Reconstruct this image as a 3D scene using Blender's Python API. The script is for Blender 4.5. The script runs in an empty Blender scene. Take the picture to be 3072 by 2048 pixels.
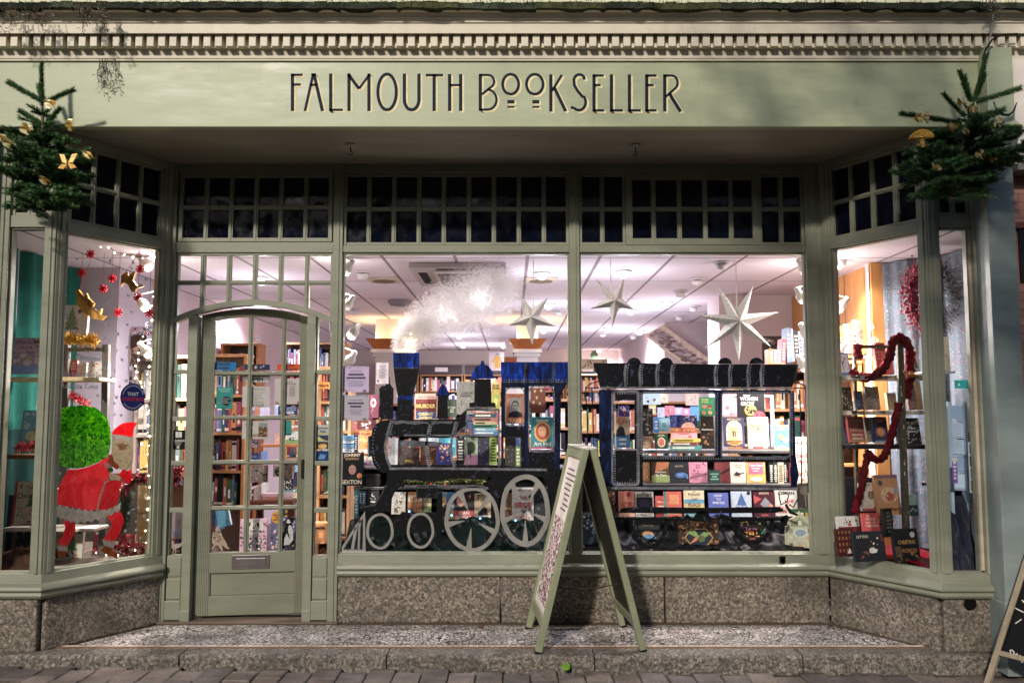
import bpy, math, random
from math import sin, cos, tan, pi, radians, hypot, atan2
from mathutils import Vector, Matrix
R = random.Random(11)
SC = bpy.context.scene
COL = SC.collection
# ------------------------------------------------------------------ camera model (pixels of the survey -> points at a known depth)
F = 2600.0; TH = radians(4.75); CZ = 1.5
def ray(u, v):
    a = (u-1536)/F; b = (1024-v)/F
    return Vector((a, cos(TH)-b*sin(TH), sin(TH)+b*cos(TH)))
def W(u, v, y):
    d = ray(u, v); t = y/d.y
    return Vector((d.x*t, y, CZ+d.z*t))
K = {'S':(0,0,1), 'O':(0,0,1.30612), 'TL':(0,0,.44638), 'TM':(1024,0,.44638), 'TR':(2048,0,.44638), 'L1':(0,650,.38278), 'L2':(0,1200,.38278),
     'L3':(0,1120,.40816), 'D1':(480,700,.38259), 'D2':(480,1250,.41458), 'DA':(580,960,.24235), 'DB':(580,1300,.24235), 'M1':(1000,720,.33169),
     'M2':(1000,1200,.33169), 'R1':(1700,720,.33163), 'R2':(1700,1140,.35714), 'B1':(2420,650,.38263), 'B2':(2420,1200,.38263),
     'G1':(0,1648,.43537), 'G2':(1024,1648,.43537), 'G3':(2048,1648,.43537), 'S1':(1540,1330,.40183), 'P1':(2840,0,.44615), 'P2':(2850,1200,.54146)}
def px(k, x, y): o = K[k]; return o[0]+x*o[2], o[1]+y*o[2]
def at(k, x, y, Y): u, v = px(k, x, y); return W(u, v, Y)
def lin(c): c /= 255.0; return c/12.92 if c <= .04045 else ((c+.055)/1.055)**2.4
_cc = {}
def C(h):
    if not isinstance(h, str): return h
    if h not in _cc:
        s = h.lstrip('#'); _cc[h] = tuple(lin(int(s[i:i+2], 16)) for i in (0, 2, 4))
    return _cc[h]
# ------------------------------------------------------------------ materials (all procedural, tinted by the mesh colour attribute)
MATS = {}
def newmat(name):
    m = bpy.data.materials.new(name); m.use_nodes = True; MATS[name] = m
    nt = m.node_tree; return m, nt, nt.nodes, nt.links, nt.nodes['Principled BSDF']
def N(nd, t, **kw):
    n = nd.new(t)
    for k, v in kw.items():
        if k in n.inputs: n.inputs[k].default_value = v
        else: setattr(n, k, v)
    return n
def coords(nd, lk, scale=(1, 1, 1)):
    g = N(nd, 'ShaderNodeNewGeometry'); mp = N(nd, 'ShaderNodeMapping'); mp.inputs['Scale'].default_value = scale
    lk.new(g.outputs['Position'], mp.inputs['Vector']); return mp.outputs['Vector']
def ramp(nd, lk, src, stops):
    r = N(nd, 'ShaderNodeValToRGB'); cr = r.color_ramp
    while len(cr.elements) < len(stops): cr.elements.new(.5)
    for e, (p, c) in zip(cr.elements, stops):
        e.position = p; e.color = (c, c, c, 1) if not isinstance(c, tuple) else (*c, 1)
    lk.new(src, r.inputs['Fac']); return r.outputs['Color']
def mul(nd, lk, a, b, fac=1.0, mode='MULTIPLY'):
    m = N(nd, 'ShaderNodeMixRGB', blend_type=mode); m.inputs['Fac'].default_value = fac if not hasattr(fac, 'links') else 1
    if hasattr(fac, 'links'): lk.new(fac, m.inputs['Fac'])
    for s, i in ((a, 'Color1'), (b, 'Color2')):
        if isinstance(s, tuple): m.inputs[i].default_value = (*s, 1)
        else: lk.new(s, m.inputs[i])
    return m.outputs['Color']
def noise(nd, lk, vec, scale, detail=4, rough=.6, dist=0):
    n = N(nd, 'ShaderNodeTexNoise', Scale=scale, Detail=detail, Roughness=rough, Distortion=dist); lk.new(vec, n.inputs['Vector']); return n.outputs['Fac']
def bump(nd, lk, b, h, strength, dist=.01):
    n = N(nd, 'ShaderNodeBump', Strength=strength, Distance=dist); lk.new(h, n.inputs['Height']); lk.new(n.outputs['Normal'], b.inputs['Normal'])
def simple(name, rough=.5, metal=0, ns=8, na=.15, bs=60, ba=.1, spec=.4, stretch=(1, 1, 1), dirt=0, rv=0, bd=.004):
    m, nt, nd, lk, b = newmat(name)
    at_ = N(nd, 'ShaderNodeVertexColor', layer_name='Col'); v = coords(nd, lk, stretch)
    n1 = noise(nd, lk, v, ns, 5, .65)
    c = mul(nd, lk, at_.outputs['Color'], ramp(nd, lk, n1, [(.3, 1-na), (.7, 1+na)]))
    if dirt:
        n2 = noise(nd, lk, coords(nd, lk, (1, 1, .35)), 3.1, 8, .75, .4)
        c = mul(nd, lk, c, (.20, .17, .12), ramp(nd, lk, n2, [(.52, 0.0), (.78, dirt)]), 'MIX')
    if name == 'print':
        hs = N(nd, 'ShaderNodeHueSaturation', Saturation=.86); lk.new(c, hs.inputs['Color']); fine = noise(nd, lk, v, 150, 2, .7)
        c = mul(nd, lk, hs.outputs['Color'], ramp(nd, lk, fine, [(.38, .68), (.52, 1.0), (.64, 1.18)]))
    lk.new(c, b.inputs['Base Color'])
    b.inputs['Roughness'].default_value = rough; b.inputs['Metallic'].default_value = metal; b.inputs['Specular IOR Level'].default_value = spec
    if rv:
        lk.new(ramp(nd, lk, n1, [(.3, max(.02, rough-rv)), (.7, rough+rv)]), b.inputs['Roughness'])
    if ba: bump(nd, lk, b, noise(nd, lk, v, bs, 3, .6), ba, bd)
    return m
simple('gloss_paint', .42, 0, 4, .12, 12, .07, .4, (.6, 1, 2.6), .42, .1, .006)
simple('cream_paint', .5, 0, 3, .09, 20, .2, .35, (.5, 1, 2), .30, .1, .006)
simple('print', .42, 0, 30, .10, 90, .05, .4)
simple('paper', .7, 0, 22, .07, 60, .08, .2)
simple('wood', .5, 0, 6, .25, 40, .12, .35, (6, 6, .7))
simple('timber', .5, 0, 6, .25, 40, .12, .35, (.7, 6, 6))
simple('cloth', .85, 0, 10, .22, 160, .35, .1)
simple('satin', .34, 0, 7, .3, 60, .15, .045)
simple('plaster', .8, 0, 1.6, .05, 30, .05, .15, dirt=.05)
simple('metal', .32, 1, 12, .15, 40, .05)
simple('foil', .35, .25, 60, .35, 120, .5)
simple('sign_paint', .6, 0, 18, .14, 40, .03, .12)
simple('tape', .36, .6, 16, .2, 30, .3, .5, (1, 1, .4))
simple('moss', .95, 0, 9, .6, 26, 1.0, .1, bd=.03)
simple('foliage', .55, 0, 14, .35, 10, 0, .3)
simple('pages', .8, 0, 90, .18, 200, .1, .1, (.1, .1, 4))
def glowmat(name, s):
    m, nt, nd, lk, b = newmat(name); a = N(nd, 'ShaderNodeVertexColor', layer_name='Col')
    lk.new(a.outputs['Color'], b.inputs['Base Color']); lk.new(a.outputs['Color'], b.inputs['Emission Color']); b.inputs['Emission Strength'].default_value = s
glowmat('bulb', 14.0); glowmat('lit_shade', .9)
def glassmat(name, tint, base, spec_mul, grime):
    m, nt, nd, lk, b = newmat(name); nd.remove(b); out = nd['Material Output']
    tr = N(nd, 'ShaderNodeBsdfTransparent', Color=(*tint, 1)); gl = N(nd, 'ShaderNodeBsdfGlossy', Roughness=.01, Color=(1, 1, 1, 1))
    fr = N(nd, 'ShaderNodeFresnel', IOR=1.45); ml = N(nd, 'ShaderNodeMath', operation='MULTIPLY_ADD'); ml.inputs[1].default_value = spec_mul; ml.inputs[2].default_value = base
    lk.new(fr.outputs['Fac'], ml.inputs[0]); mx = N(nd, 'ShaderNodeMixShader'); lk.new(ml.outputs[0], mx.inputs['Fac']); lk.new(tr.outputs[0], mx.inputs[1]); lk.new(gl.outputs[0], mx.inputs[2])
    df = N(nd, 'ShaderNodeBsdfDiffuse', Color=(.55, .55, .58, 1)); m2 = N(nd, 'ShaderNodeMixShader')
    lk.new(ramp(nd, lk, noise(nd, lk, coords(nd, lk), 2.2, 9, .8), [(.48, 0.0), (.85, grime)]), m2.inputs['Fac']); lk.new(mx.outputs[0], m2.inputs[1]); lk.new(df.outputs[0], m2.inputs[2])
    lk.new(m2.outputs[0], out.inputs['Surface'])
glassmat('glass', (.97, .98, .98), .0, .55, .005)
def darkglass():
    m, nt, nd, lk, b = newmat('dark_glass'); v = coords(nd, lk)
    n1 = noise(nd, lk, v, 3.5, 6, .7, .5)
    lk.new(ramp(nd, lk, n1, [(.35, (.0022, .0026, .006)), (.6, (.004, .0055, .014)), (.8, (.010, .011, .017))]), b.inputs['Base Color'])
    lk.new(ramp(nd, lk, noise(nd, lk, v, 9, 4), [(.4, .06), (.75, .3)]), b.inputs['Roughness']); b.inputs['Specular IOR Level'].default_value = .22
    bump(nd, lk, b, noise(nd, lk, v, 4, 2), .05, .02)
darkglass()
def daub(name, scale, stretch, stops, transl=.35, rough=.5):
    # brushed paint on glass: light and dark strokes of the mesh colour
    m, nt, nd, lk, b = newmat(name); out = nd['Material Output']
    a = N(nd, 'ShaderNodeVertexColor', layer_name='Col'); v = coords(nd, lk, stretch)
    n1 = noise(nd, lk, v, scale, 6, .7, 1.2); c = None
    c = mul(nd, lk, a.outputs['Color'], ramp(nd, lk, n1, stops))
    n2 = noise(nd, lk, v, scale*1.1, 4, .65, 2.4)
    c = mul(nd, lk, c, ramp(nd, lk, n2, [(.60, 0.0), (.72, (.09, .09, .19))]), 1.0, 'ADD') if name == 'black_daub' else c
    lk.new(c, b.inputs['Base Color']); b.inputs['Roughness'].default_value = rough; b.inputs['Specular IOR Level'].default_value = .2
    tr = N(nd, 'ShaderNodeBsdfTranslucent'); lk.new(c, tr.inputs['Color']); mx = N(nd, 'ShaderNodeMixShader'); mx.inputs['Fac'].default_value = transl
    lk.new(b.outputs[0], mx.inputs[1]); lk.new(tr.outputs[0], mx.inputs[2]); lk.new(mx.outputs[0], out.inputs['Surface'])
daub('black_daub', 9, (1, 1, 1), [(.3, .2), (.52, .7), (.75, 1.3)], .1, .55)
daub('blue_daub', 7, (2.2, 1, .6), [(.40, .02), (.56, .5), (.72, 2.2)], .3)
daub('green_daub', 36, (1, 1, 1), [(.38, (.04, .12, .05)), (.5, (.7, .75, .5)), (.64, (4.6, 1.4, 1.2))], .55)
daub('red_daub', 9, (1.4, 1, .7), [(.3, (.8, .8, .8)), (.52, (1.1, 1.6, 1.5)), (.75, (1.15, 7, 5))], .55)
daub('pale_daub', 40, (1, 1, 1), [(.35, .62), (.5, 1.0), (.65, 1.25)], .5)
simple('wadding', .95, 0, 12, .05, 40, 0, .0)
_m = MATS['wadding']; _n = _m.node_tree.nodes; _t = _n.new('ShaderNodeBsdfTranslucent'); _t.inputs['Color'].default_value = (.92, .89, .90, 1); _x = _n.new('ShaderNodeMixShader'); _x.inputs['Fac'].default_value = .5
for _a, _b in ((_n['Principled BSDF'].outputs[0], _x.inputs[1]), (_t.outputs[0], _x.inputs[2]), (_x.outputs[0], _n['Material Output'].inputs['Surface'])): _m.node_tree.links.new(_a, _b)
def granite(name, tone, bumpy):
    m, nt, nd, lk, b = newmat(name); v = coords(nd, lk)
    vo = N(nd, 'ShaderNodeTexVoronoi', Scale=52); lk.new(v, vo.inputs['Vector'])
    sp = ramp(nd, lk, noise(nd, lk, v, 60, 7, .82), [(.34, .06), (.45, .4), (.55, .9), (.68, 1.6)])
    c = mul(nd, lk, (tone[0]*1.05, tone[1], tone[2]*.95), sp)
    c = mul(nd, lk, c, ramp(nd, lk, vo.outputs['Color'], [(.2, .55), (.8, 1.35)]))
    st = noise(nd, lk, v, 2.4, 7, .7, .3)
    c = mul(nd, lk, c, (.07, .062, .045), ramp(nd, lk, st, [(.46, 0.0), (.72, .75)]), 'MIX')
    lk.new(c, b.inputs['Base Color']); b.inputs['Roughness'].default_value = .75
    bump(nd, lk, b, noise(nd, lk, v, 48, 5, .7), bumpy, .02)
granite('granite', (.285, .25, .205), .55); granite('kerb_granite', (.28, .255, .22), .8)
def pale_granite():
    pass
def mosaic():
    m, nt, nd, lk, b = newmat('mosaic'); v = coords(nd, lk, (1, .75, 1))
    w = N(nd, 'ShaderNodeTexNoise', Scale=3.0, Detail=2); lk.new(v, w.inputs['Vector'])
    add = N(nd, 'ShaderNodeVectorMath', operation='MULTIPLY_ADD'); lk.new(w.outputs['Color'], add.inputs[0]); add.inputs[1].default_value = (.12, .12, 0); lk.new(v, add.inputs[2])
    e = N(nd, 'ShaderNodeTexVoronoi', Scale=33, feature='DISTANCE_TO_EDGE'); c1 = N(nd, 'ShaderNodeTexVoronoi', Scale=33)
    lk.new(add.outputs[0], e.inputs['Vector']); lk.new(add.outputs[0], c1.inputs['Vector'])
    tile = ramp(nd, lk, c1.outputs['Color'], [(.1, (.44, .39, .36)), (.6, (.64, .58, .54)), (.9, (.74, .68, .63))])
    tile = mul(nd, lk, tile, ramp(nd, lk, noise(nd, lk, v, 2.2, 6, .7), [(.35, .45), (.65, 1.15)]))
    k = ramp(nd, lk, e.outputs['Distance'], [(.05, 0.0), (.12, 1.0)])
    c = mul(nd, lk, (.045, .04, .034), tile, k, 'MIX'); lk.new(c, b.inputs['Base Color']); b.inputs['Roughness'].default_value = .45
    bump(nd, lk, b, k, .25, .004)
mosaic()
def paver():
    m, nt, nd, lk, b = newmat('paver'); a = N(nd, 'ShaderNodeVertexColor', layer_name='Col'); v = coords(nd, lk)
    c = mul(nd, lk, a.outputs['Color'], ramp(nd, lk, noise(nd, lk, v, 90, 5, .8), [(.35, .5), (.55, 1.0), (.72, 1.7)]))
    c = mul(nd, lk, c, ramp(nd, lk, noise(nd, lk, v, 5, 5, .7), [(.35, .65), (.7, 1.25)]))
    lk.new(c, b.inputs['Base Color']); lk.new(ramp(nd, lk, noise(nd, lk, v, 4, 4), [(.35, .4), (.7, .8)]), b.inputs['Roughness'])
    bump(nd, lk, b, noise(nd, lk, v, 60, 5, .75), .6, .012)
paver()
def soffitmat():
    m, nt, nd, lk, b = newmat('soffit_boards'); a = N(nd, 'ShaderNodeVertexColor', layer_name='Col'); v = coords(nd, lk, (.25, 1, 1))
    wv = N(nd, 'ShaderNodeTexWave', bands_direction='Y', Scale=11.5, Distortion=.25, Detail=2); lk.new(v, wv.inputs['Vector'])
    c = mul(nd, lk, a.outputs['Color'], ramp(nd, lk, noise(nd, lk, v, 5, 6, .7), [(.3, .75), (.7, 1.2)])); c = mul(nd, lk, c, ramp(nd, lk, wv.outputs['Fac'], [(.0, .55), (.12, 1.0)]))
    lk.new(c, b.inputs['Base Color']); b.inputs['Roughness'].default_value = .55; bump(nd, lk, b, ramp(nd, lk, wv.outputs['Fac'], [(.0, 0.0), (.15, 1.0)]), .5, .01)
soffitmat()
def ceilmat():
    m, nt, nd, lk, b = newmat('ceiling_tiles'); v = coords(nd, lk)
    s = N(nd, 'ShaderNodeSeparateXYZ'); lk.new(v, s.inputs[0])
    def line(o, off, per, w):
        n1 = N(nd, 'ShaderNodeMath', operation='SUBTRACT'); lk.new(o, n1.inputs[0]); n1.inputs[1].default_value = off-per*40
        n2 = N(nd, 'ShaderNodeMath', operation='MODULO'); lk.new(n1.outputs[0], n2.inputs[0]); n2.inputs[1].default_value = per
        n3 = N(nd, 'ShaderNodeMath', operation='LESS_THAN'); lk.new(n2.outputs[0], n3.inputs[0]); n3.inputs[1].default_value = w; return n3.outputs[0]
    a1 = line(s.outputs['X'], .105, .56, .028); a2 = line(s.outputs['Y'], 6.63, 1.2, .022)
    mxm = N(nd, 'ShaderNodeMath', operation='MAXIMUM'); lk.new(a1, mxm.inputs[0]); lk.new(a2, mxm.inputs[1])
    base = ramp(nd, lk, noise(nd, lk, v, 1.2, 4), [(.35, (.72, .65, .71)), (.65, (.80, .73, .79))])
    c = mul(nd, lk, base, (.23, .20, .21), mxm.outputs[0], 'MIX'); lk.new(c, b.inputs['Base Color']); b.inputs['Roughness'].default_value = .8
ceilmat()
def fabricpat():
    m, nt, nd, lk, b = newmat('sprigged_fabric'); a = N(nd, 'ShaderNodeVertexColor', layer_name='Col'); v = coords(nd, lk)
    vo = N(nd, 'ShaderNodeTexVoronoi', Scale=48, Randomness=.8); lk.new(v, vo.inputs['Vector'])
    d = ramp(nd, lk, vo.outputs['Distance'], [(.22, 1.0), (.34, 0.0)])
    spot = ramp(nd, lk, vo.outputs['Color'], [(.3, (.30, .10, .11)), (.5, (.34, .34, .32)), (.7, (.08, .10, .13))])
    c = mul(nd, lk, a.outputs['Color'], spot, d, 'MIX'); c = mul(nd, lk, c, ramp(nd, lk, noise(nd, lk, v, 3, 5), [(.3, .7), (.7, 1.2)]))
    lk.new(c, b.inputs['Base Color']); b.inputs['Roughness'].default_value = .9; bump(nd, lk, b, noise(nd, lk, v, 9, 3), .4, .03)
fabricpat()
def brickmat():
    m, nt, nd, lk, b = newmat('painted_brick'); a = N(nd, 'ShaderNodeVertexColor', layer_name='Col'); g = N(nd, 'ShaderNodeNewGeometry')
    mp = N(nd, 'ShaderNodeMapping'); mp.inputs['Rotation'].default_value = (radians(90), 0, 0); lk.new(g.outputs['Position'], mp.inputs['Vector'])
    br = N(nd, 'ShaderNodeTexBrick', Scale=4.6); br.inputs['Color1'].default_value = (1, 1, 1, 1); br.inputs['Color2'].default_value = (.8, .8, .8, 1); br.inputs['Mortar'].default_value = (.45, .42, .42, 1); br.inputs['Mortar Size'].default_value = .012
    lk.new(mp.outputs[0], br.inputs['Vector']); lk.new(mul(nd, lk, a.outputs['Color'], br.outputs['Color']), b.inputs['Base Color']); b.inputs['Roughness'].default_value = .7
brickmat()
# ------------------------------------------------------------------ text glyphs from the built-in font
_tx = {}
def glyphs(s, bold=0.0):
    key = (s, bold)
    if key not in _tx:
        cu = bpy.data.curves.new('lettering', 'FONT'); cu.body = s; cu.size = 1; cu.resolution_u = 3; cu.offset = bold; cu.fill_mode = 'FRONT'
        o = bpy.data.objects.new('lettering', cu); COL.objects.link(o); dg = bpy.context.evaluated_depsgraph_get(); dg.update()
        me = bpy.data.meshes.new_from_object(o.evaluated_get(dg)); vs = [(v.co.x, v.co.y) for v in me.vertices]; fs = [tuple(p.vertices) for p in me.polygons]
        bpy.data.objects.remove(o); bpy.data.curves.remove(cu); bpy.data.meshes.remove(me)
        x0 = min(v[0] for v in vs); x1 = max(v[0] for v in vs); y0 = min(v[1] for v in vs); y1 = max(v[1] for v in vs)
        _tx[key] = ([(v[0]-x0, v[1]-y0) for v in vs], fs, x1-x0, y1-y0)
    return _tx[key]
# ------------------------------------------------------------------ mesh builder
BASE = {}
class MB:
    def __init__(s, M=None): s.v = []; s.f = []; s.c = []; s.M = M or Matrix.Identity(4)
    def add(s, vs, fs, col):
        n = len(s.v); col = C(col); M = s.M
        s.v += [M @ Vector(p) for p in vs]; s.f += [tuple(i+n for i in f) for f in fs]; s.c += [col]*len(fs)
    def box(s, x0, x1, y0, y1, z0, z1, col):
        s.add([(x0,y0,z0),(x1,y0,z0),(x1,y1,z0),(x0,y1,z0),(x0,y0,z1),(x1,y0,z1),(x1,y1,z1),(x0,y1,z1)],
              [(0,3,2,1),(4,5,6,7),(0,1,5,4),(1,2,6,5),(2,3,7,6),(3,0,4,7)], col); return s
    def hexa(s, a, b, col):   # two quads (four corners each) joined
        s.add(list(a)+list(b), [(3,2,1,0),(4,5,6,7),(0,1,5,4),(1,2,6,5),(2,3,7,6),(3,0,4,7)], col); return s
    def face(s, pts, col): s.add(pts, [tuple(range(len(pts)))], col); return s
    def plate(s, pts, y0, y1, col, side=None):   # outline in x,z; front at y0, back at y1
        n = len(pts); ar = sum(pts[i][0]*pts[(i+1)%n][1]-pts[(i+1)%n][0]*pts[i][1] for i in range(n))
        if ar < 0: pts = pts[::-1]
        s.add([(p[0], y0, p[1]) for p in pts], [tuple(range(n))], col)
        if y1 is not None:
            s.add([(p[0], y1, p[1]) for p in pts], [tuple(range(n-1, -1, -1))], side or col)
            s.add([(p[0], y0, p[1]) for p in pts]+[(p[0], y1, p[1]) for p in pts], [((i+1)%n, i, i+n, (i+1)%n+n) for i in range(n)], side or col)
        return s
    def ell(s, cx, cz, rx, rz, y0, y1, col, n=20, a0=0, a1=2*pi):
        full = abs(a1-a0-2*pi) < 1e-6
        pts = [(cx+rx*cos(a0+(a1-a0)*i/(n if full else n-1)), cz+rz*sin(a0+(a1-a0)*i/(n if full else n-1))) for i in range(n)]
        return s.plate(pts, y0, y1, col)
    def stroke(s, pts, w, y0, y1, col, closed=False):
        n = len(pts); L = []; Rr = []
        for i in range(n):
            a = pts[i-1] if (i > 0 or closed) else pts[i]; b = pts[(i+1) % n] if (i < n-1 or closed) else pts[i]; p = pts[i]
            d1 = Vector((p[0]-a[0], p[1]-a[1])); d2 = Vector((b[0]-p[0], b[1]-p[1]))
            if d1.length < 1e-9: d1 = d2.copy()
            if d2.length < 1e-9: d2 = d1.copy()
            d1.normalize(); d2.normalize(); t = d1+d2
            if t.length < 1e-6: t = d1.copy()
            t.normalize(); nn = Vector((-t.y, t.x)); k = max(.45, nn.dot(Vector((-d1.y, d1.x)))); ww = (w[i] if isinstance(w, (list, tuple)) else w)/2/k
            L.append((p[0]+nn.x*ww, p[1]+nn.y*ww)); Rr.append((p[0]-nn.x*ww, p[1]-nn.y*ww))
        m = n if closed else n-1
        for i in range(m):
            j = (i+1) % n; s.plate([Rr[i], Rr[j], L[j], L[i]], y0, y1, col)
        return s
    def tube(s, pts, r, col, n=6, cap=True):
        pts = [Vector(p) for p in pts]; vs = []; fs = []; m = len(pts); up = Vector((0, 0, 1))
        for i, p in enumerate(pts):
            t = (pts[min(i+1, m-1)]-pts[max(i-1, 0)]); t = t.normalized() if t.length > 1e-9 else Vector((0, 0, 1))
            a = t.cross(up if abs(t.z) < .95 else Vector((1, 0, 0))).normalized(); b = t.cross(a); rr = r[i] if isinstance(r, (list, tuple)) else r
            vs += [p+a*rr*cos(2*pi*k/n)+b*rr*sin(2*pi*k/n) for k in range(n)]
        for i in range(m-1):
            for k in range(n): fs.append((i*n+k, i*n+(k+1) % n, (i+1)*n+(k+1) % n, (i+1)*n+k))
        if cap: fs += [tuple(range(n-1, -1, -1)), tuple(range((m-1)*n, m*n))]
        s.add(vs, fs, col); return s
    def lathe(s, prof, col, cx=0, cy=0, n=20):   # profile [(r,z)]
        vs = []; fs = []; m = len(prof)
        for r, z in prof: vs += [(cx+r*cos(2*pi*k/n), cy+r*sin(2*pi*k/n), z) for k in range(n)]
        for i in range(m-1):
            for k in range(n): fs.append((i*n+k, i*n+(k+1) % n, (i+1)*n+(k+1) % n, (i+1)*n+k))
        fs += [tuple(range(n-1, -1, -1)), tuple(range((m-1)*n, m*n))]
        s.add(vs, fs, col); return s
    def ball(s, c, r, col, n=8, m=6):
        c = Vector(c); rr = r if isinstance(r, tuple) else (r, r, r); vs = [c+Vector((0, 0, rr[2]))]
        for i in range(1, m):
            for k in range(n): vs.append(c+Vector((rr[0]*sin(pi*i/m)*cos(2*pi*k/n), rr[1]*sin(pi*i/m)*sin(2*pi*k/n), rr[2]*cos(pi*i/m))))
        vs.append(c-Vector((0, 0, rr[2]))); fs = [(0, 1+k, 1+(k+1) % n) for k in range(n)]
        for i in range(m-2):
            for k in range(n): fs.append((1+i*n+k, 1+(i+1)*n+k, 1+(i+1)*n+(k+1) % n, 1+i*n+(k+1) % n))
        l = len(vs)-1; o = 1+(m-2)*n; fs += [(l, o+(k+1) % n, o+k) for k in range(n)]
        s.add(vs, fs, col); return s
    def text(s, t, cx, cz, h, y, col, maxw=None, bold=0.0, al='c'):   # h = height of the lettering
        vs, fs, w, hh = glyphs(t, bold); k = h/hh; kx = k
        if maxw and w*k > maxw: kx = maxw/w
        x0 = {'c': cx-w*kx/2, 'l': cx, 'r': cx-w*kx}[al]
        s.add([(x0+p[0]*kx, y, cz-h/2+p[1]*k) for p in vs], fs, col); return s
    def grid(s, fn, nu, nv, col):
        vs = [fn(i/nu, j/nv) for j in range(nv+1) for i in range(nu+1)]; w = nu+1
        fs = [(j*w+i, j*w+i+1, (j+1)*w+i+1, (j+1)*w+i) for j in range(nv) for i in range(nu)]
        n = len(s.v); s.v += [s.M @ Vector(p) for p in vs]; s.f += [tuple(i+n for i in f) for f in fs]
        s.c += [C(col(f[0] % w/nu, f[0]//w/nv)) if callable(col) else C(col) for f in fs]; return s
    def build(s, name, mat, parent=None, bevel=0, smooth=False, seg=2):
        me = bpy.data.meshes.new(name); o = bpy.data.objects.new(name, me); COL.objects.link(o)
        if parent is not None: b = BASE[parent.name]; o.parent = parent
        elif s.v:
            xs = [p.x for p in s.v]; ys = [p.y for p in s.v]; zs = [p.z for p in s.v]
            b = Vector(((min(xs)+max(xs))/2, (min(ys)+max(ys))/2, min(zs))); o.location = b
        else: b = Vector()
        BASE[o.name] = b
        me.from_pydata([p-b for p in s.v], [], s.f)
        ca = me.color_attributes.new('Col', 'FLOAT_COLOR', 'CORNER'); buf = []
        for p, c in zip(me.polygons, s.c): buf += [c[0], c[1], c[2], 1.0]*p.loop_total
        ca.data.foreach_set('color', buf)
        me.materials.append(MATS[mat])
        if smooth: me.polygons.foreach_set('use_smooth', [True]*len(me.polygons))
        me.update()
        if bevel:
            md = o.modifiers.new('bevel', 'BEVEL'); md.width = bevel; md.segments = seg; md.limit_method = 'ANGLE'; md.angle_limit = radians(40)
        return o
def tag(o, label, cat, group=None):
    o['label'] = label; o['category'] = cat
    if group: o['group'] = group
    return o
def thing(name, loc, label, cat, group=None):
    o = bpy.data.objects.new(name, None); COL.objects.link(o); o.location = loc; o.empty_display_size = .1; BASE[o.name] = Vector(loc)
    return tag(o, label, cat, group)
def struct(o): o['kind'] = 'structure'; return o
def part(o, label): o['label'] = label; return o
def T(x, y, z): return Matrix.Translation((x, y, z))
def RZ(a): return Matrix.Rotation(radians(a), 4, 'Z')
def RX(a): return Matrix.Rotation(radians(a), 4, 'X')
def RY(a): return Matrix.Rotation(radians(a), 4, 'Y')
class Plane:   # a vertical wall plane: local x runs along it, y goes away from the street, z up
    def __init__(s, A, B):
        s.A = A; L = hypot(B[0]-A[0], B[1]-A[1]); s.L = L; s.d = ((B[0]-A[0])/L, (B[1]-A[1])/L)
        s.M = Matrix(((s.d[0], -s.d[1], 0, A[0]), (s.d[1], s.d[0], 0, A[1]), (0, 0, 1, 0), (0, 0, 0, 1)))
        s.Mi = s.M.inverted()
    def at(s, k, x, y, off=0.0):     # local (s, z) where the survey pixel meets the plane set back by off
        u, v = px(k, x, y); d = s.Mi.to_3x3() @ ray(u, v); o = s.Mi @ Vector((0, 0, CZ)); t = (off-o.y)/d.y; p = o+d*t
        return (p.x, p.z)
    def pts(s, k, L, off=0.0): return [s.at(k, x, y, off) for x, y in L]
YG = 6.40
PM = Plane((0, YG), (1, YG)); PL = Plane((-3.0, 5.63), (-2.53, 6.40)); PR = Plane((2.30, 6.40), (2.74, 5.63)); PF = Plane((0, 5.63), (1, 5.63))
WG = '#828472'; WD = '#7c7e6c'; FG = '#a4aa8a'; CR = '#d6cdb8'  # fascia a paler sage than the woodwork, partly painted-in streetlight falloff
# ================================================================== SHOP FRONT
SF = thing('shopfront', (0, 6.4, 0), 'sage green wooden bookshop front with canted bay windows and long painted name board', 'shop front')
def sweep(mb, path, prof, col, close=True):
    n = len(path); rows = []
    for i, p in enumerate(path):
        a = path[max(i-1, 0)]; b = path[min(i+1, n-1)]
        d1 = Vector((p[0]-a[0], p[1]-a[1])) if i else Vector((b[0]-p[0], b[1]-p[1])); d2 = Vector((b[0]-p[0], b[1]-p[1])) if i < n-1 else d1
        d1.normalize(); d2.normalize(); n1 = Vector((d1.y, -d1.x)); n2 = Vector((d2.y, -d2.x)); m = (n1+n2).normalized(); k = 1/max(.3, m.dot(n1))
        rows.append([(p[0]+m.x*o*k, p[1]+m.y*o*k, z) for o, z in prof])
    m = len(prof); vs = [q for r in rows for q in r]; fs = []
    for i in range(n-1):
        for j in range(m if close else m-1): fs.append((i*m+j, (i+1)*m+j, (i+1)*m+(j+1) % m, i*m+(j+1) % m))
    if close: fs += [tuple(range(m)), tuple(range((n-1)*m+m-1, (n-1)*m-1, -1))]
    mb.add(vs, fs, col)
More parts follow.
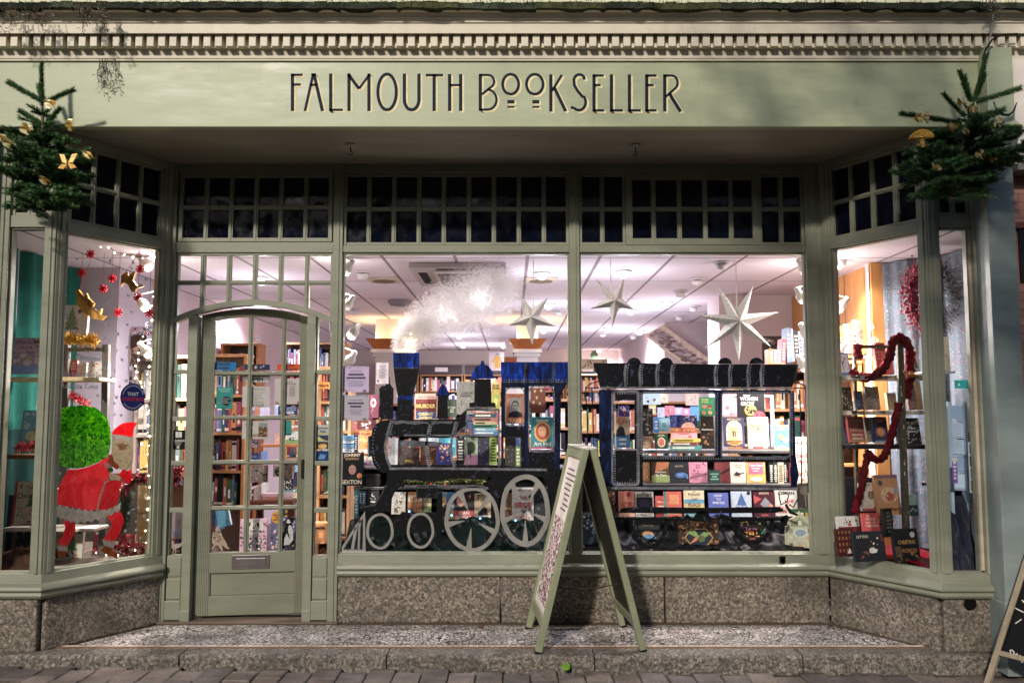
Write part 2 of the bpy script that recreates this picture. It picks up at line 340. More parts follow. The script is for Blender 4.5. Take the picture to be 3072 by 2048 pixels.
# --- cornice and name board
yf = 5.52
def zf(v, y): return W(1500, v, y).z
prof = [(5.70, zf(183, 5.52)), (5.505, zf(183, 5.505)), (5.505, zf(178, 5.505)), (5.499, zf(176, 5.50)), (5.497, zf(166, 5.497)), (5.49, zf(156, 5.49)), (5.478, zf(147, 5.478)), (5.462, zf(143, 5.462)), (5.475, zf(141, 5.475)),
        (5.475, zf(103, 5.475)), (5.405, zf(101, 5.405)), (5.405, zf(70, 5.405)), (5.395, zf(68, 5.395)), (5.395, zf(61, 5.395)), (5.385, zf(58, 5.385)), (5.375, zf(48, 5.375)), (5.36, zf(38, 5.36)), (5.335, zf(31, 5.335)), (5.335, zf(24, 5.335)), (5.70, zf(20, 5.335))]
def extr(mb, prof, x0, x1, col):
    n = len(prof); vs = [(x0, y, z) for y, z in prof]+[(x1, y, z) for y, z in prof]
    mb.add(vs, [((i+1) % n, i, i+n, (i+1) % n+n) for i in range(n)]+[tuple(range(n)), tuple(range(2*n-1, n-1, -1))], col)
b = MB(); extr(b, prof, -4.4, 3.6, CR)
zt0, zt1 = zf(139, 5.43), zf(103, 5.43)+.01
pitch = .0735; x = -4.35
while x < 3.5:
    b.box(x, x+.046, 5.43, 5.476, zt0, zt1, CR); x += pitch
cornice = b.build('cornice', 'cream_paint', SF, .003); part(cornice, 'cream moulded cornice with a row of dentils')
b = MB()
x0 = -4.4
while x0 < 3.6:   # mossy stone drip along the top of the cornice
    L_ = R.uniform(.12, .5); zt = zf(8, 5.31)+.004; zb = zf(26, 5.31); y_ = 5.305+R.uniform(-.008, .008); nseg = 6; c = R.choice(['#33362d', '#2c2e28', '#3c4034', '#44462f', '#2a2b27']); e0 = R.uniform(-.005, .005)
    for q in range(nseg):
        xa, xb = x0+L_*q/nseg, x0+L_*(q+1)/nseg; e1 = R.uniform(-.006, .006); t0, t1 = R.uniform(-.004, .006), R.uniform(-.004, .006)
        b.hexa([(xa, y_, zb+e0), (xb, y_, zb+e1), (xb, 5.6, zb+e1), (xa, 5.6, zb+e0)], [(xa, y_+.006, zt+t0), (xb, y_+.006, zt+t1), (xb, 5.6, zt), (xa, 5.6, zt)], c); e0 = e1
    x0 += L_
for k in range(420):
    x0 = R.uniform(-4.3, 3.5); y = R.uniform(5.285, 5.33); z0 = zf(9, 5.30)+R.uniform(-.02, .01); h = R.uniform(.01, .045)
    b.face([(x0, y, z0), (x0+.006, y, z0), (x0+R.uniform(-.02, .02), y-.01, z0+h)], R.choice(['#4c5230', '#5d6238', '#39402a', '#6b6a45']))
part(b.build('drip_ledge', 'moss', SF), 'mossy dark slate ledge above the cornice')
b = MB(); b.box(-4.4, 3.6, 5.75, 5.9, 3.46, 6.2, '#d6d2b4'); part(b.build('upper_wall', 'plaster', SF), 'pale rendered wall above the ledge')
b = MB(); zb, zt = 3.367, zf(183, 5.52)+.02
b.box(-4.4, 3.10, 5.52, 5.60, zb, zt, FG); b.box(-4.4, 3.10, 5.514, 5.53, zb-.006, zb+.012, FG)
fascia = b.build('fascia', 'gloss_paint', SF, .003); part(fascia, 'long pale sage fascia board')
# hand lettering on the fascia, letter by letter
def arc(cx, cy, rx, ry, a0, a1, n=14): return [(cx+rx*cos(radians(a0+(a1-a0)*i/n)), cy-ry*sin(radians(a0+(a1-a0)*i/n))) for i in range(n+1)]
w = 22; s_ = 16
LET = [('F', 'TL', [([(1966,497),(1966,748)],w), ([(1955,505),(2035,505)],s_), ([(1966,570),(2022,570)],s_)]),
 ('A', 'TL', [([(2106,497),(2050,748)],18), ([(2110,497),(2168,748)],w), ([(2082,572),(2130,572)],s_), ([(2092,503),(2124,503)],s_)]),
 ('L', 'TL', [([(2223,497),(2223,748)],w), ([(2212,740),(2305,740)],s_)]),
 ('M', 'TM', [([(52,748),(52,497)],w), ([(46,500),(120,598)],w), ([(120,598),(192,500)],16), ([(186,497),(186,748)],w)]),
 ('O', 'TM', [(arc(308,620,62,120,0,360,30)[:-1],21,True)]),
 ('U', 'TM', [([(424,497),(424,670)]+arc(473,670,49,70,180,360,14)+[(522,670),(522,497)],w)]),
 ('T', 'TM', [([(568,507),(684,507)],s_+2), ([(624,500),(624,748)],w)]),
 ('H', 'TM', [([(728,500),(728,748)],w), ([(802,500),(802,748)],w), ([(728,574),(802,574)],s_)]),
 ('B', 'TM', [([(934,500),(934,748)],w), ([(930,506),(985,506)]+arc(985,550,42,44,90,-40,8)+[(945,636)],s_), ([(985,600)]+arc(985,672,58,66,60,-90,12)+[(930,740)],s_)]),
 ('O', 'TM', [(arc(1138,568,54,67,0,360,26)[:-1],19,True), ([(1116,686),(1164,686)],24), ([(1116,721),(1164,721)],12)]),
 ('O', 'TM', [(arc(1300,568,56,67,0,360,26)[:-1],19,True), ([(1284,686),(1330,686)],24), ([(1284,721),(1330,721)],12)]),
 ('K', 'TM', [([(1408,502),(1408,752)],w), ([(1482,506),(1416,612)],17), ([(1432,592),(1508,750)],w)]),
 ('S', 'TM', [([(1634,538)]+arc(1600,545,38,42,40,170,8)+[(1566,575),(1588,612),(1620,650)]+arc(1596,688,46,55,35,-130,12)+[(1542,722)],19)]),
 ('E', 'TM', [([(1698,502),(1698,752)],w), ([(1690,510),(1764,510)],s_), ([(1698,574),(1742,574)],s_), ([(1690,744),(1766,744)],s_)]),
 ('L', 'TM', [([(1815,502),(1815,752)],w), ([(1806,744),(1892,744)],s_)]), ('L', 'TM', [([(1936,502),(1936,752)],w), ([(1927,744),(2012,744)],s_)]),
 ('E', 'TM', [([(2052,502),(2052,752)],w), ([(2044,510),(2118,510)],s_), ([(2052,574),(2098,574)],s_), ([(2044,744),(2118,744)],s_)]),
 ('R', 'TM', [([(2173,502),(2173,752)],w), ([(2166,510),(2215,510)]+arc(2218,558,42,48,90,-45,10)+[(2180,652)],s_), ([(2204,630),(2280,752)],w)])]
Pf = Plane((0, yf), (1, yf))
sc = (Pf.at('TM', 100, 600)[0]-Pf.at('TM', 0, 600)[0])/100
for ch, k, sts in LET:
    b = MB(Pf.M)
    for st in sts:
        pts, ww = st[0], st[1]; q = Pf.pts(k, pts); cl = len(st) > 2
        for j in range(1, 5):
            dd = .0035*j*.45
            b.stroke([(p[0]+dd*1.0+.0016*j, p[1]-dd*1.0-.0012*j) for p in q], ww*sc, -.0010-.00022*(5-j), None, '#e9dcae', cl)
        b.stroke(q, ww*sc, -.0030, None, '#1c2030', cl)
    b.build('letter', 'sign_paint', fascia)
# --- soffit with two hook plates
b = MB(); b.box(-4.4, 3.1, 5.58, 6.42, 3.372, 3.40, '#8c8878'); part(b.build('soffit', 'soffit_boards', SF), 'boarded soffit under the name board')
for (k, x, y) in (('TM', 62, 970), ('TM', 1975, 975)):
    u, v = px(k, x, y); d = ray(u, v); p = Vector((0, 0, CZ))+d*((3.372-CZ)/d.z)
    b = MB(T(p.x, p.y, 3.372)); b.lathe([(.005, -.016), (.034, -.014), (.042, -.004), (.042, .0)], '#8f8b7c', n=18); o = b.build('ceiling_rose', 'gloss_paint', SF, smooth=True)
    b = MB(T(p.x, p.y, 3.372)); b.tube([(0, 0, -.014), (0, 0, -.05)]+[(.014*sin(a*.5), 0, -.064+.014*cos(a*.5)) for a in range(0, 11)], .0035, '#23211d'); b.build('hook', 'metal', o)
# --- granite plinth, block by block
gp = [(-3.7, 5.63), (-3.0, 5.63), (-2.53, 6.40)]
def block(name, pts, lab):     # plan polyline of the front face (left to right)
    b = MB(); off = .012; n = len(pts); front = []; back = []
    for i, p in enumerate(pts):
        a = pts[max(i-1, 0)]; c = pts[min(i+1, n-1)]; d1 = Vector((p[0]-a[0], p[1]-a[1])) if i else Vector((c[0]-p[0], c[1]-p[1])); d2 = Vector((c[0]-p[0], c[1]-p[1])) if i < n-1 else d1
        d1.normalize(); d2.normalize(); m = (Vector((d1.y, -d1.x))+Vector((d2.y, -d2.x))).normalized(); kk = 1/max(.3, m.dot(Vector((d1.y, -d1.x))))
        front.append((p[0]+m.x*off*kk, p[1]+m.y*off*kk)); back.append((p[0]-m.x*.16, p[1]-m.y*.16))
    for i in range(n-1):
        f0, f1, b0, b1 = front[i], front[i+1], back[i], back[i+1]; z0, z1 = -.004, .338
        b.hexa([(f0[0], f0[1], z0), (f1[0], f1[1], z0), (b1[0], b1[1], z0), (b0[0], b0[1], z0)], [(f0[0], f0[1], z1), (f1[0], f1[1], z1), (b1[0], b1[1], z1), (b0[0], b0[1], z1)], '#888888')
    return part(b.build(name, 'granite', SF, .012, seg=3), lab)
block('plinth_block', [(-3.9, 5.63), (-3.015, 5.63)], 'granite plinth block at the outer front of the bay beside the door')
block('plinth_block', [(-2.985, 5.655), (-2.545, 6.375)], 'granite plinth block under the bay with the painted figure')
for x0, x1, lb in ((-1.262, -.085, 'rough granite plinth block next to the door'), (-.077, 1.10, 'granite plinth block behind the folding sign'), (1.109, 2.292, 'granite plinth block under the painted carriage')):
    block('plinth_block', [(x0, YG), (x1, YG)], lb)
block('plinth_block', [(2.305, 6.392), (2.725, 5.657)], 'granite plinth block under the bay with the ladder')
pb = block('plinth_block', [(2.742, 5.63), (3.09, 5.63)], 'granite plinth block pierced by a round vent hole')
b = MB(PF.M); sx, sz = PF.at('G3', 1980, 372, -.012); b.ell(sx, sz, .042, .042, -.0135, None, '#040404'); b.build('vent_hole', 'print', pb)
# --- moulded sill following the bays
sp = [(.0, .49), (.012, .485), (.018, .425), (.045, .415), (.058, .405), (.062, .392), (.058, .380), (.040, .374), (.044, .366), (.048, .352), (.040, .338), (.024, .328), (-.10, .328), (-.10, .49)]
b = MB(); sweep(b, [(-1.262, YG), (2.30, YG), (2.74, 5.63), (3.075, 5.63)], sp, WG); part(b.build('sill', 'gloss_paint', SF, .002), 'moulded sill below the two large panes and the bay with the ladder')
b = MB(); sweep(b, [(-3.9, 5.63), (-3.0, 5.63), (-2.545, 6.376)], sp, WG); part(b.build('sill', 'gloss_paint', SF, .002), 'moulded sill below the bay with the painted figure')
b = MB(PM.M); cx, cz = PM.at('R2', 1812, 1512, -.02); b.box(cx-.022, cx+.022, -.024, -.0185, cz-.032, cz+.032, '#4a4a44'); b.box(cx-.008, cx+.012, -.034, -.024, cz-.02, cz+.02, '#16161a')
for sx in (-.015, .015):
    for sz in (-.024, .024): b.ell(cx+sx, cz+sz, .004, .004, -.0265, None, '#101010', 8)
part(b.build('latch_plate', 'metal', SF, .002), 'small dark metal latch plate on the sill')
# --- posts and rails
def pst(pl, x0, x1, z0, z1, lab, y0=-.022, y1=.07, name='post'):
    b = MB(pl.M); b.box(x0, x1, y0, y1, z0, z1, WG); m = (x0+x1)/2; hw = (x1-x0)*.18
    b.box(m-hw, m+hw, y0-.008, y0, z0, z1-.002, WG)
    return part(b.build(name, 'gloss_paint', SF, .004), lab)
pst(PM, -2.575, -2.507, 0, 3.372, 'corner post between the bay and the door'); pst(PM, -1.335, -1.262, 0, 3.372, 'post between the door and the locomotive window')
pst(PM, .427, .503, .485, 3.372, 'post between the two large painted windows'); pst(PM, 2.19, 2.315, .485, 3.372, 'corner post beside the carriage window')
def rail(pl, x0, x1, z0, z1, lab, y0=-.012, y1=.06): b = MB(pl.M); b.box(x0, x1, y0, y1, z0, z1, WG); return part(b.build('rail', 'gloss_paint', SF, .004), lab)
rail(PM, -2.507, -1.335, 2.695, 2.775, 'rail under the door transom'); rail(PM, -1.262, .427, 2.697, 2.752, 'rail over the locomotive window'); rail(PM, .503, 2.19, 2.697, 2.752, 'rail over the carriage window')
rail(PM, -2.507, -1.335, 3.30, 3.372, 'head rail over the door transom'); rail(PM, -1.262, .427, 3.302, 3.372, 'head rail over the locomotive window'); rail(PM, .503, 2.19, 3.302, 3.372, 'head rail over the carriage window')
for pl, nm in ((PL, 'bay with the painted figure'), (PR, 'bay with the ladder')):
    L = pl.L
    rail(pl, .01, L-.01, 2.705, 2.775, 'rail in the '+nm); rail(pl, .01, L-.01, 3.312, 3.372, 'head rail of the '+nm)
    o0, i0 = (0.0, L) if pl is PL else (L, 0.0); sg = 1 if pl is PL else -1
    pst(pl, min(o0, o0+sg*.075), max(o0, o0+sg*.075), .485, 3.372, 'outer corner post of the '+nm, -.012, .06)
    a, c = i0-sg*.105, i0-sg*.01; pst(pl, min(a, c), max(a, c), .485, 3.372, 'inner corner post of the '+nm, -.010, .06)
# outer front sections of both bays
for x0, x1, nm in ((-3.07, -2.995, 'left'), (2.735, 2.805, 'right')):
    pst(PF, x0, x1, .485, 3.372, 'front corner post of the '+('bay with the painted figure' if nm == 'left' else 'bay with the ladder'), -.016, .05)
pst(PF, -3.40, -3.30, .485, 3.372, 'pale stile at the outer edge of the bay with the green sack'); 
b = MB(PF.M); b.box(3.025, 3.06, -.02, .08, .485, 3.372, '#9a9a86'); b.box(3.06, 3.085, .0, .08, .485, 3.372, WG); b.box(3.085, 3.12, .045, .1, .3, 3.372, '#4d5038'); b.box(3.0, 3.0245, .012, .05, .50, 2.72, '#c9b6a4')  # dark olive box is a shadow band, painted and set back as a strip
part(b.build('post', 'gloss_paint', SF, .003), 'stile with a painted shadow band between the bay and the pilaster')
rail(PF, -3.30, -3.07, 2.72, 2.80, 'rail at the outer edge of the bay with the green sack'); rail(PF, 2.805, 3.025, 2.72, 2.80, 'rail in the narrow front light beside the ladder')
rail(PF, -3.30, -3.07, 3.31, 3.372, 'head of the outer light of the bay with the green sack'); rail(PF, 2.805, 3.025, 3.31, 3.372, 'head of the narrow front light')
# --- windows
def lattice(name, pl, x0, x1, z0, z1, xs, zs, lab, glass='dark_glass', fw=.022, bw=.034, y=0.0, topfn=None, botfn=None):
    b = MB(pl.M)
    b.box(x0, x0+fw, y, y+.05, z0, z1, WG); b.box(x1-fw, x1, y, y+.05, z0, z1, WG)
    if not topfn: b.box(x0+fw, x1-fw, y+.001, y+.05, z1-fw, z1, WG)
    if not botfn: b.box(x0+fw, x1-fw, y+.001, y+.05, z0, z0+fw, WG)
    for x in xs:
        za = botfn(x) if botfn else z0; b.box(x-bw/2, x+bw/2, y+.006, y+.04, za, z1-.001, WG); b.box(x-bw*.2, x+bw*.2, y-.002, y+.006, za, z1-.002, WG)
    for z in zs: b.box(x0+.001, x1-.001, y+.009, y+.038, z-bw/2, z+bw/2, WG); b.box(x0+.002, x1-.002, y+.002, y+.009, z-bw*.2, z+bw*.2, WG)
    fr = part(b.build(name, 'gloss_paint', SF, .003), lab)
    g = MB(pl.M); X = [x0+fw]+list(xs)+[x1-fw]; Z = [z0]+list(zs)+[z1]
    for i in range(len(X)-1):
        for j in range(len(Z)-1):
            a = R.uniform(-.004, .004); c = R.uniform(-.003, .003); yy = y+.028
            lo = [Z[j], Z[j]]
            if botfn: lo = [max(Z[j], botfn(X[i])-.01), max(Z[j], botfn(X[i+1])-.01)]
            if glass == 'glass': a = c = 0
            g.face([(X[i], yy+a, lo[0]), (X[i+1], yy-a, lo[1]), (X[i+1], yy-a+c, Z[j+1]), (X[i], yy+a+c, Z[j+1])], '#ffffff')
    g.build('pane', glass, fr); return fr
def ev(x0, x1, n): return [x0+(x1-x0)*i/n for i in range(1, n)]
lattice('transom_window', PM, -2.495, -1.345, 2.778, 3.298, ev(-2.48, -1.36, 6), [3.04], 'opening transom of twelve dark panes over the door', fw=.03, y=-.012)
lattice('transom_window', PM, -1.262, .427, 2.754, 3.300, ev(-1.262, .427, 9), [3.030], 'transom of eighteen dark panes over the locomotive', fw=.022)
lattice('transom_window', PM, .503, .852, 2.754, 3.300, ev(.503, .852, 2), [3.030], 'four pane transom light near the middle post', fw=.022)
lattice('transom_window', PM, .853, 1.852, 2.754, 3.300, ev(.868, 1.837, 5), [3.028], 'opening transom of ten dark panes over the carriage', fw=.05, y=-.012)
lattice('transom_window', PM, 1.853, 2.19, 2.754, 3.300, ev(1.853, 2.19, 2), [3.030], 'four pane transom light at the end of the carriage window', fw=.022)
lattice('transom_window', PL, .076, .797, 2.776, 3.311, ev(.076, .797, 4), [3.045], 'dark paned transom of the bay with the painted figure', fw=.022)
lattice('transom_window', PR, .106, .826, 2.776, 3.311, ev(.106, .826, 4), [3.045], 'dark paned transom of the bay with the ladder', fw=.022)
lattice('transom_window', PF, -3.30, -3.07, 2.80, 3.311, ev(-3.30, -3.07, 2), [3.045], 'dark narrow transom behind the fir tree beside the name board end', fw=.022)
lattice('transom_window', PF, 2.805, 3.025, 2.80, 3.311, ev(2.805, 3.025, 2), [3.045], 'dark narrow transom under the fir tree by the pilaster', fw=.022)
def shopwin(pl, x0, x1, z0, z1, lab):
    b = MB(pl.M); f = .012
    for a in ((x0, x0+f, z0, z1), (x1-f, x1, z0, z1), (x0+f, x1-f, z0, z0+f), (x0+f, x1-f, z1-f, z1)): b.box(a[0], a[1], .004, .055, a[2], a[3], WG)
    fr = part(b.build('shop_window', 'gloss_paint', SF, .003), lab)
    g = MB(pl.M); g.face([(x0+f, .03, z0+f), (x1-f, .03, z0+f), (x1-f, .03, z1-f), (x0+f, .03, z1-f)], '#ffffff'); g.build('pane', 'glass', fr)
shopwin(PM, -1.262, .427, .485, 2.697, 'large pane with the painted locomotive'); shopwin(PM, .503, 2.19, .485, 2.697, 'large pane with the painted carriage')
shopwin(PL, .076, .797, .485, 2.705, 'bay pane with the painted red figure'); shopwin(PR, .106, .826, .485, 2.705, 'bay pane in front of the ladder')
shopwin(PF, -3.30, -3.07, .485, 2.72, 'narrow bay pane in front of the green curtain'); shopwin(PF, 2.805, 3.0, .485, 2.72, 'narrow bay pane beside the pilaster')
# --- door case: arch, fanlight, side lights, door
AX, AR, AZ = -1.92, 1.353, .990
def az(x, r=AR): return AZ+math.sqrt(max(.01, r*r-(x-AX)**2))
b = MB(PM.M); n = 26; xs = [-2.507+(1.172)*i/n for i in range(n+1)]
for i in range(n):
    a0, a1 = xs[i], xs[i+1]
    b.hexa([(a0, -.016, az(a0)-.044), (a1, -.016, az(a1)-.044), (a1, .06, az(a1)-.044), (a0, .06, az(a0)-.044)], [(a0, -.016, az(a0)), (a1, -.016, az(a1)), (a1, .06, az(a1)), (a0, .06, az(a0))], WG)
part(b.build('arch', 'gloss_paint', SF), 'shallow timber arch over the door')
lattice('fanlight', PM, -2.507, -1.335, 2.10, 2.695, [-2.31, -2.115, -1.92, -1.727, -1.53], [2.472], 'twelve pane fanlight over the arched door', 'glass', .018, .034, 0, None, lambda x: az(x))
def sidelight(x0, x1, lab):
    b = MB(PM.M); f = .012
    zs = [.70+(.0), ]
    for z in (1.81, 1.465, 1.14, .80): b.box(x0, x1, .004, .05, z-.02, z+.014, WG)
    b.box(x0, x0+f, .006, .05, .475, az(x0)-.04, WG); b.box(x1-f, x1, .006, .05, .475, az(x1)-.04, WG)
    b.box(x0, x1, .0, .06, .02, .475, WG); b.box(x0+.006, x1-.006, -.010, .0, .325, .462, WG); b.box(x0+.006, x1-.006, -.010, .0, .165, .310, WG); b.box(x0, x1, -.022, .0, .02, .155, WG)
    fr = part(b.build('side_light', 'gloss_paint', SF, .004), lab)
    g = MB(PM.M); g.face([(x0+f, .03, .475), (x1-f, .03, .475), (x1-f, .03, az(x1)-.03), (x0+f, .03, az(x0)-.03)], '#ffffff'); g.build('pane', 'glass', fr)
sidelight(-2.507, -2.392, 'tall narrow side light next to the bay'); sidelight(-1.452, -1.335, 'tall narrow side light next to the locomotive window')
for x0, x1, lb in ((-2.392, -2.326, 'door jamb on the hinge side'), (-1.514, -1.452, 'door jamb on the closing side')):
    b = MB(PM.M); b.box(x0, x1, -.02, .09, 0, (az(x0)+az(x1))/2-.046, WG); b.box(x0-.002, x1+.002, -.026, -.018, 0, .09, WG); part(b.build('jamb', 'gloss_paint', SF, .005), lb)
b = MB(PM.M); b.box(-2.60, -1.25, -.05, .25, -.003, .012, '#6d6054'); part(b.build('threshold', 'plaster', SF, .004), 'worn stone threshold under the door')
# the door leaf, a little ajar (hinged on its left edge)
DOX, DOY = -2.318, YG+.045; DM = T(DOX, DOY, 0) @ RZ(8.0); DW = .806
def daz(x): return az(DOX+x*.99)-.052
b = MB(DM); n = 20
xs = [.100, .345, .366, .590, .611, DW-.088]
def colbox(x0, x1, z0, zt=None, y0=0.0, y1=.045, dz=0.0):
    m = 8 if zt is None else 1
    for i in range(m):
        a = x0+(x1-x0)*i/m; c = x0+(x1-x0)*(i+1)/m; ta = daz(a)+dz if zt is None else zt; tc = daz(c)+dz if zt is None else zt
        b.hexa([(a, y0, z0), (c, y0, z0), (c, y1, z0), (a, y1, z0)], [(a, y0, ta), (c, y0, tc), (c, y1, tc), (a, y1, ta)], WD)
colbox(0, .100, .03); colbox(DW-.088, DW, .03)
m = 12
for i in range(m):
    a = .1+(DW-.188)*i/m; c = .1+(DW-.188)*(i+1)/m
    b.hexa([(a, 0, daz(a)-.062), (c, 0, daz(c)-.062), (c, .045, daz(c)-.062), (a, .045, daz(a)-.062)], [(a, 0, daz(a)), (c, 0, daz(c)), (c, .045, daz(c)), (a, .045, daz(a))], WD)
b.box(.1, DW-.088, .001, .045, .335, .484, WD); b.box(.1, DW-.088, .001, .045, .03, .172, WD)
b.box(.1, DW-.088, .020, .036, .172, .335, WD)
for x in (.100, DW-.096): b.box(x, x+.008, .004, .02, .172, .335, WD)
for xm in (.3555, .6005): b.box(xm-.017, xm+.017, .006, .04, .484, daz(xm)-.05, WD); b.box(xm-.006, xm+.006, -.002, .006, .484, daz(xm)-.055, WD)
DZ = [.484, .805, 1.14, 1.47, 1.80]
for z in DZ[1:]: b.box(.1, DW-.088, .008, .038, z-.017, z+.015, WD); b.box(.1, DW-.088, .0, .008, z-.012, z+.004, WD)
door = part(b.build('door', 'gloss_paint', SF, .004), 'glazed green shop door standing slightly ajar')
g = MB(DM); pts = [(.1, .024, .484), (DW-.088, .024, .484)]+[(DW-.088-(DW-.188)*i/10, .024, daz(DW-.088-(DW-.188)*i/10)-.03) for i in range(11)]; g.face(pts, '#ffffff'); g.build('pane', 'glass', door)
b = MB(DM); b.box(.262, .532, -.006, .004, .362, .464, '#a39b9b'); b.box(.290, .504, -.012, -.006, .385, .441, '#aaa2a2'); part(b.build('letter_plate', 'metal', door, .003), 'silver letter plate')
b = MB(DM); b.box(DW-.06, DW-.045, -.02, .0, 1.02, 1.16, '#5a5648'); part(b.build('handle', 'metal', door, .004), 'slim door pull')
# --- pilaster at the right end with console and capital
b = MB(); b.box(3.04, 3.215, 5.45, 5.62, -.1, 3.10, '#85908c'); b.box(3.03, 3.225, 5.44, 5.63, -.1, .34, '#85908c')
pil = part(b.build('pilaster', 'gloss_paint', SF, .006), 'grey green pilaster at the end of the shop front')
zc = lambda y: W(3000, y*.44615, 5.40).z
b = MB(); b.box(3.03, 3.225, 5.43, 5.62, zc(1045), zc(1000), '#7f8a84'); b.box(3.02, 3.235, 5.415, 5.63, zc(1000), zc(975), '#7f8a84')
extr_p = [(5.44, zc(975)), (5.425, zc(950)), (5.41, zc(920)), (5.40, zc(905)), (5.63, zc(905)), (5.63, zc(975))]
extr(b, extr_p, 3.02, 3.24, '#7f8a84')
for i in range(8): b.box(3.035+i*.023, 3.050+i*.023, 5.42, 5.43, zc(1040), zc(1006), '#8b968f')
part(b.build('capital', 'gloss_paint', pil, .002), 'small capital with tiny dentils')
b = MB(); pr = [(5.62, zc(905)), (5.38, zc(905)), (5.355, zc(880)), (5.36, zc(850)), (5.40, zc(812)), (5.415, zc(800)), (5.415, zc(310)), (5.62, zc(310))]; extr(b, pr, 3.055, 3.225, '#a3aa8e')
part(b.build('console', 'gloss_paint', pil, .004), 'plain scrolled console block at the end of the name board')
# ================================================================== STREET: step, kerb, paving, neighbour
b = MB(); b.box(-2.98, 2.72, 5.715, 6.46, -.05, -.004, '#6a5a4c'); struct(b.build('threshold_bed', 'plaster'))
b = MB(); b.face([(-2.53, 6.32, 0), (-2.86, 5.78, 0), (2.60, 5.78, 0), (2.27, 6.32, 0)], '#ffffff'); struct(b.build('mosaic_floor', 'mosaic'))
b = MB()
for q in ([(-2.86, 5.78), (2.60, 5.78)], [(-2.53, 6.32), (2.27, 6.32)], [(-2.86, 5.78), (-2.53, 6.32)], [(2.60, 5.78), (2.27, 6.32)]):
    (x0, y0), (x1, y1) = q; d = Vector((x1-x0, y1-y0)).normalized(); nn = Vector((-d.y, d.x))*.004
    b.face([(x0-nn.x, y0-nn.y, .003), (x1-nn.x, y1-nn.y, .003), (x1+nn.x, y1+nn.y, .003), (x0+nn.x, y0+nn.y, .003)], '#16140f')
struct(b.build('mosaic_border', 'print'))
b = MB()
x = -3.0
while x < 2.7:
    b.box(x, x+.030, 5.748, 5.772, -.002, .0025+R.uniform(0, .0015), R.choice(['#c9bdb0', '#bdb0a4', '#d6cabc'])); x += .034
b.box(-3.0, 2.72, 5.718, 5.744, -.004, .002, '#7a5a44'); struct(b.build('floor_edge_strip', 'paper'))
KS = thing('kerb', (0, 5.6, -.06), 'long rough granite kerb step in front of the shop', 'kerb')
jn = [px('G1', -60, 0)[0], px('G1', 1245, 0)[0], px('G2', 315, 0)[0], px('G2', 1742, 0)[0], px('G3', 815, 0)[0], 3300]
jx = [(u-1536)/2600*5.43 for u in jn]; jx[0] = -4.2; jx[-1] = 3.35
labs = ['kerb stone in front of the bay by the door', 'kerb stone in front of the door', 'kerb stone under the folding sign', 'kerb stone right of the folding sign', 'thick kerb stone beside the chalkboard']
for i in range(5):
    b = MB(); x0, x1 = jx[i]+.004, jx[i+1]-.004; m = 24
    def kf(u, v, x0=x0, x1=x1):
        X = x0+(x1-x0)*u; j = .006*math.sin(X*9.1)+.005*math.sin(X*23.7+1)
        P = [(5.546+j, -.30), (5.545+j, -.020), (5.556+j*.7, -.004), (5.572, 0.0), (5.716, -.001)]
        y, z = P[int(round(v*4))]; return (X, y, z)
    b.grid(kf, m, 4, '#8a8a86'); b.face([(x0, 5.716, -.3), (x0, 5.546, -.3), (x0, 5.546, -.02), (x0, 5.572, 0), (x0, 5.716, 0)], '#808080'); b.face([(x1, 5.716, 0), (x1, 5.572, 0), (x1, 5.546, -.02), (x1, 5.546, -.3), (x1, 5.716, -.3)], '#808080')
    part(b.build('kerb_stone', 'kerb_granite', KS), labs[i])
b = MB(); b.box(-4.3, 3.4, 5.565, 5.74, -.5, -.02, '#171411'); struct(b.build('kerb_bed', 'plaster'))
def zp(x): return -.060-.0085*(x+3)   # paving falls gently to the right
b = MB(); xw = .166; xi = -5.2; ci = 0
while xi < 5.2:
    y = 5.535-(ci % 2)*.075; k = 0
    while y > 2.2:
        ln = .205+R.uniform(-.004, .004); g = .0035; y0 = y-ln+g; z = zp(xi)+R.uniform(-.004, .004); t = R.uniform(-.003, .003); t2 = R.uniform(-.003, .003)
        x0, x1 = xi+g, xi+xw-g; c = R.choice(['#6b6057', '#75685e', '#5f564e', '#7a6d63', '#7d7066', '#6c625b']); q = .006
        a = [(x0, y0, z-q), (x1, y0, z-q), (x1, y, z-q), (x0, y, z-q)]; e = [(x0+q, y0+q, z+t), (x1-q, y0+q, z+t2), (x1-q, y-q, z-t), (x0+q, y-q, z-t2)]; l = [(p[0], p[1], z-.06) for p in a]
        b.hexa(l, a, c); b.hexa(a, e, c); y -= ln+.002; k += 1
    xi += xw; ci += 1
struct(b.build('pavement', 'paver', smooth=False))
b = MB(); b.face([(-60, -40, -.115), (60, -40, -.115), (60, 60, -.125), (-60, 60, -.125)], '#5c554d'); struct(b.build('ground', 'paver'))
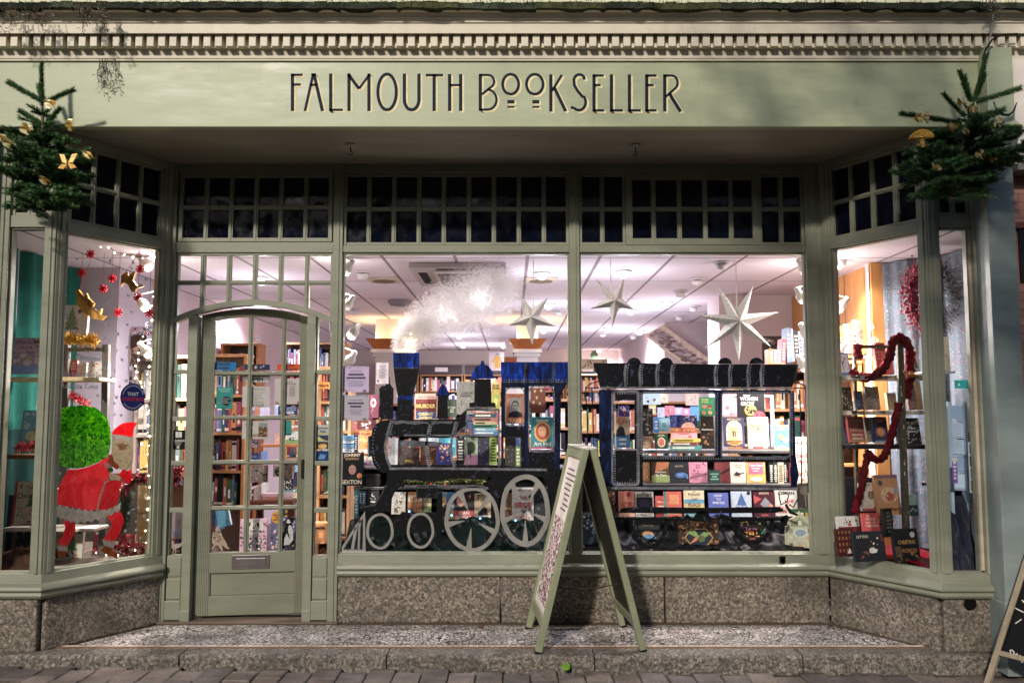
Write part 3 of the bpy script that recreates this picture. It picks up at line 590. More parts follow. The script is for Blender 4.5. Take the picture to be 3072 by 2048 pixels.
# fallen leaves
LF = []
def leaf(k, x, y, Y, zf_, s, col, label, kind):
    u, v = px(k, x, y); d = ray(u, v); t = (zf_-CZ)/d.z; p = Vector((0, 0, CZ))+d*t
    b = MB(T(p.x, p.y, zf_) @ RZ(R.uniform(0, 360)) @ RX(R.uniform(8, 25)))
    n = 14; pts = []
    for i in range(n):
        a = 2*pi*i/n; r = s*(1 if kind == 'round' else (.55+.45*abs(cos(a*2.5)))); pts.append((r*cos(a)*.8, r*sin(a), .004+.25*s*sin(a*2)*.3))
    b.face(pts, col); b.tube([(0, -s, .002), (0, -s*1.5, .01)], .0012, col, 4)
    tag(b.build('fallen_leaf', 'foliage'), label, 'leaf', 'fallen leaves by the step')
leaf('G2', 1545, 808, 0, zp(.3)+.03, .034, '#6f9a2e', 'bright green leaf lying on the paving below the folding sign', 'round')
for k, x, y, z, lab in (('G2', 735, 497, .006, 'brown leaf lying against the plinth left of the folding sign'), ('G2', 972, 537, .006, 'small red brown leaf on the mosaic left of the folding sign'), ('G2', 45, 640, .006, 'brown leaf on the mosaic in front of the door post'),
    ('G1', 1160, 778, zp(-2)+.012, 'tan leaf at the kerb left of the door'), ('G1', 1770, 818, zp(-1)+.012, 'curled tan leaf on the paving under the door'), ('G1', 1880, 826, zp(-1)+.012, 'tan leaf on the paving right of the curled one'),
    ('G2', 1240, 848, zp(0)+.012, 'tan leaf on the paving beneath the sign foot'), ('G2', 1325, 800, zp(0)+.02, 'pale leaf against the kerb under the folding sign')):
    leaf(k, x, y, 0, z, .017, R.choice(['#6b3f22', '#7a4a2a', '#8a5a38']), lab, 'star')
# neighbouring building beyond the pilaster
NB = thing('neighbour_house', (3.9, 5.6, -.1), 'pink painted brick house wall just past the end of the shop', 'house')
b = MB(); b.box(3.23, 5.2, 5.58, 5.8, -.2, 3.05, '#c48f7f'); part(b.build('wall', 'painted_brick', NB), 'pink painted brick wall')
b = MB(); b.box(3.23, 5.2, 5.50, 5.62, 3.08, 3.95, '#d9cfc6'); b.box(3.23, 5.2, 5.42, 5.62, 3.05, 3.085, '#8c8a84'); part(b.build('band', 'cream_paint', NB), 'pale band above the pink brick')
b = MB(); b.box(3.30, 4.2, 5.565, 5.585, 2.35, 2.70, '#241c1c'); b.box(3.26, 4.24, 5.55, 5.575, 2.70, 2.74, '#7a4a40'); part(b.build('window', 'gloss_paint', NB), 'dark window edge')
# ---------------------------------------------------------------- folding sign (A-board) on the step
AY0, AY1 = 5.60, 6.28
SG = thing('folding_sign', (.5, 5.95, 0), 'tall sage green wooden A-frame pavement sign standing open on the step', 'a-board')
yaw = T(.5, 5.60, 0) @ RZ(4.5)
def leg_panel(sgn, xb, lab):
    # panel runs from foot (xb,0) to ridge; local x-> down-up axis, built as a frame
    top = (sgn*.022, 1.275); L = hypot(xb-top[0], top[1]); ang = math.degrees(atan2(xb-top[0], top[1]))
    M = yaw @ T(top[0], 0, top[1]) @ RY(180-ang if False else 0)
    ax = Vector((xb-top[0], 0, -top[1])).normalized(); nrm = Vector((ax.z*-1, 0, ax.x))*sgn   # pointing outwards
    if nrm.x*sgn < 0: nrm = -nrm
    Mx = Matrix(((0, nrm.x, -ax.x, top[0]), (1, 0, 0, 0), (0, nrm.z, -ax.z, top[1]), (0, 0, 0, 1)))   # local x = depth into scene, local y = outward normal, local z = up the panel
    return yaw @ Mx, L
col = '#85896e'
for sgn, xb, lab in ((-1, -.335, 'panel facing the door with a printed poster'), (1, .335, 'panel facing the carriage window, seen from its bare back')):
    M, L = leg_panel(sgn, xb, lab); D = AY1-AY0; th = .021
    b = MB(M); b.box(0, .05, -th, th, -L, 0, col); b.box(D-.05, D, -th, th, -L, 0, col); b.box(.05, D-.05, -th+.002, th-.002, -.075, -.002, col); b.box(.05, D-.05, -th+.002, th-.002, -L+.15, -L+.21, col)
    fr = part(b.build('panel', 'gloss_paint', SG, .005), lab)
    b = MB(M); b.box(.05, D-.05, -.006, .006, -L+.21, -.075, '#2c2620' if sgn > 0 else '#cfc6b8'); b.build('board', 'wood', fr)
    for y in (0, D-.05): b = MB(M); b.box(y-.001, y+.051, -th-.001, th+.001, -L-.004, -L+.012, '#15130f'); b.build('foot', 'print', fr)
    if sgn < 0:
        b = MB(M); y = .0075; b.box(.062, D-.062, .006, y, -L+.225, -.09, '#e2d6cf')
        for r in range(9):
            zz = -.16-r*.034; b.box(.12+R.uniform(0, .1), D-.14-R.uniform(0, .15), y, y+.0008, zz-.005, zz+.005, '#4a4642')
        zz = -.50
        while zz > -L+.26:    # lower part: dense dark red floral print
            for _ in range(16):
                cx = R.uniform(.08, D-.09); s = R.uniform(.004, .011); b.face([(cx-s*1.6, y+.0006, zz), (cx, y+.0006, zz-s), (cx+s*1.6, y+.0006, zz+s*.3), (cx, y+.0006, zz+s)], R.choice(['#7a2438', '#3a1a22', '#a8405a', '#c98a94', '#2a2024', '#8a6a6a']))
            zz -= .011
        for (a0, a1, zz, t) in ((.09, .3, -.12, 1), (.33, .58, -.12, 1)): pass
        part(b.build('poster', 'paper', fr), 'white poster with dark lines above a red patterned lower half')
b = MB(yaw); b.box(-.05, .05, .02, .66, 1.268, 1.283, '#b4aea0'); part(b.build('hinge', 'gloss_paint', SG, .004), 'pale strip along the ridge')
b = MB(yaw @ T(0, .34, 0)); b.tube([(-.245, 0, .36), (-.1, 0, .33), (.1, 0, .33), (.245, 0, .36)], .004, '#3a352c'); b.build('stay_cord', 'cloth', SG)
# ---------------------------------------------------------------- chalkboard, corner of the frame
CB = thing('chalkboard_sign', (3.05, 5.1, -.11), 'black chalkboard sign in a pale wooden frame leaning at the kerb end', 'chalkboard')
pb_ = W(*px('G3', 2085, 905), 5.36); pt_ = W(*px('G3', 2352, 80), 5.36); up = (pt_-pb_).normalized(); dep = Vector((.50, -.86, -.02)).normalized(); nr = up.cross(dep).normalized()
if nr.dot(Vector((0, 1, 0))) > 0: nr = -nr
Mc = Matrix(((dep.x, nr.x, up.x, pb_.x), (dep.y, nr.y, up.y, pb_.y), (dep.z, nr.z, up.z, pb_.z), (0, 0, 0, 1)))
b = MB(Mc); b.box(0, .035, -.012, .014, -.05, 1.02, '#94866f'); b.box(.565, .60, -.012, .014, -.05, 1.02, '#94866f'); b.box(.035, .565, -.011, .013, .985, 1.02, '#94866f'); b.box(.035, .565, -.011, .013, .17, .20, '#94866f')
CF = b.build('frame', 'wood', CB, .003)
b = MB(Mc); b.box(.03, .57, -.005, .004, .19, .99, '#0b0b0c'); b.build('board', 'paper', CB)
b = MB(Mc); ins = Mc.inverted()
def cpt(k, x, y):
    u, v = px(k, x, y); d = ins.to_3x3() @ ray(u, v); o = ins @ Vector((0, 0, CZ)); t = (.0055-o.y)/d.y; p = o+d*t; return (p.x, p.z)
bb = MB(Mc)
def chalk(pts, w_=.006):
    for i in range(len(pts)-1):
        a, c = Vector(pts[i]), Vector(pts[i+1]); d = (c-a); n_ = Vector((-d.y, d.x)).normalized()*w_/2
        bb.face([(a.x-n_.x, .0052, a.y-n_.y), (a.x+n_.x, .0052, a.y+n_.y), (c.x+n_.x, .0052, c.y+n_.y), (c.x-n_.x, .0052, c.y-n_.y)], '#d8d4c8')
chalk([cpt('G3', 2290, 400), cpt('G3', 2352, 432)]); chalk([cpt('G3', 2292, 508), cpt('G3', 2335, 478)]); chalk([cpt('G3', 2338, 345), cpt('G3', 2372, 385)])
def G(x, y): return cpt('G3', x, y)
chalk([G(2256, 690), G(2262, 725), G(2280, 722), G(2284, 705), G(2270, 690), G(2256, 690)]); chalk([G(2298, 715), G(2289, 732), G(2297, 746), G(2309, 735), G(2306, 718), G(2298, 715)])
chalk([G(2330, 727), G(2317, 730), G(2313, 748), G(2322, 758), G(2330, 750), G(2323, 744)]); chalk([G(2350, 740), G(2338, 742), G(2340, 755), G(2349, 762), G(2342, 775), G(2332, 770)])
part(bb.build('chalk_lettering', 'paper', CB), 'chalk word DOGS and a few strokes')
# ================================================================== SHOP INTERIOR SHELL
def wallq(name, pts, z0, z1, col, mat='plaster'):
    b = MB()
    for i in range(len(pts)-1):
        (x0, y0), (x1, y1) = pts[i], pts[i+1]; b.face([(x0, y0, z0), (x1, y1, z0), (x1, y1, z1), (x0, y0, z1)], col)
    return struct(b.build(name, mat))
b = MB(); b.face([(-3.7, 6.50, .03), (3.3, 6.50, .03), (3.3, 16.7, .03), (-3.7, 16.7, .03)], '#5e5658'); struct(b.build('shop_floor', 'timber'))
b = MB(); cp = [(-3.7, 5.655), (-3.02, 5.655), (-2.56, 6.445), (2.335, 6.445), (2.775, 5.655), (3.36, 5.655), (3.36, 16.7), (-3.7, 16.7)]
b.face([(x, y, 2.702) for x, y in cp], '#ffffff'); struct(b.build('shop_ceiling', 'ceiling_tiles'))
b = MB(); b.box(-4.5, 3.3, 5.9, 17, 3.44, 3.5, '#101010'); struct(b.build('upper_floor', 'plaster'))
wallq('back_wall', [(-3.4, 16.55), (3.2, 16.55)], 0, 2.7, '#c9bcb6')
wallq('bay_wall', [(-3.62, 5.66), (-3.62, 7.1), (-3.25, 7.1)], 0, 2.75, '#8d858f'); wallq('left_wall', [(-3.25, 7.1), (-3.25, 8.2)], 0, 2.75, '#968e98'); wallq('left_wall', [(-3.25, 8.2), (-3.25, 16.6)], 0, 2.75, '#cdbcc2')
wallq('right_wall', [(3.32, 5.66), (3.32, 6.86), (2.86, 6.86), (2.86, 8.77), (2.11, 8.77), (2.11, 9.3), (2.9, 9.3), (2.9, 11.5), (2.03, 11.5), (2.03, 16.6)], 0, 2.75, '#cfbfc0')
# columns with timber capitals and hidden uplights
COLS = []
for X0, X1, y, c0, c1, lab in ((-1.74, -1.46, 11.0, -1.86, -1.36, 'white square column left of the plume of smoke with an orange timber capital'), (.06, .33, 11.0, -.055, .43, 'white square column behind the perforated star with an orange timber capital'), (-.12, .12, 14.6, -.2, .2, 'smaller white column farther back with an orange timber capital')):
    cm = (X0+X1)/2; yw = (X1-X0)
    t = thing('column', (cm, y+yw/2, 0), lab, 'column', 'columns in the shop')
    b = MB(); b.box(X0, X1, y, y+yw, 0, 2.70, '#d8d0cc'); b.build('shaft', 'plaster', t)
    zc0, zc1 = 2.316, 2.444; hw0 = (X1-X0)/2+.012; hw1 = (c1-c0)/2; ym = y+yw/2
    b = MB(); A = [(cm-hw0, ym-hw0, zc0), (cm+hw0, ym-hw0, zc0), (cm+hw0, ym+hw0, zc0), (cm-hw0, ym+hw0, zc0)]; B = [(cm-hw1, ym-hw1, zc1), (cm+hw1, ym-hw1, zc1), (cm+hw1, ym+hw1, zc1), (cm-hw1, ym+hw1, zc1)]
    for i in range(4): b.face([A[i], A[(i+1) % 4], B[(i+1) % 4], B[i]], '#a8683c')
    b.build('capital', 'wood', t)
    b = MB(); b.box(cm-hw0-.04, cm+hw0+.04, ym-hw0-.04, ym+hw0+.04, 2.27, 2.314, '#e0dad6'); b.box(cm-hw0-.015, cm+hw0+.015, ym-hw0-.015, ym+hw0+.015, 2.22, 2.27, '#d8d2ce'); b.build('moulding', 'plaster', t)
    COLS.append((cm, ym, hw0))
# ================================================================== LAMPS
def light(name, p, watts, col, r=.05, kind='POINT', **kw):
    d = bpy.data.lights.new(name, kind); d.energy = watts; d.color = col; d.shadow_soft_size = r
    for k, v in kw.items(): setattr(d, k, v)
    o = bpy.data.objects.new(name, d); o.location = p; COL.objects.link(o); return o
LC = (.94, .90, 1.0); LW = (1.0, .90, .85); LB = (.80, .85, 1.0)
def ceil_pt(k, x, y, z=2.70):
    u, v = px(k, x, y); d = ray(u, v); return Vector((0, 0, CZ))+d*((z-CZ)/d.z)
DL = [('R1', 515, 282, 1, 'lit downlight above the smaller star in the carriage window'), ('R1', 1400, 200, 0, 'tilted downlight above the tallest star'), ('R1', 1180, 352, 0, 'tilted downlight left of the tallest star tip'), ('R1', 1030, 462, 0, 'tilted downlight left of and below the previous row'),
      ('R1', 905, 560, 1, 'downlight throwing a long streak on the ceiling'), ('R1', 575, 632, 2, 'cool lit downlight at the arm tip of the smaller star'), ('R1', 1150, 598, 0, 'tilted downlight left of the largest star'), ('R1', 1020, 682, 0, 'tilted downlight above the sloping picture'),
      ('R1', 372, 795, 1, 'small lit downlight under the smaller star'), ('R1', 660, 822, 1, 'lit downlight left of the sloping picture'), ('R1', 325, 838, 0, 'unlit downlight beneath the smaller star'), ('R1', 600, 862, 0, 'unlit downlight beside the lit one at the sloping picture'),
      ('R1', 632, 950, 1, 'far lit downlight below the sloping picture end'), ('R1', 292, 988, 1, 'far lit downlight above the carriage roof'), ('M1', 265, 288, 0, 'unlit downlight at the upper left of the locomotive window'), ('M1', 1885, 298, 1, 'downlight above the perforated star at right of the locomotive window'),
      ('M1', 185, 625, 0, 'unlit downlight left of the white column'), ('M1', 1945, 578, 2, 'bright downlight beside the perforated star'), ('M1', 2030, 636, 0, 'unlit downlight right of the perforated star'), ('M1', 1175, 945, 1, 'warm lit bulb below the plume of smoke'),
      ('M1', 1535, 948, 1, 'warm lit bulb left of the second column'), ('M1', 1900, 806, 1, 'lit bulb under the arm of the perforated star'), ('M1', 1140, 860, 1, 'lit bulb just under the plume of smoke'), ('D1', 790, 345, 1, 'round ceiling fitting seen through the fanlight'), ('D1', 690, 592, 1, 'second ceiling fitting seen through the fanlight')]
for k, x, y, on, lab in DL:
    p = ceil_pt(k, x, y); s = 1.0
    t = thing('downlight', (p.x, p.y, 2.70), lab, 'downlight', 'ceiling downlights')
    b = MB(T(p.x, p.y, 2.70)); b.lathe([(.075, 0), (.075, -.008), (.062, -.014), (.050, -.006), (.048, .0)], '#d9d2d4', n=18); b.build('rim', 'plaster', t, smooth=True)
    b = MB(T(p.x, p.y, 2.70) @ RX(0 if on else 28)); 
    if on: b.ball((0, 0, -.03), (.038, .038, .03), {1: '#fff4e6', 2: '#dfe6ff'}[on], 10, 6); b.build('lamp', 'bulb', t, smooth=True)
    else: b.lathe([(.045, -.006), (.045, -.05), (.036, -.052), (.03, -.03)], '#e6e0e0', n=16); b.build('lamp', 'plaster', t, smooth=True)
    if on: light('ceiling_lamp', (p.x, p.y, 2.62), 105, {1: LC, 2: LB}[on], .05, 'SPOT', spot_size=radians(165), spot_blend=.6); light('ceiling_fill', (p.x, p.y, 2.27), 13.0, {1: LC, 2: LB}[on], .05)  # second light hangs in mid-air, added as fill to brighten the ceiling
# spot lamps on the stiles behind the glass
SP = [('M1', 118, 275, 6.62, 1, 1), ('M1', 120, 600, 6.62, 1, 0), ('M1', 172, 850, 6.62, 1, 1), ('M1', 140, 1100, 6.62, 1, 0), ('R1', 2148, 268, 6.62, -1, 1), ('R1', 2132, 528, 6.62, -1, 1), ('R1', 2168, 850, 6.62, -1, 1), ('R1', 2148, 1140, 6.62, -1, 1),
      ('B1', 255, 372, 6.75, 1, 1), ('B1', 255, 715, 6.75, 1, 1), ('B1', 240, 1065, 6.75, 1, 1), ('L1', 1155, 385, 6.55, -1, 1), ('L1', 1135, 700, 6.55, -1, 1), ('L1', 1160, 1065, 6.55, -1, 1)]
SPL = ['uppermost spot lamp behind the post right of the door', 'unlit white spot lamp behind the post right of the door', 'lit spot lamp level with the chimney top behind the door post', 'low white spot lamp above the pinned notices',
       'uppermost spot lamp at the right edge of the carriage window', 'second spot lamp at the right edge of the carriage window', 'third spot lamp by the leaning books at the carriage window edge', 'lowest spot lamp above the carriage roof end',
       'upper spot lamp in the bay with the ladder', 'middle spot lamp in the bay with the ladder', 'lowest spot lamp by the blue patterned book', 'upper glowing spot lamp in the bay with the painted figure', 'dazzling middle spot lamp in the bay with the painted figure', 'lowest spot lamp in the bay with the painted figure']
for (k, x, y, Y, sg, on), lab in zip(SP, SPL):
    p = at(k, x, y, Y)
    t = thing('spot_lamp', p, lab, 'spot lamp', 'spot lamps on the window posts')
    M = T(*p) @ RY(sg*38) @ RX(20)
    b = MB(M); b.lathe([(.040, -.012), (.040, .03), (.022, .062), (.02, .10), (.008, .105)], '#e2dcd8', n=16); b.build('shade', 'gloss_paint', t, smooth=True)
    b = MB(M); b.ball((0, 0, -.016), (.036, .036, .026), '#fff2dc' if on else '#8d8a88', 12, 6); b.build('lamp', 'bulb' if on else 'plaster', t, smooth=True)
    b = MB(); e = M @ Vector((0, 0, .10)); b.tube([e, (p.x-sg*.06, p.y+.01, p.z+.11), (p.x-sg*.11, p.y-.02, p.z+.10)], .006, '#c9c4c0'); b.build('arm', 'metal', t)
    if on: o_ = light('spot_bulb', M @ Vector((0, -.02, -.075)), {'B1': 90, 'L1': 95, 'R1': 42, 'M1': 66}[k], LW, .03, 'SPOT', spot_size=radians(150), spot_blend=.7); o_.rotation_euler = (radians(-12), radians(-10*sg), 0); light('spot_glow', M @ Vector((0, -.02, -.075)), 4.5, LW, .03)
for cm, ym, h in COLS[:2]:
    for sx in (-1, 1):
        for sy in (-1, 1): light('column_uplight', (cm+sx*(h+.055), ym+sy*(h+.055), 2.42), 5.5, (1.0, .72, .34), .03)
# air conditioner cassette, round vents, smoke detector
a0 = ceil_pt('M1', 680, 203); a1 = ceil_pt('M1', 1560, 205); a2 = ceil_pt('M1', 1525, 375)
AC = thing('air_conditioner', ((a0.x+a1.x)/2, (a0.y+a2.y)/2, 2.66), 'square ceiling air conditioner cassette with a dark grille above the smoke', 'air conditioner')
x0, x1, y0, y1 = a0.x, a1.x, a0.y, a2.y; w_ = x1-x0; d_ = y1-y0
b = MB(); b.box(x0, x1, y0, y1, 2.655, 2.701, '#b3aaa6'); b.build('panel', 'plaster', AC, .006)
b = MB(); b.box(x0+.24*w_, x1-.24*w_, y0+.10*d_, y1-.1*d_, 2.640, 2.655, '#cfc6c2'); b.box(x0+.28*w_, x1-.28*w_, y0+.2*d_, y1-.14*d_, 2.632, 2.640, '#4b4746')
for i in range(14):
    yy = y0+(.2+.047*i)*d_; b.box(x0+.28*w_, x1-.28*w_, yy, yy+.012, 2.626, 2.633, '#8f8884')
b.build('grille', 'plaster', AC)
b = MB()
for q in ((x0+.07*w_, x0+.16*w_, y0+.22*d_, y1-.2*d_), (x1-.16*w_, x1-.07*w_, y0+.22*d_, y1-.2*d_), (x0+.28*w_, x1-.28*w_, y0+.04*d_, y0+.08*d_)): b.box(*q, 2.650, 2.6555, '#161313')
b.build('louvre', 'plaster', AC)
for k, x, y, lab in (('M1', 460, 357, 'round vent in a square frame left of the air conditioner'), ('M1', 1880, 357, 'round vent above the perforated star')):
    p = ceil_pt(k, x, y); t = thing('ceiling_vent', (p.x, p.y, 2.69), lab, 'vent', 'ceiling vents')
    b = MB(T(p.x, p.y, 2.70)); b.box(-.14, .14, -.13, .13, -.016, .0, '#cdbfae'); b.build('frame', 'plaster', t, .004); b = MB(T(p.x, p.y, 2.70)); b.lathe([(.105, -.018), (.1, -.022), (.05, -.03), (.01, -.032)], '#7a6a5a'); b.build('grille', 'plaster', t)
p = ceil_pt('M1', 600, 548); t = tag(MB(T(p.x, p.y, 2.70)).lathe([(.05, -.06), (.10, -.05), (.125, -.02), (.13, 0)], '#8a8488').build('speaker', 'plaster', smooth=True), 'grey round ceiling speaker left of the smoke', 'speaker')
# ================================================================== DAYLIGHT / STREET LIGHT, WORLD, CAMERA
SUN_EL, SUN_AZ = radians(27), radians(-19)      # light comes from high up on the left, across the street
wd = bpy.data.worlds.new('World'); SC.world = wd; wd.use_nodes = True
sk = wd.node_tree.nodes.new('ShaderNodeTexSky'); sk.sky_type = 'NISHITA'; sk.sun_disc = False; sk.sun_elevation = SUN_EL; sk.sun_rotation = radians(180)+radians(19)
bg = wd.node_tree.nodes['Background']; bg.inputs['Strength'].default_value = .11; wd.node_tree.links.new(sk.outputs['Color'], bg.inputs['Color'])
sd = bpy.data.lights.new('street_light', 'SUN'); sd.energy = 3.0; sd.angle = radians(3); sd.color = (1.0, .92, .82)
so = bpy.data.objects.new('street_light', sd); COL.objects.link(so); so.location = (-3, 0, 6)
dirv = Vector((sin(-SUN_AZ)*cos(SUN_EL), cos(SUN_AZ)*cos(SUN_EL), -sin(SUN_EL))); so.rotation_euler = dirv.to_track_quat('-Z', 'Y').to_euler()
cd = bpy.data.cameras.new('camera'); co = bpy.data.objects.new('camera', cd); COL.objects.link(co); co.location = (0, 0, CZ); co.rotation_euler = (radians(90)+TH, 0, 0)
cd.sensor_width = 36; cd.lens = 36*F/3072; cd.clip_end = 500; cd.clip_start = .05; SC.camera = co
SC.view_settings.view_transform = 'Standard'; SC.view_settings.look = 'None'; SC.view_settings.exposure = 0; SC.view_settings.gamma = 1
cy = SC.cycles; cy.max_bounces = 7; cy.diffuse_bounces = 4; cy.glossy_bounces = 3; cy.transmission_bounces = 4; cy.transparent_max_bounces = 12; cy.caustics_reflective = False; cy.caustics_refractive = False; cy.sample_clamp_indirect = 4; cy.use_denoising = True
# ================================================================== PAINTINGS ON THE GLASS
LOC = thing('locomotive_painting', W(1360, 1640, YG+.034), 'black and blue steam locomotive painted on the inside of the window pane', 'window painting')
YB, YT = .0345, .0375
def wp(name, parent, shapes, mat, pl=PM, lab=None):
    """shapes: (kind, survey key, points, colour, layer[, width])"""
    b = MB(pl.M)
    for s in shapes:
        kind, k, pts, col, ly = s[:5]; q = pl.pts(k, pts, .034); y = YB-ly*.0009; sc_ = abs(pl.at(k, 100, 500, .034)[0]-pl.at(k, 0, 500, .034)[0])/100
        if kind == 'p': b.plate(q, y, YT, col)
        elif kind in ('s', 'c'): b.stroke(q, s[5]*sc_, y, YT, col, kind == 'c')
        elif kind == 'd':
            acc = 0
            for i in range(len(q)-1):
                a, c = Vector(q[i]), Vector(q[i+1]); L = (c-a).length; n = max(1, int(L/(s[5]*sc_)))
                for j in range(n): p = a+(c-a)*(j/n); r = 3.2*.33*.0024*1.2; b.plate([(p.x-r, p.y-r), (p.x+r, p.y-r), (p.x+r, p.y+r), (p.x-r, p.y+r)], y, None, col)
    o = b.build(name, mat, parent)
    return part(o, lab) if lab else o
BK, BLU, GRY = '#08080d', '#1a4bc4', '#8a8a92'
wp('smokebox', LOC, [('p','M2',[(310,330),(345,318),(352,262),(385,215),(430,188),(505,176),(500,240),(478,320),(465,420),(480,520),(515,610),(495,650),(450,660),(405,640),(365,580),(345,505),(310,518)],BK,0),
   ('s','M2',[(318,330),(318,515)],GRY,1,10), ('d','M2',[(385,240),(360,330),(355,430),(375,540),(430,630)],'#b9b9c4',1,26)], 'black_daub')
wp('boiler', LOC, [('p','M2',[(500,176),(1110,172),(1200,85),(1205,240),(1110,310),(1080,330),(510,330),(480,325)],BK,0), ('p','M2',[(505,585),(1520,585),(1940,622),(1930,650),(2050,640),(2050,692),(480,692),(490,640),(515,610)],BK,0),
   ('s','M2',[(640,316),(1190,318),(1480,322)],GRY,1,14), ('s','M2',[(1112,305),(1198,236)],GRY,1,14), ('s','M2',[(505,618),(900,616),(1400,622),(1930,628)],GRY,1,22),
   ('s','M2',[(1198,88),(1300,86),(1400,96),(1500,90)],GRY,1,14), ('s','M2',[(1203,90),(1205,330),(1208,600)],GRY,1,11), ('s','M2',[(1497,90),(1497,330),(1500,600)],GRY,1,16), ('p','M2',[(1200,318),(1500,320),(1500,335),(1200,335)],BK,0),
   ('s','M2',[(518,200),(490,300),(466,420),(484,530),(514,606)],GRY,1,22), ('s','M2',[(878,190),(852,320),(836,430),(850,540),(868,606)],GRY,1,22), ('s','M2',[(1108,190),(1078,320),(1060,430),(1072,540),(1094,606)],GRY,1,22),
   ('d','M2',[(540,210),(512,310),(490,420),(506,530),(532,600)],'#e8e8ee',1,20), ('d','M2',[(898,200),(872,320),(858,430),(872,540),(888,600)],'#e8e8ee',1,20), ('d','M2',[(1128,200),(1098,320),(1082,430),(1094,540),(1114,600)],'#e8e8ee',1,20), ('d','M2',[(1514,90),(1514,600)],'#e8e8ee',1,20), ('d','M2',[(650,335),(1100,338)],'#111116',2,16)], 'black_daub')
wp('fuzzy_highlight', LOC, [('p','M2',[(x, y) for x, y in [(510,180),(560,186),(620,182),(700,190),(780,186),(840,196),(900,186),(980,192),(1060,188),(1090,196),(1060,214),(980,206),(900,222),(820,208),(740,222),(640,206),(560,220),(510,204)]],'#777780',1),
   ('p','M2',[(600,385),(640,360),(720,372),(800,368),(900,372),(980,380),(1000,398),(920,415),(840,408),(760,420),(680,412),(620,425)],'#70707a',1)], 'black_daub')
wp('chimney', LOC, [('p','M2',[(545,-290),(776,-290),(752,-160),(714,-28),(584,-28),(560,-160)],BK,0), ('p','M2',[(578,-24),(716,-24),(722,175),(576,175)],BK,0)], 'black_daub')
wp('chimney_cap', LOC, [('p','M2',[(540,-428),(778,-428),(776,-292),(544,-292)],BLU,0), ('s','M2',[(546,-290),(775,-290)],GRY,1,10), ('s','M2',[(585,-22),(714,-22)],BLU,1,34)], 'blue_daub')
wp('lamp', LOC, [('p','M2',[(415,-105),(440,-130),(470,-130),(472,-148),(503,-150),(505,-212),(512,-212),(514,-148),(530,-120),(545,-110),(540,170),(425,175)],BK,0)], 'black_daub', lab='squarish black lamp ahead of the chimney')
wp('dome', LOC, [('p','M2',[(945,-45),(1030,-45),(1036,140),(1046,165),(930,165),(940,140)],BK,0)], 'black_daub', lab='small whistle dome'); wp('dome_cap', LOC, [('p','M2',[(922,-40),(955,-105),(985,-147),(995,-147),(1025,-110),(1055,-40)],BLU,0)], 'blue_daub')
wp('dome', LOC, [('p','M2',[(1278,-190),(1426,-190),(1430,22),(1465,24),(1470,72),(1228,72),(1232,22),(1274,20)],BK,0), ('s','M2',[(1232,66),(1466,66)],GRY,1,12), ('s','M2',[(1206,82),(1500,82)],GRY,1,12)], 'black_daub', lab='large steam dome')
wp('dome_cap', LOC, [('p','M2',[(1240,-195),(1262,-255),(1290,-298),(1330,-322),(1338,-356),(1362,-356),(1368,-322),(1412,-300),(1440,-258),(1456,-195)],BLU,0)], 'blue_daub')
wp('cab_roof', LOC, [('p','M2',[(1514,-345),(2144,-345),(2140,-165),(1520,-165)],BLU,0), ('s','M2',[(1738,-345),(1734,-165)],GRY,1,20), ('s','M2',[(1994,-345),(1990,-165)],GRY,1,20), ('s','M2',[(1520,-165),(2140,-165)],GRY,1,14), ('d','M2',[(1545,-185),(2130,-185)],'#d8d8e2',1,22)], 'blue_daub')
def rrect(x0, y0, x1, y1, r): return [(x0+r,y0),(x1-r,y0),(x1-r*.3,y0+r*.3),(x1,y0+r),(x1,y1-r),(x1-r*.3,y1-r*.3),(x1-r,y1),(x0+r,y1),(x0+r*.3,y1-r*.3),(x0,y1-r),(x0,y0+r),(x0+r*.3,y0+r*.3)]
wp('cab', LOC, [('p','M2',q,'#1a2e5e',0) for q in ([(1518,-163),(1560,-163),(1560,330),(1518,330)], [(1560,-163),(1725,-163),(1725,-110),(1560,-110)], [(1725,-163),(1770,-163),(1770,640),(1725,640)], [(1770,-163),(1995,-163),(1995,-125),(1770,-125)], [(1995,-163),(2120,-163),(2060,-60),(2050,640),(1995,640)])], 'blue_daub')
wp('cab_side', LOC, [('p','M2',q,BK,0) for q in ([(1560,232),(1725,232),(1725,335),(1518,335),(1518,330),(1560,330)], [(1518,335),(1538,335),(1538,640),(1518,640)], [(1695,335),(1725,335),(1725,640),(1695,640)], [(1538,602),(1695,602),(1695,640),(1538,640)], [(1770,465),(1995,465),(1995,640),(1770,640)])]
   +[('c','M2',rrect(1558,-112,1726,232,40),GRY,1,11), ('c','M2',rrect(1768,-127,1997,467,50),GRY,1,13), ('c','M2',rrect(1536,334,1697,604,8),'#3a3a40',1,9)], 'black_daub')
wp('running_gear', LOC, [('p','M2',[(490,692),(632,692),(640,760),(560,820),(530,890),(522,1010),(235,998),(235,955),(375,946),(430,850),(470,765)],BK,0), ('s','M2',[(240,968),(375,950),(432,855),(472,770)],'#55555c',1,10), ('p','M2',[(640,692),(1430,692),(1420,720),(1100,705),(900,740),(640,712)],BK,0),
   ('p','M2',[(752,772),(985,775),(990,1050),(1000,1190),(560,1190),(545,1090),(620,1010),(935,1010),(935,885),(752,885)],BK,0), ('p','M2',[(1400,692),(1640,692),(1560,770),(1510,880),(1478,1010),(1472,1092),(1432,1092),(1430,870),(1395,775)],BK,0),
   ('p','M2',[(1890,692),(2050,692),(2050,1010),(1976,1010),(1960,860),(1930,760)],BK,0), ('s','M2',[(640,780),(1330,780),(1390,800)],'#77777c',1,26), ('c','M2',rrect(755,780,935,882,6),'#3b3b42',1,9)], 'black_daub')
TP = '#b0aca6'
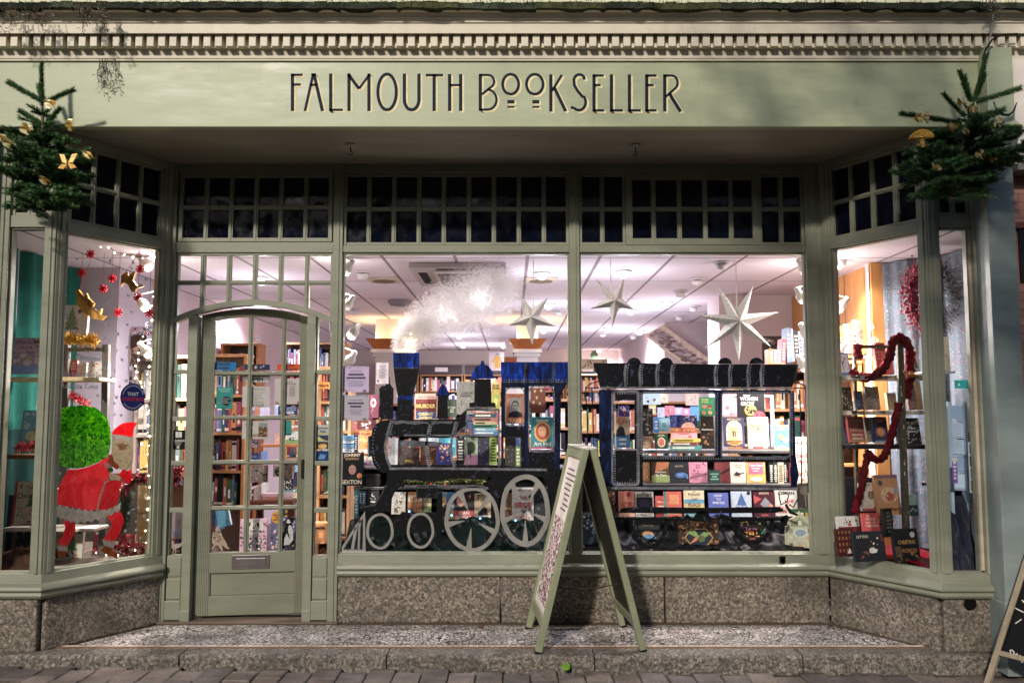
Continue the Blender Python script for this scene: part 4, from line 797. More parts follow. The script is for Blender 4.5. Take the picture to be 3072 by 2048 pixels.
def wheel(cx, cy, rx, ry, w_, spokes, rot, lab):
    ring = [(cx+rx*(1+.015*sin(7*a))*cos(a), cy+ry*(1+.012*sin(5*a+1))*sin(a)) for a in [2*pi*i/40 for i in range(40)]]
    sh = [('c','M2',ring,TP,1,w_)]
    for i in range(spokes):
        a = 2*pi*i/spokes+rot; ca, sa = cos(a), sin(a); n_ = (-sa, ca); o = (cx+rx*.93*ca, cy+ry*.93*sa); m = (cx+rx*.30*ca, cy+ry*.30*sa)
        sh.append(('p','M2',[(o[0]+n_[0]*26, o[1]+n_[1]*26),(o[0]-n_[0]*26, o[1]-n_[1]*26),(m[0]-n_[0]*3, m[1]-n_[1]*3),(m[0]+n_[0]*3, m[1]+n_[1]*3)],TP,2))
    wp('wheel', LOC, sh, 'tape', lab=lab)
wheel(421,1183,112,152,24,0,0,'front small wheel ring of grey tape'); wheel(788,1176,112,152,24,0,0,'second small wheel ring of grey tape')
wheel(1255,1075,232,278,36,5,.45,'larger driving wheel with torn tape spokes'); wheel(1735,995,205,305,44,5,.3,'rearmost and largest driving wheel')
wp('cowcatcher', LOC, [('c','M2',[(66,1362),(278,1030),(278,1362)],TP,1,26), ('s','M2',[(205,1150),(170,1355)],TP,1,26), ('s','M2',[(238,1080),(228,1355)],TP,1,18)], 'tape')
# ------------------------------------------------------------------ carriage
CAR = thing('carriage_painting', W(2080, 1640, YG+.034), 'dark blue and black railway carriage painted on the inside of the window pane', 'window painting')
def bump_(cx, r=64): return [(cx-r, 1118)]+[(cx+r*cos(pi-pi*i/10), 1122-60*sin(pi*i/10)) for i in range(1, 10)]+[(cx+r, 1118)]
wp('roof', CAR, [('p','R1',[(240,1110),(700,1112),(1400,1122),(2096,1122),(2085,1190),(2040,1330),(300,1326),(272,1210),(245,1150)],'#0a0a16',0)]+[('p','R1',bump_(c),'#0a0a16',0) for c in (610,898,1432,1716)]
   +[('s','R1',[(x,1125),(x-14,1200),(x-6,1328)],GRY,1,20) for x in (538,672,822,958,1352,1482,1648,1768)]+[('d','R1',[(x+22,1130),(x+8,1200),(x+14,1320)],'#d8d8e8',1,18) for x in (538,672,822,958,1352,1482,1648,1768)]+[('s','R1',[(298,1334),(1000,1334),(2044,1342)],GRY,1,17)], 'black_daub')
wp('body', CAR, [('p','R2',q,'#1a2f66',0) for q in ([(272,80),(385,80),(392,890),(335,890),(274,600)], [(385,80),(610,80),(610,100),(385,100)], [(1248,84),(1305,84),(1305,640),(1248,640)], [(610,78),(1248,80),(1248,110),(610,110)], [(1305,82),(1885,84),(1885,110),(1305,110)], [(1872,110),(1908,84),(1925,640),(1952,800),(1930,890),(1884,890),(1884,640)])], 'blue_daub')
wp('body_lining', CAR, [('p','R2',q,BK,0) for q in ([(600,110),(640,110),(640,890),(600,890)], [(640,632),(1248,636),(1872,640),(1884,690),(640,686)], [(392,872),(620,880),(640,888),(1930,890),(1935,920),(335,905)])]
   +[('c','R2',rrect(632,106,1250,640,18),'#7c7e86',1,13), ('c','R2',rrect(1302,106,1878,648,18),'#7c7e86',1,13), ('s','R2',[(332,906),(1000,906),(1940,912)],GRY,1,24), ('d','R2',[(650,98),(1240,98)],'#dcdce6',1,20), ('d','R2',[(1318,100),(1870,100)],'#dcdce6',1,20), ('d','R2',[(622,110),(622,640)],'#dcdce6',1,20), ('d','R2',[(1268,110),(1268,640)],'#dcdce6',1,20), ('d','R2',[(1892,110),(1896,640)],'#dcdce6',1,20), ('d','R2',[(650,656),(1860,662)],'#dcdce6',1,20)], 'black_daub')
wp('door', CAR, [('p','R2',[(400,102),(598,102),(598,170),(404,170)],'#15151f',0), ('p','R2',[(404,590),(570,590),(570,575),(598,575),(598,870),(406,870)],'#101014',0), ('p','R2',[(570,170),(598,170),(598,575),(570,575)],'#1a1a26',0), ('c','R2',rrect(384,94,604,878,22),'#8b8d94',1,17), ('s','R2',[(404,582),(598,584)],GRY,1,13), ('d','R2',[(406,112),(590,112),(590,860),(406,862),(406,112)],'#dcdce6',2,20)], 'black_daub', lab='carriage door with a clear upper window')
wp('railing', CAR, [('s','R2',q,'#0d0d12',0,9) for q in ([(160,60),(172,300),(176,600)], [(212,60),(222,300),(226,560)], [(160,62),(205,26),(272,8)], [(160,66),(272,64)])], 'black_daub', lab='thin railing at the locomotive end')
wp('railing', CAR, [('s','R2',q,'#0d0d12',0,10) for q in ([(1958,80),(1968,400),(1975,870)], [(2008,66),(2018,400),(2030,945)], [(1905,66),(2012,68)], [(1905,0),(1990,40),(2012,66)])], 'black_daub', lab='thin railing at the far end')
wp('underframe', CAR, [('p','R2',[(430,1112),(470,1072),(600,1064),(1200,1070),(1790,1062),(1832,1095),(1760,1112),(900,1120)],'#0a0a0c',0), ('p','R2',[(330,1150),(980,1160),(1010,1120),(1080,1180),(940,1180),(330,1172)],'#0a0a0c',0), ('p','R2',[(1058,1182),(1080,1125),(1130,1095),(1190,1110),(1225,1190)],'#0a0a0c',0), ('p','R2',[(1240,1130),(1300,1120),(1400,1150),(1830,1155),(1830,1180),(1330,1185)],'#0a0a0c',0),
   ('p','R2',[(1790,1180),(1810,1140),(1855,1130),(1870,1170),(1845,1205),(1810,1205)],'#0a0a0c',0), ('s','R2',[(1840,1040),(1880,1110),(1940,1130)],'#0a0a0c',0,22), ('s','R2',[(1780,940),(1800,1044),(1850,1020),(1868,960)],'#0a0a0c',0,9), ('s','R2',[(1870,1040),(1905,1068),(1940,1000)],'#0a0a0c',0,9), ('s','R2',[(420,930),(425,1000),(400,1060)],'#0a0a0c',0,16)], 'black_daub')
for cx, rx, ry, lb in ((690,150,235,'curved black bogie spring near the folding sign'), (1560,165,195,'curved black bogie spring near the house shaped book')):
    wp('bogie', CAR, [('s','R2',[(cx+rx*cos(pi-pi*i/16), 1168+ry*sin(pi*i/16)) for i in range(17)],'#09090b',0,34), ('s','R2',[(cx+rx*.68*cos(pi-pi*i/16), 1168+ry*.72*sin(pi*i/16)) for i in range(17)],'#09090b',0,12)], 'black_daub', lab=lb)
# ------------------------------------------------------------------ figure with the green sack on the bay pane
FIG = thing('figure_painting', (-2.72, 6.1, .55), 'painted bearded figure in red coat and cap bending under a green sack', 'window painting')
def jag(top, bot, n=22, j=9):
    def lerp(L, t): t *= len(L)-1; i = min(int(t), len(L)-2); f = t-i; return (L[i][0]+(L[i+1][0]-L[i][0])*f, L[i][1]+(L[i+1][1]-L[i][1])*f)
    return [(lerp(top, i/n)[0], lerp(top, i/n)[1]+(j if i % 2 else -j)) for i in range(n+1)]+[(lerp(bot, 1-i/n)[0], lerp(bot, 1-i/n)[1]+(j if i % 2 else -j)) for i in range(n+1)]
def fp(name, shapes, mat, lab=None): return wp(name, FIG, shapes, mat, PL, lab)
fp('sack', [('p','L3',[(432,262),(480,246),(560,236),(640,236),(700,250),(750,285),(790,340),(812,420),(816,505),(802,585),(770,622),(720,652),(640,684),(570,698),(500,692),(440,680),(414,668),(412,560),(416,450),(424,340)],'#62d41c',0)], 'green_daub')
fp('coat', [('p','L3',[(502,708),(570,704),(640,690),(720,658),(785,616),(822,650),(815,720),(800,770),(770,800),(735,890),(705,1000),(640,1006),(560,985),(470,972),(420,962),(400,935),(412,885),(440,820),(470,760)],'#f0303e',0)], 'red_daub')
fp('sleeve', [('p','L3',[(790,792),(850,780),(898,792),(880,850),(868,930),(850,972),(790,1000),(722,1000),(745,900)],'#dc2432',1)], 'red_daub'); fp('hem', [('p','L3',jag([(396,960),(500,984),(600,1002),(700,1012),(800,996),(886,958)],[(398,1044),(470,1072),(560,1098),(680,1084),(790,1050),(884,1004)]),'#d6d0c6',1)], 'pale_daub'); fp('button_trim', [('s','L3',[(775,790),(752,850),(732,910),(716,1000)],'#d8b8a4',2,13)], 'pale_daub')
fp('leg', [('p','L3',[(462,1072),(550,1090),(556,1150),(535,1195),(500,1262),(465,1268),(425,1248),(462,1190),(482,1130)],'#e82a38',0)], 'red_daub', 'rear leg'); fp('leg', [('p','L3',[(786,1046),(880,1008),(908,1050),(912,1090),(892,1150),(860,1210),(830,1236),(758,1222),(800,1160),(828,1105)],'#e82a38',0)], 'red_daub', 'front leg')
fp('boot', [('p','L3',[(420,1296),(490,1310),(480,1346),(424,1344)],'#b0642a',0), ('p','L3',jag([(424,1262),(498,1276)],[(424,1298),(494,1306)],8,6),'#cfc8bc',1)], 'pale_daub', 'rear boot'); fp('boot', [('p','L3',[(772,1252),(866,1326),(862,1360),(744,1302)],'#b0642a',0), ('p','L3',jag([(756,1220),(856,1236)],[(764,1262),(836,1284)],8,8),'#cfc8bc',1)], 'pale_daub', 'front boot')
fp('cap', [('p','L3',[(822,446),(842,408),(900,366),(960,356),(1012,362),(986,398),(972,470),(900,456)],'#f4303e',0)], 'red_daub'); fp('cap_trim', [('p','L3',jag([(820,450),(900,452),(986,470)],[(824,480),(900,484),(984,504)],12,6),'#dcd6cc',1), ('p','L3',[(1032+26*cos(a*.5236), 350+26*sin(a*.5236)) for a in range(12)],'#d8d2c8',1)], 'pale_daub')
fp('beard', [('p','L3',jag([(824,484),(900,488),(978,500)],[(838,690),(920,716),(972,690)],12,5)[:13]+[(982,560),(978,640),(966,690),(930,716),(880,700),(838,660),(822,580)],'#d6cab2',0), ('p','L3',[(862,520),(905,510),(930,530),(925,560),(880,565)],'#e8b898',1), ('p','L3',[(936,520),(944,520),(944,530),(936,530)],'#2a2018',2), ('p','L3',[(800,732),(860,742),(892,762),(880,790),(815,782)],'#d6cab2',1)], 'pale_daub')
fp('hand', [('p','L3',[(800,602),(818,588),(832,620),(838,645),(876,680),(862,706),(820,682),(794,648)],'#b8682a',2)], 'pale_daub'); fp('collar', [('p','L3',jag([(752,650),(820,670)],[(770,690),(815,690)],6,8),'#d8d2c8',2), ('p','L3',[(790,700),(812,684),(832,700),(828,724),(796,724)],'#2f7a24',2)], 'pale_daub')
fp('mitten', [('p','L3',[(874,742),(905,702),(940,718),(966,700),(972,768),(950,810),(908,786)],'#ea2a3a',1)], 'red_daub')
# lettering and badge on the same pane
def plate_text(name, pl, k, x0, x1, yc, h, txt, col, lab, cat, bold=.0, mat='paper', off=.0315):
    b = MB(pl.M); a = pl.at(k, x0, yc, off); c = pl.at(k, x1, yc, off); d = pl.at(k, x0, yc-h/2, off)[1]-pl.at(k, x0, yc+h/2, off)[1]
    b.text(txt, (a[0]+c[0])/2, a[1], d, off, col, maxw=abs(c[0]-a[0]), bold=bold); return tag(b.build(name, mat), lab, cat)
plate_text('window_lettering', PL, 'L1', 628, 745, 1056, 22, 'That', '#e8e4ea', 'small white word at the top of the lettering on the bay pane', 'lettering', .005); plate_text('window_lettering', PL, 'L1', 596, 784, 1100, 46, 'Christmas', '#ece8ee', 'white word Christmas lettered on the bay pane inside the dark frame', 'lettering', .02)
plate_text('window_lettering', PL, 'L1', 486, 806, 1230, 40, 'Richard Curtis', '#e2dce4', 'white name starting with Richard on the bay pane over the gold shelf', 'lettering', .015); plate_text('window_lettering', PL, 'L1', 480, 770, 1322, 42, 'Rebecca Cobb', '#e2dce4', 'white name starting with Rebecca on the bay pane under the gold shelf', 'lettering', .015)
BD = thing('badge_sticker', (PL.M @ Vector((*[PL.at('L1', 1042, 1412, .031)[0]], .031, PL.at('L1', 1042, 1412, .031)[1]))), 'round navy badge sticker with white and red words on the bay pane', 'sticker')
b = MB(PL.M); c = PL.at('L1', 1042, 1412, .031); rx = abs(PL.at('L1', 1138, 1412, .031)[0]-c[0]); rz = abs(PL.at('L1', 1042, 1304, .031)[1]-c[1]); b.ell(c[0], c[1], rx, rz, .0316, None, '#1d2f80', 32)
for i in range(22):
    a = pi*(.08+.84*i/21); b.box(c[0]+rx*.82*cos(a)-.003, c[0]+rx*.82*cos(a)+.003, .0308, .0315, c[1]+rz*.82*sin(a)-.005, c[1]+rz*.82*sin(a)+.005, '#c6c8dc')
    if 2 < i < 19: b.box(c[0]+rx*.82*cos(a)-.003, c[0]+rx*.82*cos(a)+.003, .0308, .0315, c[1]-rz*.82*sin(a)-.005, c[1]-rz*.82*sin(a)+.005, '#c6c8dc')
b.build('disc', 'paper', BD); b = MB(PL.M); b.text('THAT', c[0], c[1]+rz*.22, rz*.26, .0309, '#f2f2f8', rx*.9, .03); b.text('CHRISTMAS', c[0], c[1]-rz*.16, rz*.26, .0309, '#e2385a', rx*1.75, .03); b.build('lettering', 'paper', BD)
# white star stickers scattered over the bay pane
SS = [(525,330),(602,332),(965,292),(862,345),(913,400),(1044,360),(1030,404),(1142,488),(1205,610),(877,586),(1002,614),(840,678),(1030,746),(515,612),(852,836),(996,846),(1115,905),(1176,868),(820,950),(926,920),(1036,925),(1065,1068),(998,1022),(912,1050),(957,1120),(1030,1160),(833,1085),(822,1190),(900,1210),(1058,1232),(1120,1320),(1156,1250),(988,1285),(938,1330),(868,1260),(535,1105),(690,1012),(1125,1372),(896,1462),(912,1415),(808,1445),(765,1400)]
SS = [('L1', *p) for p in SS]+[('L2', *p) for p in [(898,112),(950,118),(1068,118),(1075,240),(1128,290),(470,572),(440,645),(1008,882),(1128,905),(1085,838),(1065,950),(1066,1015),(982,1022),(1102,1078),(1098,725),(786,982),(762,1040),(1148,1020)]]
s0 = None
for i, (k, x, y) in enumerate(SS):
    sx, sz = PL.at(k, x, y, .0315); r = R.choice([.013, .016, .019]); a0 = R.uniform(0, 2); b = MB(PL.M)
    pts = []
    for j in range(10): rr = r if j % 2 == 0 else r*.36; pts.append((sx+rr*cos(a0+pi*j/5), sz+rr*sin(a0+pi*j/5)))
    b.plate(pts, .0316, None, '#f0eef4'); tag(b.build('star_sticker', 'paper'), 'small white star sticker among many on the bay pane with the painted figure', 'sticker', 'white star stickers on the bay pane')
for i, (x, y, yc) in enumerate([(708,292,140),(640,440,140),(807,565,170),(878,482,180),(925,750,190),(1098,410,230),(1080,630,225),(1170,755,240)]):
    p = at('L1', x, y, 6.32); q = at('L1', x, yc, 6.32); b = MB(T(p.x, p.y, p.z)); 
    for j in range(4):
        a = pi*j/4; b.stroke([(-.030*cos(a), -.030*sin(a)), (.030*cos(a), .030*sin(a))], .010, -.003-.0006*j, .003, '#c81e30')
        for sg in (-1, 1): b.ell(sg*.026*cos(a), sg*.026*sin(a), .007, .007, -.006, .004, '#d22638', 8)
    b.tube([(0, 0, .03), (0, 0, min(.9, 2.69-p.z))], .0016, '#b0303a', 4)
    tag(b.build('hanging_snowflake', 'cloth'), ['red felt snowflake hung highest beside the green curtain', 'red felt snowflake above the lower golden ornament', 'red felt snowflake right of the lower golden ornament', 'red felt snowflake between the two golden ornaments', 'lowest red felt disc hung left of the bright lamps', 'red felt snowflake beside the upper bay lamp', 'red felt snowflake left of the dazzling bay lamp', 'red felt disc just below the dazzling bay lamp'][i], 'ornament', 'red felt snowflakes hung in the bay')
for k, pts, lab in (('L1', [(600,582),(622,572),(640,600),(662,628),(684,600),(700,640),(745,680),(722,716),(760,752),(802,720),(790,768),(838,778),(800,812),(735,800),(655,750),(612,690)], 'lower golden straw animal ornament hung near the green curtain'), ('L1', [(955,462),(985,440),(1002,430),(1012,462),(1058,430),(1066,440),(1044,498),(1076,540),(1130,536),(1128,548),(1072,562),(1062,590),(1036,590),(1006,532),(974,516),(950,546)], 'upper golden angel shaped ornament hung beside the bay lamps')):
    c = at('L1', sum(p[0] for p in pts)/len(pts), sum(p[1] for p in pts)/len(pts), 6.30); t = thing('hanging_ornament', c, lab, 'ornament', 'golden hanging ornaments'); q = [at(k, x, y, 6.30) for x, y in pts]
    b = MB(T(0, 6.30, 0)); b.plate([(p.x, p.z) for p in q], -.012, .012, '#c08a3a')
    for i in range(0, len(q)-3, 2): b.stroke([(q[i].x*.9+c.x*.1, q[i].z*.9+c.z*.1), (c.x+R.uniform(-.02, .02), c.z+R.uniform(-.02, .02))], .006, -.016, -.012, '#7a4c1c')
    b.build('figure', 'foil', t); b = MB(); b.tube([(q[1].x, 6.30, q[1].z), (q[1].x+.10, 6.30, 2.70)], .0018, '#b0404a', 4); b.build('string', 'cloth', t)
def fairy(name, k, pts, Y, lab, n):
    q = [at(k, x, y, Y) for x, y in pts]; t = thing(name, q[0], lab, 'fairy lights', 'strings of fairy lights'); b = MB(); b.tube(q, .0022, '#4a4a44', 4); b.build('cord', 'cloth', t)
    L = [0]
    for i in range(len(q)-1): L.append(L[-1]+(q[i+1]-q[i]).length)
    for j in range(n):
        d = L[-1]*(j+.5)/n; i = max(ii for ii in range(len(L)) if L[ii] <= d); i = min(i, len(q)-2); p = q[i]+(q[i+1]-q[i])*((d-L[i])/max(1e-6, L[i+1]-L[i])); b = MB(); b.ball(p+Vector((R.uniform(-.012, .012), -.006, R.uniform(-.014, 0))), R.choice([.0045, .006, .008]), '#ffe2b4', 6, 4); b.build('bulb', 'bulb', t)
fairy('fairy_lights', 'L1', [(575,165),(640,150),(692,178),(750,238),(852,230),(905,280),(1000,300),(1085,315),(1145,316),(1222,290)], 6.2, 'string of tiny lights swagged along the top of the bay', 10)
fairy('fairy_lights', 'L1', [(1222,290),(1228,440),(1205,600),(1195,780),(1210,868),(1180,1000),(1185,1120),(1165,1250),(1200,1382),(1150,1500)], 6.34, 'string of tiny lights down the inner edge of the bay', 20)
fairy('fairy_lights', 'L2', [(1160,60),(1150,210),(1190,300),(1140,380),(1160,480),(1185,678),(1155,850),(1150,1022),(1135,1112),(1040,1190),(1000,1215),(690,1185),(560,1280)], 6.30, 'string of tiny lights at the lower corner of the bay', 20)
fairy('fairy_lights', 'L2', [(440,700),(470,640),(560,560),(640,540)], 6.34, 'short string of tiny lights behind the painted red coat', 6)
fairy('fairy_lights', 'L1', [(1130,905),(1090,1000),(1075,1180),(1060,1250),(1130,1330),(1120,1440)], 6.6, 'string of tiny lights hanging beside the badge sticker', 12)
# ------------------------------------------------------------------ paper stars, plume of smoke
def pstar(k, c, tips, Y, rin, label, string_top):
    cen = at(k, *c, Y); tp = [at(k, x, y, Y) for x, y in tips]; t = thing('paper_star', cen, label, 'paper star', 'paper stars hung in the windows'); n = len(tp)
    ang = sorted(range(n), key=lambda i: math.atan2(tp[i].z-cen.z, tp[i].x-cen.x)); tp = [tp[i] for i in ang]; b = MB(); f = cen+Vector((0, -.075, 0)); bk = cen+Vector((0, .075, 0)); inn = []
    for i in range(n):
        a0 = math.atan2(tp[i].z-cen.z, tp[i].x-cen.x); a1 = math.atan2(tp[(i+1) % n].z-cen.z, tp[(i+1) % n].x-cen.x)
        if a1 < a0: a1 += 2*pi
        am = (a0+a1)/2; inn.append(Vector((cen.x+rin*cos(am), Y, cen.z+rin*sin(am))))
    dots = MB()
    for i in range(n):
        for q, e in ((inn[i-1], 0), (inn[i], 1)):
            fc = [f, q, tp[i]] if e else [f, tp[i], q]; b.face(fc, '#c4c0bc'); b.face([bk, tp[i], q] if e else [bk, q, tp[i]], '#c2bebb')
            nn = (fc[1]-fc[0]).cross(fc[2]-fc[0]).normalized(); nn = -nn if nn.y > 0 else nn
            if n > 5 or e == 0 or True:
                for s in range(1, 7):
                    for r_ in (.16, .30):
                        P = f*(1-r_-.0)+q*r_; P = P+(tp[i]-P)*(s/8.0); d = nn*.0012; rr = .0024; ux = (tp[i]-f).normalized()*rr; uy = nn.cross(ux)
                        dots.face([P+d-ux, P+d+uy, P+d+ux, P+d-uy], '#fff0d0' if (n > 5 or i in (0, n-1)) else '#8a8278')
    b.build('star', 'paper', t); dots.build('pinholes', 'lit_shade' if True else 'paper', t)
    b = MB(); tz = 2.70; b.tube([(at(k, *string_top, Y).x, Y, cen.z+rin), (at(k, *string_top, Y).x, Y, tz)], .0028, '#d8d0c8', 5); b.tube([(at(k, *string_top, Y).x, Y, cen.z+rin), (at(k, *string_top, Y).x, Y, cen.z+rin+.16)], [.006, .002], '#e2dcd4', 6); b.build('cord', 'paper', t)
pstar('M1', (1788,705), [(1695,495),(1942,515),(2015,780),(1800,952),(1588,768)], 6.72, .070, 'pierced white paper star beside the plume of smoke', (1808,400)); pstar('R1', (432,552), [(270,355),(520,350),(606,624),(410,800),(208,622)], 6.72, .062, 'smaller plain paper star at the left of the carriage window', (400,300)); pstar('R1', (1545,738), [(1370,422),(1690,404),(1918,652),(1852,966),(1556,1100),(1248,982),(1168,678)], 6.72, .098, 'largest seven pointed paper star above the carriage', (1535,420))
SMK = thing('smoke_plume', at('M1', 660, 1010, 6.62), 'fluffy white wadding plume rising from the painted chimney as smoke', 'smoke decoration')
axis = [(655,1008,55),(640,930,95),(720,830,120),(850,740,165),(1000,650,190),(1150,590,230),(1300,530,250),(1420,450,230),(1500,400,170)]
AX_ = [(at('M1', x, y, 6.62), r*.33169*6.6/2600*1.25) for x, y, r in axis]
def fibres(n, dens, col, seed):
    rr = random.Random(seed); b = MB(); vs = []; fs = []; cs = []
    for i in range(n):
        u = rr.random()**.85*(len(AX_)-1); j = min(int(u), len(AX_)-2); f = u-j; c = AX_[j][0]*(1-f)+AX_[j+1][0]*f; r = AX_[j][1]*(1-f)+AX_[j+1][1]*f
        th = rr.uniform(0, 2*pi); ph = rr.uniform(-1, 1); ra = r*(rr.random()**dens); wob = 1+.25*sin(7*u+th*3)
        p = c+Vector((cos(th)*math.sqrt(1-ph*ph), ph*.45, sin(th)*math.sqrt(1-ph*ph)))*ra*wob
        d = Vector((rr.gauss(0, 1), rr.gauss(0, .6), rr.gauss(0, 1))).normalized()*rr.uniform(.010, .030); e = Vector((rr.gauss(0, 1), rr.gauss(0, 1), rr.gauss(0, 1))).cross(d).normalized()*rr.uniform(.0006, .0015)
        n0 = len(vs); m = p+d*.5+Vector((rr.gauss(0, .004), 0, rr.gauss(0, .004))); vs += [p-e*.4, p+e*.4, m+e, m-e, p+d]; fs += [(n0, n0+1, n0+2, n0+3), (n0+3, n0+2, n0+4)]; g = rr.uniform(.8, 1.0); cc = tuple(q*g for q in C(col)); cs += [cc, cc]
    b.v = vs; b.f = fs; b.c = cs; return b
fibres(70000, .5, '#f4efef', 5).build('wadding', 'wadding', SMK)
for x, y in ((700,850),(660,960),(1090,700),(640,990),(740,905),(1115,730),(690,985)):
    p = at('M1', x, y, 6.52); b = MB(); b.ball(p, .008, '#ffe2b0', 6, 4); b.build('bulb', 'bulb', SMK)
light('plume_bulb_and_fill', at('M1', 690, 930, 6.56), 1.0, (1, .78, .48), .02); light('plume_bulb_and_fill', at('M1', 1000, 660, 6.46), 2.0, (1, .93, .93), .04); light('plume_bulb_and_fill', at('M1', 1330, 520, 6.46), 2.2, (1, .93, .95), .04)  # last two are fill lights added before the plume to whiten it
b = MB(); q = [at('M1', x, y, 6.60) for x, y in ((575,1000),(740,1010))]; b.tube([q[0], q[1]], .012, '#ffe6b8', 6); b.build('glow_strip', 'lit_shade', SMK)
# ================================================================== FIR TREES, TWIGS
def fir(root_px, tip_px, k, Y, arms, whorls, label, seed):
    rr = random.Random(seed); base = at(k, *root_px, Y); tip = at(k, *tip_px, Y); t = thing('fir_tree', base, label, 'fir tree', 'small fir trees fixed to the shop front')
    b = MB(); ax = tip-base; b.tube([base, base+ax*.4+Vector((.006, 0, 0)), base+ax*.75, tip], [.016, .012, .008, .004], '#5a4632', 7); b.build('trunk', 'wood', t)
    vs, fs, cs = [], [], []
    cols = [C(c) for c in ('#35582f', '#42693a', '#28472c', '#527a42', '#35583c', '#668c48')]
    def needles(p0, p1, ln, dens, m=4, wd=.0016):
        d = p1-p0; L = d.length
        if L < 1e-4: return
        d.normalize(); u = d.orthogonal().normalized(); v = d.cross(u); n = int(L/dens)
        for i in range(n):
            for _ in range(m):
                a = rr.uniform(0, 2*pi); o = (u*cos(a)+v*sin(a)); p = p0+d*(L*(i+rr.random())/n); w_ = d.cross(o)*wd; e = p+(o*.8+d*.75).normalized()*ln*rr.uniform(.75, 1.1)
                n0 = len(vs); vs.extend([p-w_, p+w_, e]); fs.append((n0, n0+1, n0+2)); cs.append(rr.choice(cols))
    twig = MB()
    def branch(p0, d, L, depth, up):
        m = 5; pts = [p0]; dd = d.normalized()
        for i in range(m): dd = (dd+Vector((rr.gauss(0, .05), rr.gauss(0, .05), up))).normalized(); pts.append(pts[-1]+dd*L/m)
        twig.tube(pts, [.004*(1-.7*i/m)*(1 if depth == 0 else .7) for i in range(m+1)], '#4a3a26', 4, False)
        for i in range(m): needles(pts[i], pts[i+1], .036 if up == 0 else .023, .0020 if up == 0 else .0040, 8 if up == 0 else 5, .0026 if up == 0 else .0018)
        if depth < 2 and L > .06:
            for i in range(1, m+1):
                for sg in (-1, 1):
                    if rr.random() < .9: side = dd.cross(Vector((0, 0, 1))).normalized() if abs(dd.z) < .95 else Vector((1, 0, 0)); branch(pts[i], dd*.8+side*sg*rr.uniform(.5, .95)+Vector((0, 0, rr.uniform(-.15, .1))), L*rr.uniform(.34, .5)*(1-.08*i), depth+1, up*.5)
    for (x0, y0), (x1, y1), yo in arms: a = at(k, x0, y0, Y); e = at(k, x1, y1, Y+yo); branch(a, e-a, (e-a).length, 2, .0)
    needles(base+ax*.70, tip, .032, .0020, 8, .0026)
    for f, L, nb in whorls:
        off = rr.uniform(0, 6)
        for i in range(nb): a = off+2*pi*i/nb+rr.uniform(-.25, .25); d = Vector((cos(a), sin(a)*.8, rr.uniform(-.12, .28))); branch(base+ax*f, d, L*rr.uniform(.75, 1.1), 0, rr.uniform(-.03, .05))
    twig.build('branches', 'wood', t); b = MB(); b.v, b.f, b.c = vs, fs, cs; b.build('needles', 'foliage', t); return t
fir((292,1430), (278,425), 'TL', 5.30, [((300,690),(45,545),-.02),((300,690),(492,600),-.02),((300,690),(255,590),.05),((300,840),(400,735),-.04),((290,840),(140,745),.0)], [(.02,.20,6),(.10,.23,7),(.18,.26,8),(.26,.26,8),(.34,.25,8),(.42,.22,7),(.50,.18,6),(.58,.13,5),(.66,.08,4)], 'small fir tree with gold butterflies fixed above the bay with the green curtain', 3)
fir((1815,1330), (2040,375), 'TR', 5.22, [((1940,690),(1865,480),.0),((1930,680),(1905,510),-.03),((1950,690),(2265,605),-.02),((1950,690),(2040,505),.02),((1900,790),(1755,635),-.03),((1880,830),(1480,765),-.05),((1920,800),(2150,745),-.03),((1900,850),(2280,850),.0)], [(.02,.22,6),(.09,.27,7),(.16,.30,8),(.23,.31,8),(.30,.30,8),(.37,.27,7),(.44,.23,6),(.50,.17,5)], 'larger leaning fir tree with gold ornaments at the pilaster end of the name board', 9)
def goldbit(k, x, y, Y, s, kind, label):
    p = at(k, x, y, Y); b = MB(T(*p) @ RZ(R.uniform(-20, 20)) @ RX(R.uniform(-15, 15)))
    if kind == 'butterfly':
        for sg in (-1, 1): b.plate([(0, 0), (sg*.35*s, .75*s), (sg*.75*s, .8*s), (sg*.45*s, .1*s)], -.004, .004, '#d8b46a'); b.plate([(0, 0), (sg*.5*s, -.05*s), (sg*.8*s, -.35*s), (sg*.3*s, -.45*s)], -.003, .005, '#b98c3c')
        b.tube([(0, -.006, -.4*s), (0, -.006, .3*s)], .006, '#8a6424', 5)
    elif kind == 'mushroom':
        n = 12; b.plate([(s*cos(pi*i/n), s*.75*sin(pi*i/n)) for i in range(n+1)], -.02, .02, '#b8882e'); b.tube([(0, 0, 0), (.01, 0, -.8*s)], [.014, .010], '#c89a44', 6)
        for _ in range(40): a = R.uniform(0, pi); r = s*R.random(); b.ball((r*cos(a), -.022, r*.75*sin(a)), .004, '#e8c26a', 4, 3)
    else:
        for i in range(9):
            a = 2*pi*i/9; r = s*R.uniform(.6, 1); c = (r*cos(a), R.uniform(-.02, .02), r*sin(a)*.8); b.face([(0, 0, 0), (c[0]*.6-.02, c[1]-.012, c[2]*.6+.014), c, (c[0]*.6+.012, c[1]+.012, c[2]*.6-.016)], R.choice(['#ecd9a0', '#c8a050', '#f4e6ba', '#b08a3c']))
    tag(b.build('gold_ornament', 'foil'), label, 'ornament', 'gold ornaments on the fir trees')
